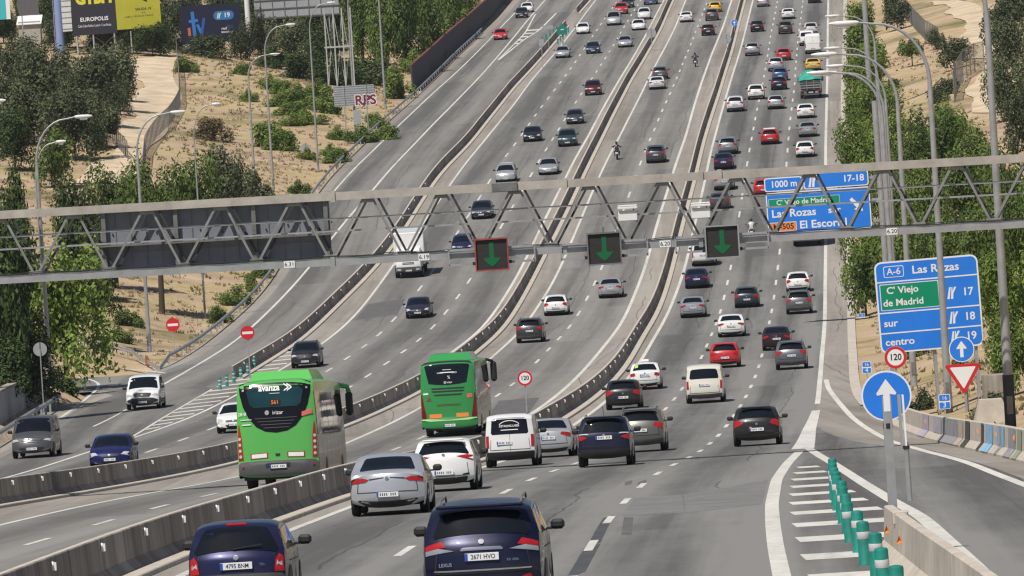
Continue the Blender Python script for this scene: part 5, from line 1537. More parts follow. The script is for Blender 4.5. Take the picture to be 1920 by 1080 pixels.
def barrier(c, y0, y1, label, refs=(0, 0)):
    root = tag(empty('concrete_barrier', (0, 0, 0)), label, 'barrier', 'concrete barriers between the carriageways')
    mb = sweep(c, y0, y1, NJ, conc)
    ys = frange(y0, y1, 4)
    # light falling on the top face put into a paler material
    k = len(NJ)
    for i in range(len(ys) - 1): mb.m[i * k + 4] = mb.mi(capm)
    mb.build('barrier_wall', root, 30)
    f = sweep(c, y0, y1, [(-.02, 0), (-.02, .10), (.33, .10), (.35, .08), (.36, 0)], concl); f.build('footing', root)
    y = refs[0]
    while y < refs[1]:
        a = math.atan2(c(y + 2) - c(y - 2), 4.0)
        inst('reflector', _ref, root, loc=(c(y) - .195, y, zr(y) + .62), rot=(0, 0, -a)); y += 8.5
    return root


barrier(M2, 52, 1400, 'concrete median barrier between the bus lanes and the right carriageway', (100, 470))
barrier(M1, 120, 1400, 'concrete median barrier between the bus lanes and the oncoming carriageway', (150, 500))
barrier(M0, 432, 966, 'concrete barrier between the slip road and the oncoming carriageway, starting behind the teal posts', (440, 640))
barrier(M0, 1004, 1300, 'short far length of concrete barrier beyond the gore at the top')

# right barrier with graffiti and amber reflectors
RBX = Off(RE, .60)
root = tag(empty('graffiti_barrier', (0, 0, 0)), 'pale concrete barrier with blue and grey graffiti at the right edge', 'barrier')
rb = sweep(RBX, 150, 310, NJ, concl, step=2.0)
rb.build('barrier_wall', root, 30)
def on_face(b, ya, yb, m, z0=.0, z1=.84):
    P = []
    for y in np.linspace(ya, yb, 4):
        a = math.atan2(RBX(y + 2) - RBX(y - 2), 4.0)
        for (o, h) in ((-.612, .08), (-.432, .285), (-.397, .84)):
            if h < z0 or h > z1 + .01: continue
            P.append((RBX(y) + o * math.cos(a) - .004, y - o * math.sin(a), zr(y) + h))
    k = len(P) // 4
    b.add(P, [(i * k + j, i * k + j + 1, (i + 1) * k + j + 1, (i + 1) * k + j) for i in range(3) for j in range(k - 1)], m)
gb = MB(); gblue = mat('graffiti_blue', (.22, .42, .62), .8, var=.3, scale=2); ggrey = mat('graffiti_grey', (.26, .26, .28), .8, var=.4, scale=3); gtan = mat('graffiti_ochre', (.42, .36, .26), .8, var=.3); gdark = mat('graffiti_dark', (.05, .05, .04), .8); glil = mat('graffiti_lilac', (.38, .35, .42), .8, var=.3, scale=3)
def gy(px, py): return groad(px, py).y
for (p0, p1, m, z0) in (((1763, 831), (1785, 838), ggrey, .0), ((1745, 826), (1757, 830), glil, .2), ((1727, 819), (1736, 823), glil, .0), ((1798, 841), (1806, 843), gdark, .0), ((1828, 848), (1833, 849), gdark, 0), ((1838, 850), (1852, 853), gblue, 0), ((1858, 855), (1873, 858), gblue, .2), ((1862, 856), (1868, 857), ggrey, 0), ((1880, 860), (1896, 863), ggrey, 0), ((1900, 864), (1912, 866), mat('graffiti_green', (.25, .30, .2), .8, var=.3), 0), ((1786, 838), (1794, 840), gtan, 0)):
    on_face(gb, gy(*p0), gy(*p1), m, z0)
gb.build('graffiti', root)
rf = MB(); rf.add([(0, -.09, 0), (0, .09, 0), (0, 0, .17), (-.05, 0, .08)], [(0, 1, 3), (1, 2, 3), (2, 0, 3)], orangel)
_amb = mesh_of(rf, 'amber_reflector')
for p in ((1733, 822), (1823, 847), (1857, 855), (1897, 863), (1690, 806)):
    y = gy(*p); inst('amber_reflector', _amb, root, loc=(RBX(y) - .43, y, zr(y) + .52))
# gore barrier lower right
gp = [groad(1672, 1042), groad(1700, 1066), groad(1765, 1120), groad(1850, 1190)]
GBc = Curve([(1672, 1042), (1700, 1066), (1765, 1120), (1850, 1190), (1960, 1290)], win=4)
root = tag(empty('gore_barrier', (0, 0, 0)), 'pale concrete barrier with amber reflectors behind the row of teal posts', 'barrier')
y1 = gp[0].y
sweep(Off(GBc, .3), 70, y1 - 4.0, NJ, concl, 2.0).build('barrier_wall', root, 30)
sweep(Off(GBc, .3), y1 - 3.9, y1, NJ, concl, 2.0).build('end_block', root, 30)
b = MB(); b.box((GBc(y1 - 4.2), y1 - 4.2, zr(y1) + .95), (.26, .26, .22), concl, bev=.02); b.build('block_lug', root)
for dy in (1.9, 6.6):
    inst('amber_reflector', _amb, root, loc=(GBc(y1 - dy) - .14, y1 - dy, zr(y1 - dy) + .46), rot=(0, 0, rad(-75)), scale=(.75, .6, .75))
b = MB(); g0 = gp[0]
b.add([(g0.x - 1.2, g0.y - 12, zr(g0.y - 12) + .02), (g0.x - .3, g0.y - 12, zr(g0.y - 12) + .02), (g0.x + .1, g0.y - .5, zr(g0.y) + .02), (g0.x - .35, g0.y - .5, zr(g0.y) + .02)], [(0, 1, 2, 3)], concl); 


# --- guard rails
RAILP = [(-.02, .50), (.04, .54), (.0, .60), (.0, .64), (.04, .70), (-.02, .76), (-.05, .76), (-.04, .50)]
_pst = MB(); _pst.box((0, 0, .33), (.12, .07, .72), galv); _pst.box((.06, 0, .62), (.08, .1, .18), galv)
_pst = mesh_of(_pst, 'rail_post')


def guard(f, y0, y1, label, per, side=1, end=False):
    root = tag(empty('guard_rail', (0, 0, 0)), label, 'guard rail', 'steel guard rails along the left')
    pr = [(side * a, h) for a, h in RAILP]
    if side < 0: pr = pr[::-1]
    sweep(f, y0, y1, pr, galv).build('rail_beam', root, 30)
    y = y0 + .5
    while y < y1:
        a = math.atan2(f(y + 2) - f(y - 2), 4.0); inst('rail_post', _pst, root, loc=(f(y) - side * .1, y, zr(y)), rot=(0, 0, -a), scale=(side, 1, 1)); y += per
    return root


r = guard(Off(AE, -.2), 462, 960, 'long guard rail with dense posts along the outer edge of the slip road', 5.2)
b = MB(); y = 462; x = AE(y) - .2; b.bar((x, y, zr(y) + .62), (x - .35, y - 7, zr(y - 7) + .05), .06, .3, galv); b.build('rail_end', r)
r = guard(Off(LW, .3), 250, 408, 'guard rail below the retaining wall at the left edge', 4.0)
b = MB(); y = 408; pts = []
for k in range(9):
    q = k / 8 * 2.6; pts.append((LW(408) + .3 - 2.0 + 2.0 * math.cos(q), 408 + 3.2 * math.sin(q), zr(410) + .64))
vs = []
for p in pts: vs += [(p[0], p[1], p[2] - .14), (p[0], p[1], p[2] + .14)]
b.add(vs, [(2 * i, 2 * i + 1, 2 * i + 3, 2 * i + 2) for i in range(8)] + [(2 * i + 2, 2 * i + 3, 2 * i + 1, 2 * i) for i in range(8)], galvd); b.build('rail_end', r)
# guard rail across the far side of the slip road mouth
root = tag(empty('guard_rail', (0, 0, 0)), 'guard rail curving across the grass above the slip road mouth', 'guard rail', 'steel guard rails along the left')
P = [groad(*p) for p in ((60, 684), (105, 683), (160, 680), (210, 679), (248, 680), (270, 686), (300, 694))]
hs = [.64, .64, .64, .64, .62, .40, .1]
b = MB(); vs = []
Q = []
for i in range(len(P) - 1):
    for k in range(5): t = k / 5; Q.append((P[i].lerp(P[i + 1], t), hs[i] + (hs[i + 1] - hs[i]) * t))
Q.append((P[-1], hs[-1]))
for (p, h) in Q:
    for (o, dz) in ((-.04, -.15), (.04, -.11), (0, -.03), (0, .03), (.04, .11), (-.04, .15)): vs.append((p.x, p.y - o, terr(p.x, p.y) + h + dz))
b.add(vs, [(i * 6 + j, i * 6 + j + 1, (i + 1) * 6 + j + 1, (i + 1) * 6 + j) for i in range(len(Q) - 1) for j in range(5)], galv); b.build('rail_beam', root)
for k in (0, 7, 13, 19, 23): p, h = Q[k]; inst('rail_post', _pst, root, loc=(p.x, p.y + .12, terr(p.x, p.y) - .72 + h + .1), rot=(0, 0, rad(90)))
# chevron board by the rail end
root = tag(empty('hazard_board', groad(276, 690) + Vector((0, 2, 0))), 'small brown red hazard board behind the end of the curved guard rail', 'board')
b = MB(); b.prism([(-.2, .05), (.25, .05), (-.05, .75), (-.2, .75)], -.03, .03, mat('rust_orange', (.30, .09, .03), .7, var=.4, scale=5)); b.build('panel', root); b = MB(); b.tube([(0, .06, -.1), (0, .06, .6)], .03, galv, 6); b.build('stake', root)

# retaining wall at the left edge
lwm = mat('ribbed_concrete', (.34, .335, .34), .85, var=.35, scale=1.2, stretch=(1, 1, .12), bump=.3)
root = tag(empty('retaining_wall', (0, 0, 0)), 'grey ribbed concrete retaining wall at the left edge under dark trees', 'wall')
f = lambda y: LW(y) - 1.25
def wtop(y): return 1.9 if y < 398 else 1.9 + (y - 398) * .04
mb = MB(); ys = list(np.arange(250, 417, 1.5)); vs = []
for i, y in enumerate(ys):
    r_ = (.05 if i % 2 else 0)
    vs += [(f(y) + r_, y, zr(y) - .2), (f(y) + r_, y, zr(y) + wtop(y)), (f(y) - .3, y, zr(y) + wtop(y)), (f(y) - .3, y, zr(y) - .2)]
mb.add(vs, [(i * 4 + j, i * 4 + j + 1, i * 4 + j + 5, i * 4 + j + 4) for i in range(len(ys) - 1) for j in range(3)] + [(len(ys) * 4 - 4, len(ys) * 4 - 3, len(ys) * 4 - 2, len(ys) * 4 - 1)], lwm)
mb.build('wall_face', root)
cp = MB(); vs = []
for y in ys: vs += [(f(y) + .12, y, zr(y) + wtop(y)), (f(y) + .12, y, zr(y) + wtop(y) + .14), (f(y) - .4, y, zr(y) + wtop(y) + .14)]
cp.add(vs, [(i * 3 + j, i * 3 + j + 1, i * 3 + j + 4, i * 3 + j + 3) for i in range(len(ys) - 1) for j in range(2)], conc); cp.build('coping', root)
# dark noise wall top left
root = tag(empty('noise_wall', (0, 0, 0)), 'long dark brown noise wall with a reddish top rail beside the slip road', 'wall')
f = Off(AE, -1.3)
bw = mat('dark_panel', (.055, .047, .058), .8, var=.3, scale=.7, stretch=(1, 1, .4))
mb = MB(); ys = list(np.arange(812, 1300, 4.0)); vs = []
for y in ys: vs += [(f(y) + .06, y, zr(y)), (f(y) + .06, y, zr(y) + 3.0), (f(y) - .1, y, zr(y) + 3.0), (f(y) - .1, y, zr(y))]
mb.add(vs, [(i * 4 + j, i * 4 + j + 1, i * 4 + j + 5, i * 4 + j + 4) for i in range(len(ys) - 1) for j in range(3)] + [(3, 2, 1, 0)], bw); mb.build('wall_panel', root)
mb = MB(); vs = []
for y in ys: vs += [(f(y) + .12, y, zr(y) + 3.0), (f(y) + .12, y, zr(y) + 3.2), (f(y) - .16, y, zr(y) + 3.2)]
mb.add(vs, [(i * 3 + j, i * 3 + j + 1, i * 3 + j + 4, i * 3 + j + 3) for i in range(len(ys) - 1) for j in range(2)] + [(2, 1, 0)], mat('rust_red', (.16, .05, .04), .8, var=.3)); mb.build('top_rail', root)

# ------------------------------------------------------------------ the overhead gantry
GY = 226.0
s_ = FPX / GY
def gpt(px, py, dy=0.): return at(px, py, GY + dy)
root = tag(empty('sign_gantry', (0, 0, 0)), 'long steel truss gantry spanning every carriageway', 'gantry')
def chord_top(px): return gpt(px, 403 + (px - 0) * (296.5 - 403) / 1920)
def chord_bot(px): return gpt(px, 525.5 + (px - 0) * (420 - 525.5) / 1920)
DEP = 1.25
XA, XB = -330, 2260
for (fn, nm, w, m) in ((chord_top, 'top_chord', .26, chordm), (chord_bot, 'bottom_chord', .24, galv)):
    for dy in (0, DEP):
        b = MB(); b.bar(fn(XA) + Vector((0, dy, .0)), fn(XB) + Vector((0, dy, 0)), w if dy == 0 else .2, w if dy == 0 else .2, m)
        if dy == 0:
            for px in (620, 1055, 1310, 1345): b.bar(fn(px), fn(px + 8), w + .1, w + .1, m)
        b.build(nm, root)
apex = [137 + 138.0 * k for k in range(-3, 16)]
for dy, m in ((0, mat('brace_grey', (.24, .24, .235), .5, .2, var=.25, scale=2)), (DEP, mat('shade_steel', (.05, .05, .055), .5, .2, var=.2))):  # rear braces coloured dark and set aside as the shadow side of the bars
    for a in apex:
        for sg in (-1, 1):
            b = MB(); p, q = chord_top(a + sg * 9), chord_bot(a + sg * 66)
            o = Vector((.15 if dy else 0, dy + (0.02 if sg > 0 else -.02), 0))
            b.bar(p + o - Vector((0, 0, .13)), q + o + Vector((0, 0, .12)), .075, .075, m); b.build('diagonal', root)
for a in apex:
    for q, dz in ((chord_top(a), -.17), (chord_bot(a + 69), .16)):
        b = MB(); b.box(q + Vector((0, -.055, dz)), (.42, .02, .16), MATS['brace_grey'], bev=.005)
        for k in (-.15, -.05, .05, .15): b.box(q + Vector((k, -.07, dz)), (.03, .015, .03), galvd)
        b.build('gusset_plate', root)
b = MB()
for k, (fr, wv) in enumerate(((.06, .02), (.09, .03))):
    pts = []
    for i in range(60):
        t = i / 59; pts.append(chord_bot(XA).lerp(chord_bot(XB), t) + Vector((0, -.14, .10 + fr + wv * math.sin(i * 2.1 + k))))
    b.tube(pts, .014, blk, 5)
b.build('cable', root)
b = MB()
for a in apex:
    b.bar(chord_top(a) + Vector((0, .1, .02)), chord_top(a) + Vector((0, DEP - .1, .02)), .1, .1, galvd); b.bar(chord_bot(a + 69) + Vector((0, .1, 0)), chord_bot(a + 69) + Vector((0, DEP - .1, 0)), .1, .1, galvd)
b.build('cross_member', root)
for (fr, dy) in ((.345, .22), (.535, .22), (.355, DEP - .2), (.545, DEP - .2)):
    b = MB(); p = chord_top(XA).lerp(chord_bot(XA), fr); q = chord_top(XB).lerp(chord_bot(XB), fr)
    b.bar(p + Vector((0, dy, 0)), q + Vector((0, dy, 0)), .05, .055, galv if dy < .5 else MATS['shade_steel']); b.build('handrail', root)  # rear rails dark and slightly lower, colouring in the shade under the rails
b = MB(); p, q = chord_bot(XA) + Vector((0, DEP / 2, .06)), chord_bot(XB) + Vector((0, DEP / 2, .06)); b.bar(p, q, DEP - .25, .04, galvd); b.build('walkway', root)
for X in (XA + 30, XB - 30):
    b = MB()
    for dy in (0, DEP):
        t = chord_top(X) + Vector((0, dy, 0)); b.bar(t, Vector((t.x, t.y, terr(t.x, t.y))), .4, .4, galv)
    b.build('leg', root)
b = MB(); sl_ = chord_top(946); b.box(sl_ + Vector((0, -.02, -.0)), (.84, .36, .31), galvd, bev=.02); b.build('sleeve', root)
for (px, t) in ((543, '6.31'), (795, '6.19'), (1247, '6.20'), (1672, '6.20')):
    p = chord_bot(px); e = tag(empty('number_plate', p + Vector((0, -.15, 0))), {543: 'small white number plate under the right end of the message sign', 795: 'small white number plate on the gantry in front of the white box lorry', 1247: 'small white number plate between the middle and right lane signals', 1672: 'small white number plate on the gantry above the Las Rozas sign'}[px], 'plate')
    b = MB(); b.box((0, 0, 0), (.36, .02, .22), signw, bev=.004); b.build('panel', e); b = MB(); b.text(t, (0, -.013, 0), .19, black_ink, bold=.01); b.build('lettering', e)
# white detector boxes
for (px, py, lab) in ((1177, 401, 'white detector box on the gantry handrail left of the middle'), (1314, 396, 'white detector box on the gantry handrail above the right hand lane signal')):
    p = gpt(px, py, .0); e = tag(empty('detector_box', p), lab, 'detector', 'white detector boxes')
    b = MB(); b.box((0, 0, -.06), (.62, .18, .34), lampw, bev=.02); b.build('housing', e)
    b = MB(); b.box((0, -.03, .20), (.64, .3, .07), lampw, bev=.01); b.box((0, -.03, .27), (.62, .26, .04), lampw, bev=.01); b.build('hood', e)
    b = MB(); b.bar((.2, .06, .1), (.2, .06, .3), .04, .04, galvd); b.bar((-.34, .1, .06), (.34, .1, .06), .04, .04, galvd); b.build('bracket', e)
# black lane signals with green arrows
led = mat('green_arrow_led', (.0, .095, .032), .5, emit=(.02, .75, .18), es=.02)
lsb = mat('signal_face', (.022, .02, .02), .6, var=.35, scale=30, stretch=(.1, 1, 1))
for (px, py, wd, ht, lab, fc, ext) in ((922, 477, 1.10, 1.06, 'left lane signal with a green arrow and reddish frame', mat('frame_red', (.30, .05, .05), .6, var=.4, scale=6), (.85, .85)), (1133, 466, 1.12, 1.06, 'middle lane signal with a green arrow over the bus lanes', galvd, (.85, .88)), (1354, 453, 1.12, 1.08, 'right lane signal with a green arrow nearest the blue sign', galv, (.95, .95))):
    p = gpt(px, py, -.42); e = tag(empty('lane_signal', p, 0), lab, 'lane signal', 'lane signals with green arrows')
    b = MB(); b.box((0, .1, 0), (wd, .22, ht), blk, bev=.015); b.build('housing', e)
    b = MB(); b.box((0, -.03, 0), (wd - .09, .05, ht - .09), lsb); b.build('face', e)
    b = MB()
    for sg in (-1, 1): b.box((sg * (wd / 2 - .022), -.05, 0), (.045, .16, ht), fc); b.box((0, -.05, sg * (ht / 2 - .022)), (wd - .09, .16, .045), fc)
    b.build('frame', e)
    b = MB(); b.prism([(-.075, .40), (-.075, -.10), (-.28, -.12), (-.24, -.19), (-.1, -.33), (0, -.40), (.1, -.33), (.24, -.19), (.28, -.12), (.075, -.10), (.075, .40)], -.066, -.056, led); b.build('arrow', e)
    for sg in (-1, 1):
        b = MB(); xx = sg * (wd / 2 + ext[0])
        for z in (.20, -.28): b.bar((sg * wd / 2, .2, z), (xx, .2, z), .05, .07, galv)
        b.bar((xx, .2, .24), (xx, .2, -.32), .05, .05, galv); b.box((sg * (wd / 2 + .04), .12, -.27), (.1, .16, .1), blk); b.build('bracket', e)
    b = MB(); b.bar((0, .25, .2), (0, .25, .7), .06, .06, galvd); b.build('hanger', e)
# the big message sign seen from behind
L0, R0 = gpt(186, 398, DEP + .22), gpt(616, 374, DEP + .22); LB = gpt(190, 508, DEP + .22)
e = tag(empty('message_sign', L0.lerp(R0, .5)), 'back of a large grey message sign hung on the left of the gantry', 'sign')
Wd = (R0 - L0).length; Ht = (L0 - LB).length; tilt = math.atan2(R0.z - L0.z, R0.x - L0.x)
vback = mat('message_sign_grey', (.21, .225, .265), .5, .1, var=.12, scale=1.5)
T_ = Matrix.Rotation(-tilt, 3, 'Y')
b = MB(); b.box(T_ @ Vector((0, .25, -Ht / 2)), (Wd, .45, Ht), vback, rot=T_, bev=.02); b.build('cabinet', e)
b = MB()
for k in range(1, 15): b.box(T_ @ Vector((-Wd / 2 + k * Wd / 15, .012, -Ht / 2)), (.025, .03, Ht - .06), galvd, rot=T_)
for z in (-.62, -1.35): b.box(T_ @ Vector((0, .010, z)), (Wd - .06, .025, .022), galvd, rot=T_)
b.build('panel_seam', e)
for x in (-Wd / 2 + .12, -Wd * .17, Wd * .17, Wd / 2 - .12):
    b = MB(); b.box(T_ @ Vector((x, -.1, -Ht / 2)), (.14, .18, Ht + .1), galvd, rot=T_); b.build('mounting_post', e)
b = MB(); b.box(T_ @ Vector((0, -.05, .06)), (Wd + .1, .12, .06), galv, rot=T_); b.build('top_flashing', e)
b = MB(); b.box(T_ @ Vector((0, -.22, -1.12)), (Wd, .52, .05), galvd, rot=T_); b.build('shade_shelf', e)  # added shelf, sized so its shadow darkens the lower back of the sign
for k in range(11):
    b = MB(); b.tube([T_ @ Vector((-Wd / 2 + .4 + k * .72, -.02, -.75 - .12 * (k % 2))), T_ @ Vector((-Wd / 2 + .4 + k * .72, .02, -.75 - .12 * (k % 2)))], .03, blk, 6); b.build('knob', e)


# ------------------------------------------------------------------ direction signs
def rpoly(x0, z0, x1, z1, r):
    P = []
    for (cx, cz, a0) in ((x1 - r, z1 - r, 0), (x0 + r, z1 - r, 90), (x0 + r, z0 + r, 180), (x1 - r, z0 + r, 270)):
        for k in range(5): a = rad(a0 + k * 22.5); P.append((cx + math.cos(a) * r, cz + math.sin(a) * r))
    return P


def exit_symbol(b, x, z, s, m, y):
    """two carriageway lines with a branch to the right"""
    for P in ([(-.42, -.5), (-.22, -.5), (-.06, .5), (-.20, .5)], [(-.12, -.5), (.08, -.5), (.12, -.05), (.42, .5), (.24, .5), (.06, .16), (.08, .5), (.0, .5)]):
        b.prism([(x + p[0] * s, z + p[1] * s) for p in P], y, y + .004, m)


Y1 = 464.0
def sign_frame(cpx, cpy, Y, slope_px):
    e = empty('x', at(cpx, cpy, Y)); e.rotation_euler = (0, -math.atan(slope_px) + ROLL if False else 0, 0); return e


p = at(1534, 376, Y1); s1 = FPX / Y1
e = tag(empty('overhead_direction_sign', p), 'overhead blue sign to Las Rozas sur and El Escorial, behind the gantry at the right', 'sign', None)
e.rotation_euler = (0, rad(-.5), 0)
Wm, = (195 / s1,)
b = MB(); b.prism(rpoly(-Wm / 2, -2.05, Wm / 2, .72, .14), 0, .08, signw, galv); b.prism(rpoly(-Wm / 2 + .07, -1.98, Wm / 2 - .07, .65, .12), -.006, 0, signb); b.build('main_panel', e)
b = MB(); b.prism(rpoly(-Wm / 2 - .05, .80, -.98, 1.72, .16), 0, .08, signw, galv); b.prism(rpoly(-Wm / 2 + .02, .87, -1.05, 1.65, .13), -.006, 0, signb); b.text('1000 m', (-2.22, -.01, 1.26), .62, signw, bold=.02, sx=.95); b.build('distance_tab', e)
b = MB(); b.prism(rpoly(-.90, .80, Wm / 2 - .02, 1.86, .18), 0, .08, signw, galv); b.prism(rpoly(-.83, .87, Wm / 2 - .09, 1.79, .15), -.006, 0, signb); exit_symbol(b, -.25, 1.33, .8, signw, -.012); b.text('17-18', (2.45, -.01, 1.33), .62, signw, bold=.02); b.build('exit_tab', e)
b = MB(); b.prism(rpoly(-Wm / 2 + .16, -.26, 1.45, .30, .05), -.011, -.006, signw); b.prism(rpoly(-Wm / 2 + .18, -.24, 1.43, .28, .04), -.014, -.011, signg); b.text("C' Viejo de Madrid", (-.98, -.018, .02), .46, signw, bold=.015, sx=1.04); b.build('green_panel', e)
b = MB(); b.text('Las Rozas', (-3.18, -.012, -.72), .72, signw, 'LEFT', bold=.02, sx=1.05); b.text('sur', (.62, -.012, -.70), .60, signw, 'LEFT', bold=.02, sx=1.1); b.text('El Escorial', (-1.36, -.012, -1.56), .72, signw, 'LEFT', bold=.02, sx=1.08); b.build('lettering', e)
b = MB(); b.prism(rpoly(-Wm / 2 + .12, -1.90, -1.55, -1.28, .06), -.011, -.006, signw); b.prism(rpoly(-Wm / 2 + .15, -1.87, -1.58, -1.31, .05), -.014, -.011, signo); b.text('M-505', (-2.42, -.018, -1.59), .54, black_ink, bold=.02); b.build('road_number', e)
b = MB(); b.prism([(2.1, -.1), (2.25, .05), (2.75, -.45), (2.85, -.28), (2.95, -.9), (2.35, -.75), (2.55, -.65)], -.012, -.006, signw); b.build('arrow', e)
b = MB()
for z in (-1.6, -.2, 1.3): b.bar((-Wm / 2, .25, z), (Wm / 2 + .7, .25, z), .16, .2, galv)
b.build('support_arm', e)
xx = Wm / 2 + .75; b = MB(); b.tube([(xx, .3, 7.6 - 1.2), (xx, .3, terr(p.x + xx, Y1) - p.z)], .2, galv, 12); b.build('post', e)

# roadside panel
Y2 = 292.0; s2 = FPX / Y2
p = at(1742, 570, Y2)
e = tag(empty('roadside_direction_sign', p), 'large blue roadside sign with A-6 Las Rozas and exits 17, 18 and 19', 'sign'); e.rotation_euler = (0, rad(-1.3), rad(4))
W2, H2 = 196 / s2, 172 / s2
b = MB(); b.prism(rpoly(-W2 / 2, -H2 / 2, W2 / 2, H2 / 2, .3), 0, .09, signw, galv); b.prism(rpoly(-W2 / 2 + .07, -H2 / 2 + .07, W2 / 2 - .07, H2 / 2 - .07, .24), -.006, 0, signb)
for z in (H2 / 2 - .86, -H2 / 2 + 1.70, -H2 / 2 + .84): b.box((0, -.010, z), (W2 - .14, .006, .055), signw)
b.build('main_panel', e)
b = MB(); b.text('Las Rozas', (-.62, -.012, H2 / 2 - .45), .47, signw, 'LEFT', bold=.02, sx=1.08)
b.text('sur', (-W2 / 2 + .22, -.012, -H2 / 2 + 1.25), .42, signw, 'LEFT', bold=.02, sx=1.1); b.text('centro', (-W2 / 2 + .22, -.012, -H2 / 2 + .45), .42, signw, 'LEFT', bold=.02, sx=1.1)
for t, z in (('17', H2 / 2 - 1.55), ('18', -H2 / 2 + 1.27), ('19', -H2 / 2 + .45)): b.text(t, (W2 / 2 - .52, -.012, z), .46, signw, bold=.02); exit_symbol(b, W2 / 2 - 1.2, z, .5, signw, -.012)
b.build('lettering', e)
b = MB(); x0 = -W2 / 2 + .38; b.prism(rpoly(x0, H2 / 2 - .68, x0 + .86, H2 / 2 - .2, .07), -.011, -.006, signw); b.prism(rpoly(x0 + .03, H2 / 2 - .65, x0 + .83, H2 / 2 - .23, .05), -.014, -.011, signb); b.text('A-6', (x0 + .43, -.018, H2 / 2 - .44), .40, signw, bold=.01); b.build('road_number', e)
b = MB(); x0 = -W2 / 2 + .16; b.prism(rpoly(x0, -H2 / 2 + 1.80, x0 + 2.5, H2 / 2 - .95, .05), -.011, -.006, signw); b.prism(rpoly(x0 + .03, -H2 / 2 + 1.83, x0 + 2.47, H2 / 2 - .98, .04), -.014, -.011, signg); b.text("C' Viejo", (x0 + .28, -.018, H2 / 2 - 1.24), .40, signw, 'LEFT', bold=.02, sx=1.05); b.text('de Madrid', (x0 + .10, -.018, H2 / 2 - 1.76), .40, signw, 'LEFT', bold=.02, sx=1.05); b.build('green_panel', e)
for x in (-W2 / 2 + .45, .1, W2 / 2 - .35):
    b = MB(); g = terr(p.x + x, Y2 + .3); b.box((x, .2, (g - .2 - p.z + H2 / 2) / 2), (.14, .2, H2 / 2 - (g - .2 - p.z)), galv); b.build('post', e)


# ------------------------------------------------------------------ round and small signs
def disc(b, r, y0, y1, m, side=None, n=28, c=(0, 0)):
    b.prism([(c[0] + math.cos(2 * math.pi * k / n) * r, c[1] + math.sin(2 * math.pi * k / n) * r) for k in range(n)], y0, y1, m, side)


def ring(b, r0, r1, y, m, n=28):
    vs = []
    for k in range(n):
        a = 2 * math.pi * k / n
        for r in (r0, r1): vs.append((math.cos(a) * r, y, math.sin(a) * r))
    b.add(vs, [(2 * k, 2 * ((k + 1) % n), 2 * ((k + 1) % n) + 1, 2 * k + 1) for k in range(n)], m)


def post_to(e, p, w=.09, y=.08, dx=0., top=0., m=None, base=None):
    g = terr(p.x + dx, p.y + y) if base is None else base
    b = MB(); b.box((dx, y, (g - .1 - p.z + top) / 2), (w, w, top - (g - .1 - p.z)), m or galv); b.build('post', e)


def rsign(name, px, py, Y, r, kind, label, group=None, post=True, rz=0., pw=.09, base=None, dx=0.):
    p = at(px, py, Y); e = tag(empty(name, p, rz), label, 'sign', group)
    b = MB(); disc(b, r, 0, .03, signw if kind != 'no_entry' else signr, galv)
    if kind == 'arrow':
        disc(b, r * .93, -.004, 0, signb); b.build('disc', e)
        b = MB(); b.prism([(r * x, r * z) for x, z in ((-.13, -.62), (.13, -.62), (.13, .06), (.36, .02), (.40, .1), (.0, .66), (-.40, .1), (-.36, .02), (-.13, .06))], -.008, -.004, signw); b.build('arrow', e)
    elif kind == '120':
        ring(b, r * .99, r * .74, -.004, signr); b.build('disc', e); b = MB(); b.text('120', (0, -.006, 0), r * .80, black_ink, bold=.02, sx=.92); b.build('lettering', e)
    elif kind == 'no_entry':
        b.build('disc', e); b = MB(); b.box((0, -.004, 0), (r * 1.5, .006, r * .36), signw); b.build('bar', e)
    elif kind == 'back':
        b = MB(); disc(b, r, 0, .03, galvd if False else mat('sign_back', (.36, .37, .38), .5, .2, var=.12), galv); b.build('disc', e); b = MB(); b.box((0, -.02, 0), (.06, .03, r * 2.0), galvd); b.build('bracket', e)
    if post: post_to(e, p, pw, .07 if kind != 'back' else -.05, base=base, dx=dx)
    return e


yb = y1 + .55
e = rsign('direction_arrow_sign', 1662, 742, yb, 47.5 / FPX * yb, 'arrow', 'big round blue sign with a white arrow on a post at the gore barrier', pw=.15)
b = MB(); b.tube([(.0, .07, -.47), (.0, .07, -.56)], .085, blk, 12); b.build('clamp', e)
p = groad(1710, 1000); yq = y1 - 4.2; p = at(1709, 980, yq)
e = tag(empty('thin_marker_post', Vector((p.x, yq, zr(yq) + 1.05))), 'thin grey post with a narrow white edge beside the big arrow sign', 'post')
b = MB(); tp = at(1692, 740, yq) - Vector((p.x, yq, zr(yq) + 1.05)); bt = Vector((0, 0, 0)); b.tube([bt, bt.lerp(tp, .55)], .045, galv, 8); b.build('pipe', e)
b = MB(); m0 = bt.lerp(tp, .52); b.bar(m0, tp, .11, .03, signw); b.bar(m0 + Vector((-.06, .05, 0)), tp + Vector((-.06, .05, 0)), .10, .05, galv); b.build('plate_edge', e)
b = MB(); b.tube([bt.lerp(tp, .49), bt.lerp(tp, .52)], .06, blk, 8); b.build('clamp', e)
e = rsign('speed_limit_sign', 1679, 670, 286, 21 / FPX * 286, '120', '120 speed limit sign between the big blue signs at the right')
e = rsign('speed_limit_sign', 984, 709, 340, .47 * .8, '120', '120 speed limit sign on the median ahead of the white delivery van', pw=.06)
e = rsign('direction_arrow_sign', 1803, 655, 282, 24 / FPX * 282, 'arrow', 'round blue sign with a white arrow above the yield triangle', dx=.12)
p = at(1806, 703, 281.9); e = tag(empty('yield_sign', p), 'white yield triangle with a red border beside the right verge', 'sign')
w_ = 33 / FPX * 282
def rt(w, h, top, r=.07):
    P = []
    for (x, z, a0) in ((w - r, top - r, -30), (-w + r, top - r, 90), (0, top - h + 2 * r, 210)):
        for k in range(5): a = rad(a0 + k * 30); P.append((x + math.cos(a) * r, z + math.sin(a) * r))
    return P
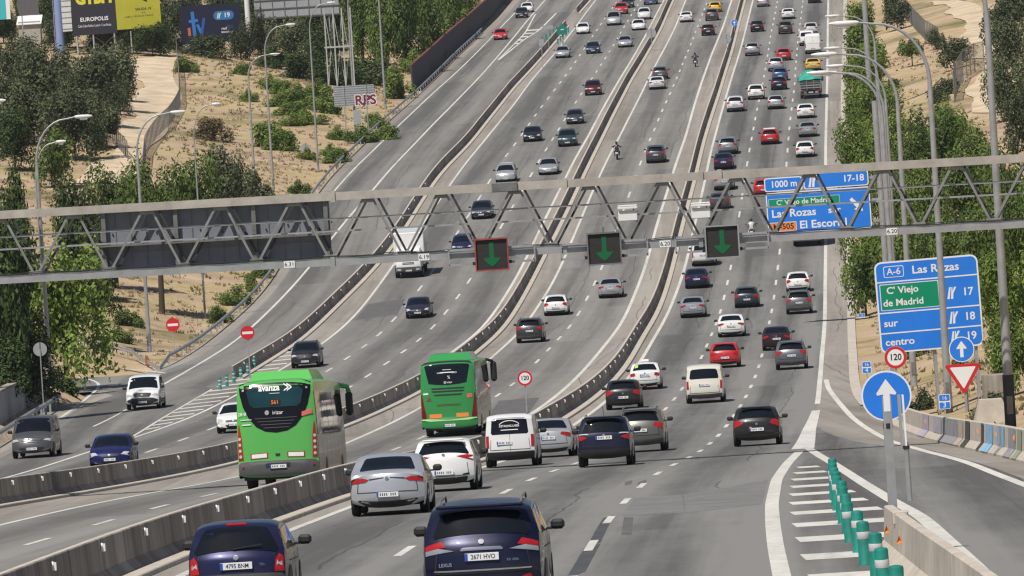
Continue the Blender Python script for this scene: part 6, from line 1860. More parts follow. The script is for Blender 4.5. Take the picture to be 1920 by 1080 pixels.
b = MB(); b.prism(rt(w_, w_ * 1.78, w_ * .62), 0, .03, signr, galv); b.build('red_border', e)
b = MB(); b.prism(rt(w_ * .72, w_ * 1.26, w_ * .46, .03), -.005, 0, signw); b.build('white_field', e); post_to(e, p, .09, .08, .06, base=None)
e = rsign('no_entry_sign', 324, 609, 474, 13 / FPX * 474, 'no_entry', 'no entry sign standing in the dry grass on the left', 'no entry signs', pw=.05)
e = rsign('no_entry_sign', 464, 624, 424, 13.2 / FPX * 424, 'no_entry', 'no entry sign at the head of the barrier by the teal posts', 'no entry signs', pw=.07, base=zr(424))
e = rsign('reversed_sign', 75, 655, 396, 13 / FPX * 396, 'back', 'grey back of a round sign beside the retaining wall', pw=.06)
e = rsign('reversed_sign', 573, 278, 690, 9.5 / FPX * 690, 'back', 'grey back of a round sign on the dry slope', pw=.07)
b = MB(); b.box((0, 0, -.78), (.75, .03, .3), mat('sign_back', (.4, .4, .4))); b.build('sub_plate', e)
e = rsign('roundel_sign', 1377, 43, 912, .44, 'arrow', 'tiny round blue sign on the far median barrier', pw=.08)
e = rsign('reversed_sign', 1362, 73, 850, .6, 'back', 'tiny grey back of a sign on the bus lane shoulder', pw=.07)
e = rsign('reversed_sign', 1221, 62, 880, .62, 'back', 'tiny grey back of a sign beside the left median barrier', pw=.07)
for (px, py, Y, t, lab, q) in ((1771, 753, 288.6, ('16', '3'), 'small blue kilometre plate reading 16 3 on the right lamp post', .31), (1625, 689, 372, ('16', '4'), 'small blue kilometre plate at the verge behind the big arrow sign', .32), (1616, 595, 470, ('16', '5'), 'small blue kilometre plate at the verge left of the Las Rozas sign', .28)):
    p = at(px, py, Y); e = tag(empty('kilometre_plate', p), lab, 'plate', 'blue kilometre plates')
    b = MB(); b.prism(rpoly(-q * .78, -q, q * .78, q, .05), 0, .02, signw, galv); b.prism(rpoly(-q * .7, .03, q * .7, q * .92, .04), -.004, 0, signb); b.prism(rpoly(-q * .7, -q * .92, q * .7, -.03, .04), -.004, 0, signb); b.build('panel', e)
    b = MB(); b.text(t[0], (0, -.006, q * .48), q * .75, signw); b.text(t[1], (0, -.006, -q * .48), q * .95, signw, bold=.01); b.build('lettering', e)
    post_to(e, p, .07, .05)
# sign back with graffiti letters on the slope
p = at(664, 179, 715); sg_ = FPX / 715
e = tag(empty('graffiti_sign', p), 'back of a grey slatted sign sprayed with dark red letters RPS', 'sign')
b = MB(); Wg, Hg = 76 / sg_, 38 / sg_; sb = mat('slat_grey', (.34, .36, .39), .6, .2, var=.12)
b.box((0, 0, 0), (Wg, .05, Hg), sb)
for k in range(9): b.box((0, -.03, -Hg / 2 + (k + .5) * Hg / 9), (Wg, .03, .03), galvd)
b.build('slat_panel', e)
b = MB(); b.text('RPS', (Wg / 2 - .95, -.052, -Hg / 2 + .48), 1.38, signw, bold=.085, sx=1.02); b.text('RPS', (Wg / 2 - .95, -.058, -Hg / 2 + .48), 1.38, mat('graffiti_maroon', (.16, .01, .03), .7), bold=.03, sx=1.02); b.build('graffiti', e)
for x in (-Wg * .25, Wg * .3): post_to(e, p, .12, -.06, x, Hg / 2)
p = at(670, 220, 715); e = tag(empty('reversed_sign', p), 'narrow grey panel on a post below the graffiti sign', 'sign'); b = MB(); b.box((0, 0, 0), (.78, .04, 1.5), sb); b.build('panel', e); post_to(e, p, .14, .08, 0, .7)
# far teal gore marker
p = at(1054, 54, 888); e = tag(empty('gore_marker', p), 'teal green gore marker with a pointed top at the far split', 'marker')
b = MB(); b.prism([(-.62, -.75), (.62, -.75), (.66, .1), (.3, .35), (0, .78), (-.3, .35), (-.66, .1)], -.2, .3, teal); b.build('marker_body', e); b = MB(); b.box((0, -.21, -.1), (.4, .01, .12), signw); b.build('white_bar', e); post_to(e, p, .2, .05, 0, -.7)
p = at(1027, 51, 885); e = tag(empty('reversed_sign', p), 'small grey sign back left of the teal gore marker', 'sign'); b = MB(); b.box((0, 0, 0), (1.35, .05, .5), sb); b.build('panel', e); post_to(e, p, .08, .06)
p = at(1015, 80, 850); e = tag(empty('hazard_board', p), 'small grey board at the nose of the far barrier', 'board'); b = MB(); b.box((0, 0, 0), (.6, .05, .9), sb); b.build('panel', e); post_to(e, p, .08, .06)


# teal flexible posts
def teal_post(r, h, bands):
    def prof_mesh(name, P, m):
        b = MB(); n = 14; vs = []
        for (q, z) in P:
            for k in range(n): a = 2 * math.pi * k / n; vs.append((math.cos(a) * q, math.sin(a) * q, z))
        fs = [(i * n + k, i * n + (k + 1) % n, (i + 1) * n + (k + 1) % n, (i + 1) * n + k) for i in range(len(P) - 1) for k in range(n)] + [tuple(range((len(P) - 1) * n, len(P) * n))]
        b.add(vs, fs, m); return mesh_of(b, name, 40)
    A = prof_mesh('post_body', [(r * 1.15, 0), (r * 1.1, .04), (r, .06), (r, h - .03), (r * .9, h), (r * .5, h + .012)], teal)
    B = [prof_mesh('reflective_band', [(r * 1.01, z0), (r * 1.035, z0 + .004), (r * 1.035, z1 - .004), (r * 1.01, z1)], mat('band_grey', (.52, .52, .54), .45, var=.15)) for z0, z1 in bands]
    return A, B


A_, B_ = teal_post(.105, .72, [(.44, .56)])
tops = [(480, 200), (484, 236), (490, 268), (500, 298), (512, 330), (535, 368), (555, 412), (588, 467), (607, 528), (672, 592), (720, 672), (805, 757), (865, 867), (963, 1002)]
ords = ['farthest teal post in the right gore, at the tip of the row', 'second teal post from the far tip of the right gore row', 'third teal post from the far tip of the right gore row', 'fourth teal post from the far tip of the right gore row', 'fifth teal post from the far tip of the right gore row', 'sixth teal post from the far tip of the right gore row', 'seventh teal post from the far tip, in the middle of the right gore row', 'seventh teal post from the camera end of the right gore row', 'sixth teal post from the camera end of the right gore row', 'fifth teal post from the camera end, left of the post foot', 'fourth teal post from the camera end of the right gore row', 'third teal post from the camera end, beside the barrier end', 'second teal post from the camera end, beside the barrier', 'nearest teal post, cut by the bottom edge of the photo']
for (zx, zy), lab in zip(tops, ords):
    px, py = 1440 + zx / 4, 810 + zy / 4; by = py + 50
    for _ in range(6): by = py + .72 * FPX / groad(px + 3, by).y
    g = groad(px + 3, by); e = tag(empty('flexible_post', g), lab, 'post', 'teal posts in the right gore'); e.rotation_euler = (rad(random.uniform(-3, 3)), rad(random.uniform(-3.5, 3.5)), random.uniform(0, 6))
    inst('post_body', A_, e)
    for q in B_: inst('reflective_band', q, e)
A2_, B2_ = teal_post(.10, .75, [(.3, .38), (.52, .60)])
ords = ['nearest teal post of the left row, left of the coach', 'second teal post of the left row', 'third teal post of the left row', 'fourth teal post of the left row', 'fifth teal post of the left row, by the no entry sign', 'last teal post of the left row, against the barrier end']
for (px, py), lab in zip(((413, 731), (426, 725), (439, 718), (452, 711), (465, 704), (477, 692)), ords):
    e = tag(empty('flexible_post', groad(px, py)), lab, 'post', 'teal posts on the left gore')
    inst('post_body', A2_, e)
    for q in B2_: inst('reflective_band', q, e)
for i, (px, py) in enumerate(((1017, 80), (1024, 75), (1031, 69), (1038, 64), (1044, 60), (1046, 83), (1051, 78), (1056, 73), (1061, 67), (1066, 61))):
    e = tag(empty('flexible_post', groad(px, py)), 'dark little post among the two rows by the far teal gore marker', 'post', 'dark posts at the far gore'); inst('post_body', A2_, e)


# ------------------------------------------------------------------ lamp posts
def lamp_mesh(Hh=16.5, arm=2.9, sg=-1):
    pts = [(0, 0, 0), (0, 0, Hh * .3), (0, 0, Hh * .6), (0, 0, Hh - 2.6)]
    for k in range(1, 9):
        a = math.pi / 2 * k / 8; pts.append((sg * (2.2 - 2.2 * math.cos(a)), 0, Hh - 2.6 + 2.5 * math.sin(a)))
    pts.append((sg * arm, 0, Hh + .0))
    b = MB(); b.tube(pts[:4], .17, galv, 12, r1=.10); p = mesh_of(b, 'pole', 40)
    b = MB(); b.tube(pts[3:], .085, galv, 10, r1=.045); a_ = mesh_of(b, 'arm', 50)
    b = MB(); vs = []; fs = []; n = 10; st = ((0, .05), (.12, .13), (.5, .17), (.95, .15), (1.25, .06))
    for (d, r) in st:
        for k in range(n):
            q = 2 * math.pi * k / n; z = math.sin(q) * r * (1.0 if math.sin(q) < 0 else .55)
            vs.append((sg * (arm - .1 + d), math.cos(q) * r, Hh + z + .02))
    for i in range(len(st) - 1):
        for k in range(n): f = (i * n + k, i * n + (k + 1) % n, (i + 1) * n + (k + 1) % n, (i + 1) * n + k); fs.append(f if sg < 0 else f[::-1])
    fs += [tuple(range(n)), tuple(range((len(st) - 1) * n, len(st) * n))[::-1]]
    b.add(vs, fs, lampw); h = mesh_of(b, 'lamp_head', 50)
    b = MB(); b.box((sg * (arm + .55), 0, Hh - .16), (.55, .2, .12), clearl, bev=.05); l = mesh_of(b, 'lens')
    b = MB(); b.box((0, -.16, 1.0), (.2, .06, .6), galvd); bs = mesh_of(b, 'access_door')
    return p, a_, h, l, bs


LR, LL = lamp_mesh(sg=-1), lamp_mesh(sg=1)


def lamp(x, y, z, left, label, group, rz=0.):
    e = tag(empty('street_lamp', (x, y, z), rz), label, 'lamp post', group)
    P = LL if left else LR
    inst('pole', P[0], e); inst('arm', P[1], e); h = inst('lamp_head', P[2], e); inst('lens', P[3], h); inst('access_door', P[4], e)
    return e


labs = ['thick lamp post at the far right with a dark foot', 'tall lamp post standing before the Las Rozas sign with the lowest big lamp head', 'lamp post rising through the left part of the Las Rozas sign', 'lamp post whose head hangs over the teal tipper lorry, nearest of the cluster', 'second lamp post of the cluster beside the overhead blue sign', 'third lamp post of the cluster beside the overhead blue sign', 'lamp post with a head above the right shoulder beside the white vans', 'lamp post with the highest visible head on the right']
for k in range(8):
    y = [230, 289, 337, 386, 436, 485, 535, 585][k]
    hx = [None, 1580, 1540, 1527, 1545, 1560, 1557, 1562][k]
    x = at(1897, 828, 230).x if k == 0 else (at(hx, 100, y).x + 3.55)
    e = lamp(x, y, terr(x, y), False, labs[k], 'lamp posts along the right verge')
    if k == 0: b = MB(); b.tube([(0, 0, .02), (0, 0, 2.0)], .19, mat('foot_dark', (.03, .035, .05), .6, var=.2), 12); b.build('dark_foot', e)  # darker sleeve round the foot of the post
lls = [((-52, 812), 'lamp post just outside the left edge whose head pokes in'), ((97, 748), 'near left lamp post standing beside the retaining wall'), ((92, 738), 'left lamp post hidden in the trees, only arm and head clear'), ((281, 664), 'left lamp post with its foot behind the curved guard rail'), ((385, 597), 'left lamp post standing in the dry grass above the no entry signs'), ((479, 364), 'left lamp post with its head over the dry mound, shorter looking of a pair'), ((513, 360), 'left lamp post whose foot is just above the message sign'), ((597, 322), 'left lamp post between the message sign and the round sign back'), ((668, 264), 'left lamp post passing in front of the graffiti sign'), ((723, 206), 'left lamp post beyond the graffiti sign near the guard rail'), ((771, 82), 'thin lamp post before the noise wall hedge, left of two'), ((818, 68), 'thin lamp post before the noise wall hedge, right of two'), ((857, 13), 'farthest left lamp post cut by the top edge')]
LSC = [(.72, .955), (.87, 1.0), (.5, .94), (.87, 1.0), (.53, .97), (.75, .77), (.73, .93), (.65, .98)] + [(.8, 1.0)] * 5
for (q, lab), sc in zip(lls, LSC):
    g = G(*q) if q[1] < 600 else groad(*q); e = lamp(g.x, g.y, terr(g.x, g.y), True, lab, 'lamp posts along the left verge', rad(3)); e.scale = (sc[0], .8, sc[1])
# thick steel column at the top right
g = at(1640, 330, 700); e = tag(empty('sign_column', (g.x, 700, terr(g.x, 700))), 'thick grey steel column rising out of the picture above the right trees', 'column')
b = MB(); b.tube([(0, 0, 0), (0, 0, 15)], .30, galv, 14, r1=.24); b.tube([(0, 0, 15), (0, 0, 26)], .38, galv, 14); b.build('shaft', e); b = MB(); b.box((0, 0, .1), (1, 1, .2), conc); b.build('footing', e)
# concrete footings by the right verge
for (px, py, w0, w1, h, lab) in ((1860, 800, .72, 1.0, .72, 'pale concrete block with sloping sides in front of the thick lamp post'), (1872, 758, .62, .62, .6, 'grey concrete ring behind the sloping concrete block')):
    g = G(px, py); e = tag(empty('concrete_block', g), lab, 'block'); b = MB()
    if w0 != w1:
        vs = [(sx * (w1 if z < .1 else w0 * .75) * .75, sy * (w1 if z < .1 else w0) * .6, z) for z in (-.2, h * 1.4) for sx in (-1, 1) for sy in (-1, 1)]
        b.add(vs, [(0, 1, 3, 2), (4, 6, 7, 5), (0, 4, 5, 1), (2, 3, 7, 6), (0, 2, 6, 4), (1, 5, 7, 3)], concl)
    else: b.tube([(0, 0, -.3), (0, 0, h * 2)], w0, conc, 16)
    b.build('block', e, 40)

# ------------------------------------------------------------------ billboards on the hill
navy = mat('board_navy', (.012, .014, .035), .45, var=.2); bblk = mat('board_black', (.022, .022, .035), .5, var=.15); byel = mat('board_yellow', (.40, .38, .03), .5, var=.08, scale=.6)
lattice = mat('lattice_steel', (.42, .44, .43), .55, .2, var=.15)
def lattice_legs(e, xs, z0, z1, dep, m=lattice):
    b = MB()
    for x in xs:
        b.bar((x, 0.1, z0), (x, .1, z1), .14, .14, m); b.bar((x, dep, z0), (x, dep, z1), .12, .12, m)
        n = 4
        for k in range(n): za, zb = z0 + (z1 - z0) * k / n, z0 + (z1 - z0) * (k + 1) / n; b.bar((x, .1 if k % 2 else dep, za), (x, dep if k % 2 else .1, zb), .07, .07, m)
    for k in range(len(xs) - 1): b.bar((xs[k], dep, z0 + .5), (xs[k + 1], dep, z1 - .3), .07, .07, m); b.bar((xs[k], dep, z1 - .3), (xs[k + 1], dep, z0 + .5), .07, .07, m)
    b.build('lattice_legs', e)
YB = 835.0; sb_ = FPX / YB
p = at(220, 60, YB); zg = terr(p.x, YB) - p.z
e = tag(empty('billboard', p), 'black and yellow billboard lettered EUROPOLIS on the hill', 'billboard'); e.rotation_euler = (0, rad(-.6), 0)
Wb = 83 / sb_; Hb = 100 / sb_
b = MB(); b.box((-Wb / 2, .1, Hb / 2 - .1), (Wb, .2, Hb), bblk); b.build('black_panel', e)
b = MB(); b.box((Wb / 2 + .02, .1, Hb / 2 + .25), (Wb, .2, Hb), byel); b.build('yellow_panel', e)
b = MB(); b.text('EUROPOLIS', (-Wb / 2, -.01, 1.75), .66, signw, bold=.02, sx=1.0); b.text('Calle Cabo Rufino Lazaro 1 Las Rozas', (-Wb / 2, -.01, .98), .42, signw, sx=.62); yl = mat('ink_yellow', (.62, .58, .05), .5); b.text('GYBM', (-Wb / 2 + .1, -.01, 4.25), 1.9, yl, bold=.06, sx=.85); b.build('lettering', e)
b = MB(); b.text('SALIDA 19', (Wb * .62, -.01, 2.55), .42, black_ink, bold=.02); b.text('A-6', (Wb * .62, -.01, 2.12), .3, black_ink); b.text('direccion Madrid', (Wb * .62, -.01, 1.75), .3, black_ink, sx=1.1); b.text('a 400 m', (Wb * .28, -.01, 1.7), .32, black_ink)
b.bar((Wb * .42, -.02, 5.1), (Wb * .66, -.02, 3.75), .01, .26, black_ink); b.prism([(Wb * .66 - .45, 3.75), (Wb * .66 + .3, 3.35), (Wb * .66 + .28, 4.15)], -.02, -.01, black_ink); b.prism([(Wb * .12, 4.2), (Wb * .2, 4.6), (Wb * .15, 4.9), (Wb * .08, 4.3)], -.02, -.01, black_ink); b.build('arrow_print', e)
lattice_legs(e, [-Wb + .4, -Wb * .55, -.4, Wb * .3, Wb * .85], zg - .3, .0, 1.3)
b = MB(); b.box((-Wb - .62, .1, 3.2), (1.15, .1, 5.4), mat('mesh_white', (.55, .58, .57), .6, var=.1))
for k in range(8): b.box((-Wb - .62, .03, .8 + k * .68), (1.15, .04, .06), galvd)
b.build('side_mesh', e)
# blue pylon
p = at(113, 74, 838); zg = terr(p.x, 838) - p.z; e = tag(empty('pylon', p), 'lilac blue cylindrical pylon left of the EUROPOLIS billboard', 'pylon')
b = MB(); b.tube([(0, 0, zg - .2), (0, 0, 7.5)], .52, mat('pylon_blue', (.22, .28, .52), .5, var=.06), 18); b.build('shaft', e, 40); b = MB(); b.tube([(-.62, -.1, zg - .2), (-.62, -.1, 6)], .05, galv, 6); b.build('ladder_rail', e)
# cyan and white sign at the corner
p = at(2, 18, 835); zg = terr(p.x, 835) - p.z; e = tag(empty('billboard', p), 'cyan board with a white edge cut by the left corner', 'billboard'); b = MB(); b.box((-.9, 0, .3), (3.0, .2, 3.0), mat('board_cyan', (.05, .42, .47), .5)); b.build('cyan_panel', e); b = MB(); b.box((.85, -.02, .3), (.48, .22, 3.0), signw); b.build('white_edge', e); b = MB(); b.bar((-1, .1, zg - .3), (-1, .1, -1), .2, .2, galv); b.build('post', e)
p = at(52, 10, 850); zg = terr(p.x, 850) - p.z; e = tag(empty('billboard', p), 'blank grey board back above a white shed roof, upper left', 'billboard'); b = MB(); b.prism([(-1.4, .2), (-1.1, -1.2), (1.3, -1.2), (1.3, 1.6), (-1.0, 1.6)], 0, .2, mat('board_grey', (.11, .105, .115), .6, var=.1)); b.build('panel', e); b = MB(); b.bar((-.8, .15, zg - .3), (-.8, .15, -1.1), .12, .12, galv); b.build('post', e)
p = at(54, 40, 862); e = tag(empty('shed', (p.x, 862, terr(p.x, 862))), 'low shed with a bright white roof behind the upper left trees', 'shed'); b = MB(); b.box((0, 1.5, (p.z - e.location.z) / 2), (2.7, 3, p.z - e.location.z), mat('shed_wall', (.35, .33, .3), .8, var=.2)); b.build('wall', e); b = MB(); h_ = p.z - e.location.z; b.add([(-1.55, -.3, h_ - .3), (1.55, -.3, h_ - .3), (1.55, 3.2, h_ + .75), (-1.55, 3.2, h_ + .75), (-1.55, -.3, h_ - .4), (1.55, -.3, h_ - .4)], [(0, 1, 2, 3), (0, 4, 5, 1)], signw); b.build('roof', e)
# ITV board
YI = 858.0; si = FPX / YI; p = at(396, 44, YI); zg = terr(p.x, YI) - p.z
e = tag(empty('billboard', p), 'dark navy billboard with blue letters itv and exit 19', 'billboard'); e.rotation_euler = (0, rad(-.6), 0)
Wi, Hi = 115 / si, 72 / si
b = MB(); b.box((0, .1, 0), (Wi, .2, Hi), navy); b.build('panel', e)
ib = mat('itv_blue', (.03, .17, .50), .5); ib2 = mat('itv_deep_blue', (.03, .08, .36), .5); io = mat('itv_orange', (.55, .12, .05), .5)
b = MB(); b.bar((-2.75, -.02, -1.35), (-2.78, -.02, -.35), .01, .34, io); b.bar((-2.75, -.022, .05), (-2.75, -.022, .35), .01, .3, ib2); b.bar((-2.12, -.02, -1.4), (-2.25, -.02, 1.6), .01, .42, ib); b.bar((-2.75, -.021, .42), (-1.6, -.021, .5), .01, .38, ib); b.bar((-1.25, -.02, -1.2), (-1.72, -.02, .0), .01, .36, ib); b.bar((-1.25, -.023, -1.2), (-.85, -.023, .75), .01, .36, ib2); b.build('lettering', e)
b = MB(); b.prism(rpoly(.35, .35, 2.85, 1.45, .5), -.012, 0, mat('tag_blue', (.03, .16, .42), .5)); exit_symbol(b, 1.05, .9, .7, mat('pale_yellow', (.7, .75, .5), .5), -.02); b.text('19', (2.0, -.018, .9), .8, signw, bold=.02); b.build('exit_tag', e)
b = MB(); b.text('red', (1.55, -.012, -.72), .48, signw, bold=.01); b.text('itevelesa', (1.9, -.012, -1.15), .42, signw, bold=.01); b.text('itv', (2.3, -.012, -.5), .8, ib2); b.build('small_lettering', e)
lattice_legs(e, [-Wi / 2 + .4, 0, Wi / 2 - 1.0], zg - .3, -Hi / 2, .9)
# white pole and the two board backs
p = at(465, 40, 868); zg = terr(p.x, 868) - p.z; e = tag(empty('pole', p), 'white mast between the itv billboard and the grey board backs', 'mast'); b = MB(); b.tube([(0, 0, zg - .2), (0, 0, 6)], .33, lampw, 12); b.build('shaft', e, 40); b = MB(); b.box((0, 0, zg + .1), (.9, .9, .3), conc); b.build('footing', e)
p = at(556, 12, 872); sq = FPX / 872; e = tag(empty('billboard', p), 'pale grey ribbed back of a wide billboard at the top left', 'billboard'); b = MB(); b.box((0, 0, .8), (158 / sq, .15, 4.4), mat('board_back', (.33, .35, .37), .6, .1, var=.1)); b.build('panel', e); b = MB()
for k in range(7): b.box((-158 / sq / 2 + (k + .5) * 158 / sq / 7, -.12, .8), (.08, .1, 4.4), galvd)
for k in range(4): b.box((0, -.16, -1.2 + k * 1.1), (158 / sq, .08, .08), galvd)
b.build('frame', e); zg = terr(p.x, 872) - p.z; b = MB(); [b.bar((x, .1, zg - .3), (x, .1, -1.3), .16, .16, galv) for x in (-4, 0, 4)]; b.build('post', e)
p = at(636, 90, 800); zg = terr(p.x, 800) - p.z; e = tag(empty('lattice_tower', p), 'pale lattice legs of a hoarding standing above the dark bushes', 'lattice'); lattice_legs(e, [-1.5, -.5, .5, 1.5], min(zg, -.2) - .3, 4.6, 1.2); b = MB(); b.bar((-1.7, .1, .15), (1.7, .1, .15), .16, .2, lattice); b.bar((-1.7, 1.2, .15), (1.7, 1.2, .15), .16, .2, lattice); b.build('base_beam', e)


# ------------------------------------------------------------------ wire fences
def fence(pts, h, label, m=None, per=2.6):
    P = [G(*q) for q in pts]; root = tag(empty('wire_fence', (0, 0, 0)), label, 'fence', 'wire fences on the hillsides')
    b = MB(); vs = []; Q = []
    for i in range(len(P) - 1):
        n = max(1, int((P[i + 1] - P[i]).length / per)); Q += [P[i].lerp(P[i + 1], k / n) for k in range(n)]
    Q.append(P[-1]); Q = [Vector((q.x, q.y, terr(q.x, q.y))) for q in Q]
    for q in Q: vs += [q, q + Vector((0, 0, h))]
    b.add(vs, [(2 * i, 2 * i + 2, 2 * i + 3, 2 * i + 1) for i in range(len(Q) - 1)], m or MATS['wire']); b.build('mesh_panel', root)
    for q in Q[:90]: inst('fence_post', _fp, root, loc=q, scale=(1, 1, h / 2))
    b = MB(); b.tube([q + Vector((0, 0, h)) for q in Q], .035, galvd, 5); b.build('top_wire', root)


_fp = MB(); _fp.tube([(0, 0, -.1), (0, 0, 2.05)], .05, galvd, 6); _fp = mesh_of(_fp, 'fence_post')
fence([(331, 82), (333, 120), (337, 160), (338, 200), (318, 235), (292, 262), (274, 292), (270, 330)], 1.9, 'brown wire fence along the right side of the pale dirt track')
fence([(180, 275), (212, 268), (240, 300)], 1.8, 'short wire fence crossing the dry slope under the left lamp heads')
fence([(1700, 35), (1716, 55), (1735, 75), (1760, 90)], 2.4, 'dark wire fence behind the umbrella shaped tree')
fence([(1790, 192), (1795, 172), (1806, 152), (1828, 136), (1846, 132)], 3.0, 'tall dark wire fence curving beside the sandy path on the right')
# ------------------------------------------------------------------ trees, shrubs, grass
leaf_mat('leaf_dark', [(.014, .026, .010), (.042, .068, .024), (.10, .14, .05)], .2)
leaf_mat('leaf_green', [(.040, .066, .020), (.092, .142, .036), (.18, .245, .07)], .3)
leaf_mat('leaf_bright', [(.058, .092, .024), (.135, .20, .045), (.25, .325, .085)], .35)
leaf_mat('leaf_oak', [(.032, .042, .023), (.074, .092, .047), (.145, .17, .09)], .2)
leaf_mat('leaf_light', [(.05, .085, .018), (.155, .235, .05), (.30, .39, .10)], .4)
leaf_mat('leaf_dry', [(.04, .035, .018), (.13, .105, .05), (.22, .18, .09)], .2)


def crown_mesh(kind, seed, n, ls):
    rnd = random.Random(seed); blobs = []
    if kind == 'round':
        for k in range(22):
            a = rnd.uniform(0, 6.28); q = rnd.uniform(.1, .86); z = rnd.uniform(.16, .80); q *= math.sqrt(max(.1, 1 - (2 * z - 1) ** 2 * .75))
            blobs.append((math.cos(a) * q, math.sin(a) * q, z, rnd.uniform(.20, .38)))
    elif kind == 'tall':
        for k in range(18):
            z = rnd.uniform(.1, .92); a = rnd.uniform(0, 6.28); q = rnd.uniform(.05, .7) * (1.05 - z * .75); blobs.append((math.cos(a) * q, math.sin(a) * q, z, rnd.uniform(.16, .3)))
    elif kind == 'willow':
        for k in range(26):
            a = rnd.uniform(0, 6.28); q = rnd.uniform(.15, .85); blobs.append((math.cos(a) * q, math.sin(a) * q, rnd.uniform(.0, .85) * (1.05 - .35 * q), rnd.uniform(.14, .26)))
    elif kind == 'umbrella':
        for k in range(18):
            a = rnd.uniform(0, 6.28); q = rnd.uniform(.0, .82); blobs.append((math.cos(a) * q, math.sin(a) * q, rnd.uniform(.35, .75) - .18 * q, rnd.uniform(.18, .28)))
    else:
        for k in range(13):
            a = rnd.uniform(0, 6.28); q = rnd.uniform(.0, .92); blobs.append((math.cos(a) * q, math.sin(a) * q, rnd.uniform(.1, .62) * (1.1 - .5 * q), rnd.uniform(.22, .38)))
    vs = []; fs = []; wts = [b[3] ** 2 for b in blobs]
    for k in range(n):
        b = rnd.choices(blobs, wts)[0]
        d = Vector((rnd.gauss(0, 1), rnd.gauss(0, 1), rnd.gauss(0, 1) + .15)).normalized()
        rr_ = b[3] * (rnd.uniform(.82, 1.08) if rnd.random() < .8 else rnd.uniform(.3, .9)) * (1.0 + .18 * math.sin(d.x * 9 + d.z * 7))
        p = Vector((b[0], b[1], b[2])) + Vector((d.x * rr_, d.y * rr_, d.z * rr_ * .8))
        nn = (d + Vector((rnd.uniform(-.8, .8), rnd.uniform(-.8, .8), rnd.uniform(-.3, .9)))).normalized()
        t = nn.cross(Vector((rnd.uniform(-1, 1), rnd.uniform(-1, 1), rnd.uniform(-1, 1)))).normalized(); s = nn.cross(t)
        w = ls * rnd.uniform(.55, 1.25); l = w * rnd.uniform(.9, 1.8)
        if kind == 'willow': t = (t * .6 + Vector((0, 0, -1))).normalized(); s = nn.cross(t).normalized(); l = w * 1.9; w *= .7
        t = Vector((t.x, t.y, t.z * .48)); s = Vector((s.x, s.y, s.z * .48))
        o = len(vs); vs += [p - t * l * .5, p + s * w * .42 - t * l * .05, p + t * l * .55, p - s * w * .42 + t * l * .05]; fs.append((o, o + 1, o + 2, o + 3))
    me = bpy.data.meshes.new('crown'); me.from_pydata([tuple(v) for v in vs], [], fs); return me


CROWN = {}
def crown(kind, leaf, var, big):
    k = (kind, leaf, var, big)
    if k not in CROWN:
        base = ('g', kind, var, big)
        if base not in CROWN: CROWN[base] = crown_mesh(kind, hash((kind, var)) % 1000 if False else (len(kind) * 31 + var * 7), 6800 if big else 3000, .075 if big else .11)
        me = CROWN[base].copy(); me.materials.append(MATS[leaf]); CROWN[k] = me
    return CROWN[k]


def trunk_mesh(seed):
    rnd = random.Random(seed); b = MB()
    b.tube([(0, 0, -.05), (.01, .01, .3), (-.015, .0, .62), (0, .01, .85)], .045, bark, 8, r1=.02)
    for k in range(5):
        a = k * 1.3 + rnd.uniform(-.3, .3); z = .3 + .09 * k; b.tube([(0, 0, z), (math.cos(a) * .10, math.sin(a) * .10, z + .16), (math.cos(a) * .22, math.sin(a) * .22, z + .34)], .02, bark, 6, r1=.006)
    return mesh_of(b, 'trunk', 60)


TRK = [trunk_mesh(k) for k in range(3)]
_ti = [0]


def tree(x0, x1, yt, yb, kind, leaf, label, group=None, name='tree', cat='tree', low=.18, big=None, base=None):
    g = base if base is not None else G((x0 + x1) / 2 + (yb - yt) * .03, yb); s = FPX / g.y
    h = (yb - yt) / s; r = (x1 - x0) / 2 / s * (1.06 if kind in ('umbrella', 'willow', 'tall') else 1.2)
    _ti[0] += 1; i = _ti[0]; rnd = random.Random(i)
    e = tag(empty(name, g - Vector((0, 0, .1)), rnd.uniform(0, 6.28)), label, cat, group)
    big = (r * s > 42) if big is None else big
    cm = inst('crown', crown(kind, leaf, i % 2, big), e, loc=(0, 0, h * low), scale=(r * (rnd.uniform(1.0, 1.5) if kind == 'bush' else 1), r * rnd.uniform(.85, 1.05), h * (1 - low) * 1.03))
    hh = h * (.85 if kind != 'bush' else .6); inst('trunk', TRK[i % 3], e, scale=(hh * .55, hh * .55, hh))
    return e


LB = 'bright green leafy tree in the dense belt along the right verge'; GB = 'trees of the right roadside belt'
for b in ((1588, 1642, 2, 72), (1592, 1662, 38, 138), (1582, 1668, 88, 205), (1577, 1652, 150, 262), (1600, 1690, 150, 262), (1566, 1652, 218, 345), (1625, 1712, 212, 335), (1568, 1645, 300, 435), (1582, 1662, 420, 560)):
    tree(*b, 'round', 'leaf_bright', LB, GB, low=.0)
LB2 = 'mid green bushy tree in the thicket behind the gantry on the right'; GB2 = 'thicket trees behind the gantry on the right'
for b in ((1668, 1748, 222, 372), (1712, 1800, 205, 352), (1765, 1850, 238, 372), (1630, 1715, 310, 455), (1700, 1790, 300, 470), (1772, 1865, 290, 450), (1636, 1730, 400, 560), (1715, 1810, 400, 575), (1800, 1895, 375, 590), (1590, 1650, 468, 592), (1850, 1935, 262, 470), (1870, 1950, 360, 560)):
    tree(*b, 'round', 'leaf_green', LB2, GB2, low=.0)
tree(1752, 1838, 188, 300, 'round', 'leaf_bright', 'bright bushy tree below the tall curving wire fence on the right', low=.0)
tree(1838, 1950, 470, 660, 'round', 'leaf_light', 'light green tree at the right edge beside the Las Rozas sign', low=.0)
tree(1842, 1940, 575, 742, 'round', 'leaf_bright', 'yellow green bush tree low at the right edge behind the thick lamp post', low=.0)
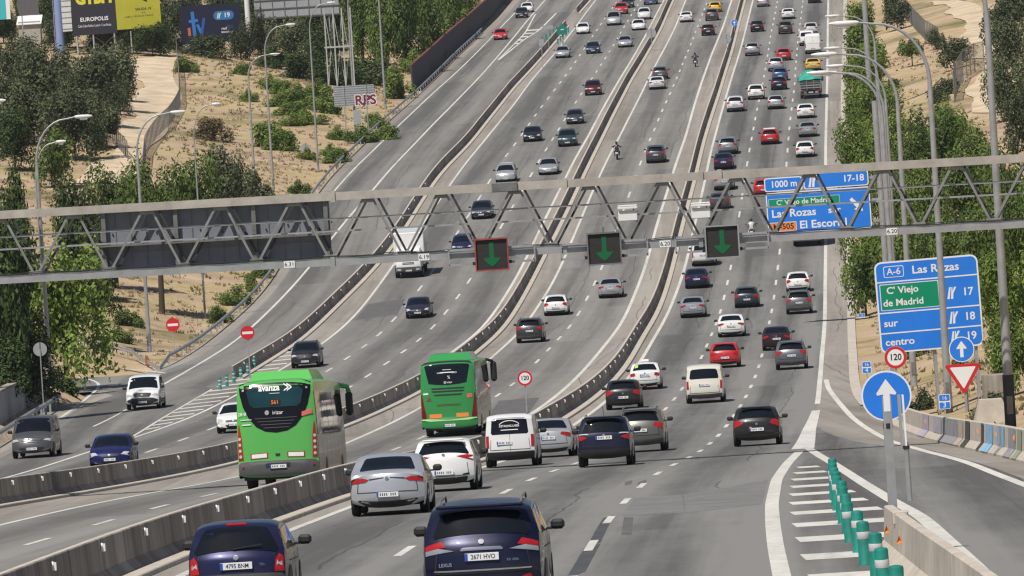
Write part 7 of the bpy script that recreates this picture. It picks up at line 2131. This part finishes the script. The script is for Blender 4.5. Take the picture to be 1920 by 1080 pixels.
tree(1657, 1706, 0, 56, 'round', 'leaf_oak', 'grey green oak by the dark fence at the top right', low=.05)
tree(1650, 1690, -25, 22, 'round', 'leaf_oak', 'grey oak cut by the top edge beside the steel column', low=.05)
tree(1680, 1738, 64, 124, 'umbrella', 'leaf_green', 'umbrella shaped tree with a bare trunk on the sandy slope', low=.22)
tree(1738, 1776, 50, 92, 'round', 'leaf_oak', 'small round oak right of the umbrella shaped tree', low=.05)
tree(1760, 1816, 70, 130, 'round', 'leaf_oak', 'oak in front of the sandy path, right of the small round oak', low=.08)
LB3 = 'dark holm oak in the wood at the upper right edge'; GB3 = 'holm oaks at the upper right edge'
for b in ((1838, 1902, -10, 80), (1858, 1935, 35, 150), (1850, 1930, 105, 225), (1885, 1960, 170, 300), (1900, 1965, 70, 190), (1880, 1950, -40, 60)):
    tree(*b, 'round', 'leaf_oak', LB3, GB3, low=.0)
tree(1690, 1742, 610, 668, 'bush', 'leaf_green', 'green shrub under the big roadside sign', name='shrub', cat='shrub', low=0)
tree(1775, 1830, 640, 700, 'bush', 'leaf_dry', 'dry brown shrub behind the yield triangle', name='shrub', cat='shrub', low=0)
tree(1826, 1890, 715, 785, 'bush', 'leaf_oak', 'dark grey shrub beside the concrete ring', name='shrub', cat='shrub', low=0)
tree(1700, 1760, 715, 770, 'bush', 'leaf_oak', 'low grey shrub behind the big arrow sign', name='shrub', cat='shrub', low=0)
LS = 'small shrub on the sandy slope left of the curving fence'
for b in ((1752, 1790, 135, 178), (1745, 1778, 165, 192), (1660, 1690, 140, 165)):
    tree(*b, 'bush', 'leaf_oak', LS, 'small shrubs on the right slope', name='shrub', cat='shrub', low=0)
# left side: near trees above the retaining wall
def onbank(px, py, Y):
    sx, _ = ray(px, py); return Vector((sx * Y, Y, terr(sx * Y, Y)))


tree(48, 205, 368, 640, 'round', 'leaf_light', 'light green full crowned tree behind the near left lamp post', low=.06, big=True, base=onbank(120, 640, 430))
tree(-120, 30, 55, 760, 'tall', 'leaf_green', 'tall leafy tree cut by the left edge', low=.12, big=True, base=onbank(-50, 740, 380))
tree(-70, 100, 395, 690, 'round', 'leaf_dark', 'dark spreading tree over the retaining wall', low=.05, big=True, base=onbank(10, 700, 404))
tree(-60, 60, 290, 680, 'round', 'leaf_dark', 'very dark tree at the left edge above the retaining wall', low=.1, big=True, base=onbank(0, 690, 398))
tree(0, 95, 320, 690, 'tall', 'leaf_dark', 'dark tree just left of the near left lamp post', low=.05, big=True, base=onbank(45, 680, 418))
tree(15, 130, 545, 690, 'bush', 'leaf_dark', 'dark undergrowth bush on the bank above the retaining wall', name='shrub', cat='shrub', low=0, big=True, base=onbank(40, 690, 400))
tree(70, 138, 640, 728, 'bush', 'leaf_dark', 'dark bush on the bank end by the near left lamp post', name='shrub', cat='shrub', low=0, base=onbank(104, 715, 414))
tree(-30, 60, 600, 720, 'bush', 'leaf_dark', 'dark bush at the left edge over the ribbed wall', name='shrub', cat='shrub', low=0, big=True, base=onbank(5, 705, 392))
tree(132, 226, 478, 652, 'round', 'leaf_dark', 'small dark tree with a bare trunk behind the curved guard rail', low=.30, big=True)
tree(110, 205, 322, 560, 'round', 'leaf_dark', 'dark bushy tree beside the light green full crowned tree', low=.03, big=True)
tree(163, 262, 318, 540, 'round', 'leaf_green', 'mid green tree behind the left end of the message sign', low=.03, big=True)
tree(245, 345, 292, 588, 'round', 'leaf_green', 'big green tree whose dark trunk shows under the message sign', low=.32, big=True)
tree(318, 410, 298, 500, 'round', 'leaf_green', 'green tree behind the middle of the message sign', low=.02, big=True)
tree(392, 482, 268, 420, 'round', 'leaf_oak', 'olive green tree above the right half of the message sign', low=.05)
tree(440, 505, 300, 395, 'bush', 'leaf_oak', 'olive bush at the foot of two lamp posts above the message sign', name='shrub', cat='shrub', low=0)
tree(60, 130, 236, 352, 'round', 'leaf_green', 'green tree under the left lamp heads', low=.05)
tree(-10, 62, 205, 320, 'round', 'leaf_dark', 'dark tree near the left edge under the poking lamp head', low=.05)
tree(350, 432, 205, 262, 'bush', 'leaf_dry', 'olive brown bush on the dry mound left of the paired lamp posts', name='shrub', cat='shrub', low=0)
# dark thicket on the hill
LO = 'dark holm oak in the thicket left of the pale dirt track'; GO = 'holm oaks left of the dirt track'
for b in ((-20, 70, 68, 178), (45, 150, 78, 212), (105, 215, 92, 235), (150, 246, 82, 205), (190, 250, 105, 190), (10, 110, 150, 272), (85, 190, 170, 300), (140, 225, 185, 278), (-20, 50, 140, 260), (200, 246, 140, 215), (25, 90, 100, 190), (120, 190, 130, 240)):
    tree(*b, 'round', 'leaf_oak', LO, GO, low=.0, big=True)
LP = 'tree in the dark row behind the billboards on the hilltop'; GP = 'trees behind the billboards'
for b in ((60, 112, -20, 62), (-10, 40, 25, 70), (100, 150, 15, 90), (155, 215, 20, 98), (225, 290, 5, 95), (285, 345, -20, 92), (250, 320, 45, 105), (315, 372, -25, 75), (430, 480, -30, 90), (455, 520, 20, 104), (505, 575, 35, 118), (560, 640, 45, 130), (600, 660, -30, 95), (20, 60, -30, 40), (-20, 30, 20, 82), (75, 130, 20, 95), (180, 250, 30, 92), (140, 190, -30, 60), (225, 262, 40, 100), (375, 440, -40, 62), (335, 380, -40, 50), (468, 540, -30, 62), (520, 600, -40, 60), (425, 475, 40, 112), (560, 610, -20, 90)):
    tree(*b, 'round', 'leaf_oak' if b[0] % 2 else 'leaf_dark', LP, GP, low=.0, big=True, base=None if b[3] > 85 else None)
tree(338, 424, 52, 106, 'bush', 'leaf_oak', 'grey green bush hiding the foot of the itv billboard', name='shrub', cat='shrub', low=0, big=True)
tree(300, 345, 55, 92, 'bush', 'leaf_oak', 'bush at the top of the fence by the dirt track', name='shrub', cat='shrub', low=0)
tree(326, 368, 98, 135, 'bush', 'leaf_bright', 'bright shrub beside the upper end of the dirt track fence', name='shrub', cat='shrub', low=0)
LD = 'dark dense bush in the hollow under the lattice legs'; GD = 'dense bushes in the hollow'
for b in ((480, 550, 72, 128), (530, 605, 82, 148), (590, 665, 88, 160), (645, 720, 92, 158)):
    tree(*b, 'bush', 'leaf_dark', LD, GD, name='shrub', cat='shrub', low=0, big=True)
LH = 'green tree in the tall hedge behind the dark noise wall'; GH = 'hedge trees behind the noise wall'
for b in ((640, 712, -40, 122), (680, 752, -35, 132), (722, 792, -45, 135), (770, 835, -40, 112), (815, 875, -45, 75), (855, 905, -45, 40), (650, 700, -60, 60), (700, 770, -60, 60), (760, 830, -60, 40)):
    tree(*b, 'round', 'leaf_green', LH, GH, low=.0, big=True)
LH2 = 'yellow green shrub along the top of the dark noise wall'; GH2 = 'shrubs along the noise wall'
for b in ((712, 768, 105, 185), (752, 800, 80, 140), (782, 832, 55, 112), (815, 862, 28, 85), (848, 892, 5, 52)):
    tree(*b, 'bush', 'leaf_bright', LH2, GH2, name='shrub', cat='shrub', low=0)
LSH = 'round green shrub on the dry slope between the left lamp posts'; GSH = 'green shrubs on the dry slope'
for b in ((488, 522, 128, 168), (508, 545, 140, 176), (532, 580, 148, 188), (522, 566, 182, 216), (528, 572, 206, 236), (478, 536, 210, 278), (585, 632, 150, 212), (560, 600, 170, 205), (560, 590, 270, 300), (685, 722, 200, 240), (616, 650, 228, 262), (700, 745, 225, 262), (600, 640, 262, 292), (436, 470, 110, 140), (452, 480, 160, 190), (505, 560, 160, 200), (545, 600, 195, 232), (500, 550, 232, 282), (575, 620, 140, 180)):
    tree(*b, 'bush', 'leaf_bright', LSH, GSH, name='shrub', cat='shrub', low=0)
LW_ = 'low weedy bush beside the long left guard rail'; GW_ = 'weedy bushes along the left guard rail'
for b in ((388, 430, 560, 605), (420, 462, 525, 572), (448, 490, 500, 545), (540, 580, 330, 362), (612, 650, 268, 305), (655, 700, 225, 268), (470, 510, 490, 520), (200, 240, 600, 640), (215, 262, 570, 610)):
    tree(*b, 'bush', 'leaf_green', LW_, GW_, name='shrub', cat='shrub', low=0)


# dry grass: blades in their thousands
def grass(name, n, mcol, fn, hmin, hmax, seed):
    rnd = random.Random(seed); vs = []; fs = []
    while len(fs) < n * 5:
        x, y = fn(rnd)
        if x is None: continue
        z = terr(x, y) - .04
        for k in range(5):
            a = rnd.uniform(0, 6.28); q = rnd.uniform(0, .25); h = rnd.uniform(hmin, hmax); w = rnd.uniform(.05, .13)
            cx, cy = x + math.cos(a) * q, y + math.sin(a) * q; ln = rnd.uniform(-.2, .2); b = rnd.uniform(0, 3.14)
            o = len(vs); vs += [(cx - math.cos(b) * w, cy - math.sin(b) * w, z), (cx + math.cos(b) * w, cy + math.sin(b) * w, z), (cx + ln, cy + rnd.uniform(-.15, .15), z + h)]; fs.append((o, o + 1, o + 2))
    me = bpy.data.meshes.new(name); me.from_pydata(vs, [], fs); me.materials.append(mcol)
    o = bpy.data.objects.new(name, me); COL.objects.link(o); tag(o, {'dry_grass': 'dry straw coloured grass on the slopes', 'green_weeds': 'greener weeds in patches on the slopes'}[name], 'grass', None, 'stuff')


leaf_mat('straw_blade', [(.34, .26, .16), (.43, .34, .21), (.52, .42, .27)], .6)
leaf_mat('weed_blade', [(.18, .165, .075), (.27, .235, .115), (.36, .31, .17)], .6)
from mathutils import noise as mn
def pick(rnd, green=False):
    if rnd.random() < .72:
        y = rnd.uniform(455, 900); d = rnd.uniform(.3, 45) ** 1.0; x = left_edge(y) - d
    else:
        y = rnd.uniform(225, 820); d = rnd.uniform(1.6, 32); x = RE(y) + d
    if any((x - a) ** 2 + (y - b) ** 2 * .02 < r * r for a, b, r in TRACKS): return None, None
    v = mn.noise(Vector((x * .11, y * .05, 3.0))) + .5 * mn.noise(Vector((x * .4, y * .2, 9.0)))
    if green: return (x, y) if v < -.15 else (None, None)
    return (x, y) if v > .12 else (None, None)
grass('dry_grass', 8000, MATS['straw_blade'], lambda r: pick(r), .1, .28, 5)
grass('green_weeds', 4500, MATS['weed_blade'], lambda r: pick(r, True), .12, .36, 8)
# ------------------------------------------------------------------ the air over a kilometre of road
hz = MB(); hz.box((20, 780, 40), (900, 1660, 150), None); hz.mats = []
hz.m = [0] * len(hz.m)
ho_ = hz.build('haze'); tag(ho_, 'thin pale summer haze over the whole valley', 'haze', None, 'stuff')
hm = bpy.data.materials.new('haze'); hm.use_nodes = True; hn = hm.node_tree.nodes; hn.remove(hn['Principled BSDF'])
hv = hn.new('ShaderNodeVolumePrincipled'); hv.inputs['Color'].default_value = (.90, .93, 1, 1); hv.inputs['Density'].default_value = .00005; hv.inputs['Anisotropy'].default_value = .3
hm.node_tree.links.new(hv.outputs[0], hn['Material Output'].inputs['Volume']); ho_.data.materials.append(hm)
# ------------------------------------------------------------------ light, sky and camera
SUN = Vector((-.28, -.45, .85)).normalized()
w = bpy.data.worlds.new("World"); SC.world = w; w.use_nodes = True
n = w.node_tree.nodes; L = w.node_tree.links
sky = n.new('ShaderNodeTexSky'); sky.sky_type = 'NISHITA'; sky.sun_disc = False
sky.sun_elevation = math.asin(SUN.z); sky.sun_rotation = math.atan2(SUN.x, SUN.y) % (2 * math.pi)
sky.air_density = 1.0; sky.dust_density = 1.6; sky.ozone_density = 1.0; sky.altitude = 650
bg = n['Background']; bg.inputs['Strength'].default_value = .062
L.new(sky.outputs[0], bg.inputs['Color'])
sl = bpy.data.lights.new('sun', 'SUN'); sl.energy = 5.0; sl.angle = rad(.53); sl.color = (1, .95, .865)
so = bpy.data.objects.new('sun', sl); COL.objects.link(so)
so.rotation_euler = (-SUN).to_track_quat('-Z', 'Y').to_euler(); so.location = (0, 0, 200)
cd = bpy.data.cameras.new('camera'); co = bpy.data.objects.new('camera', cd); COL.objects.link(co)
cd.sensor_width = 36; cd.lens = FPX / 1920 * 36; cd.clip_start = 1; cd.clip_end = 6000
mtx = Matrix((CR, CU, -D0)).transposed().to_4x4(); mtx.translation = Vector((0, 0, CAMZ)); co.matrix_world = mtx
SC.camera = co
SC.view_settings.view_transform = 'Standard'; SC.view_settings.look = 'None'; SC.view_settings.exposure = 0.0; SC.view_settings.gamma = 1
SC.cycles.max_bounces = 6; SC.cycles.volume_bounces = 0; SC.cycles.transparent_max_bounces = 12
SC.cycles.use_denoising = True
SC.render.film_transparent = False
SC.cycles.filter_width = 1.3
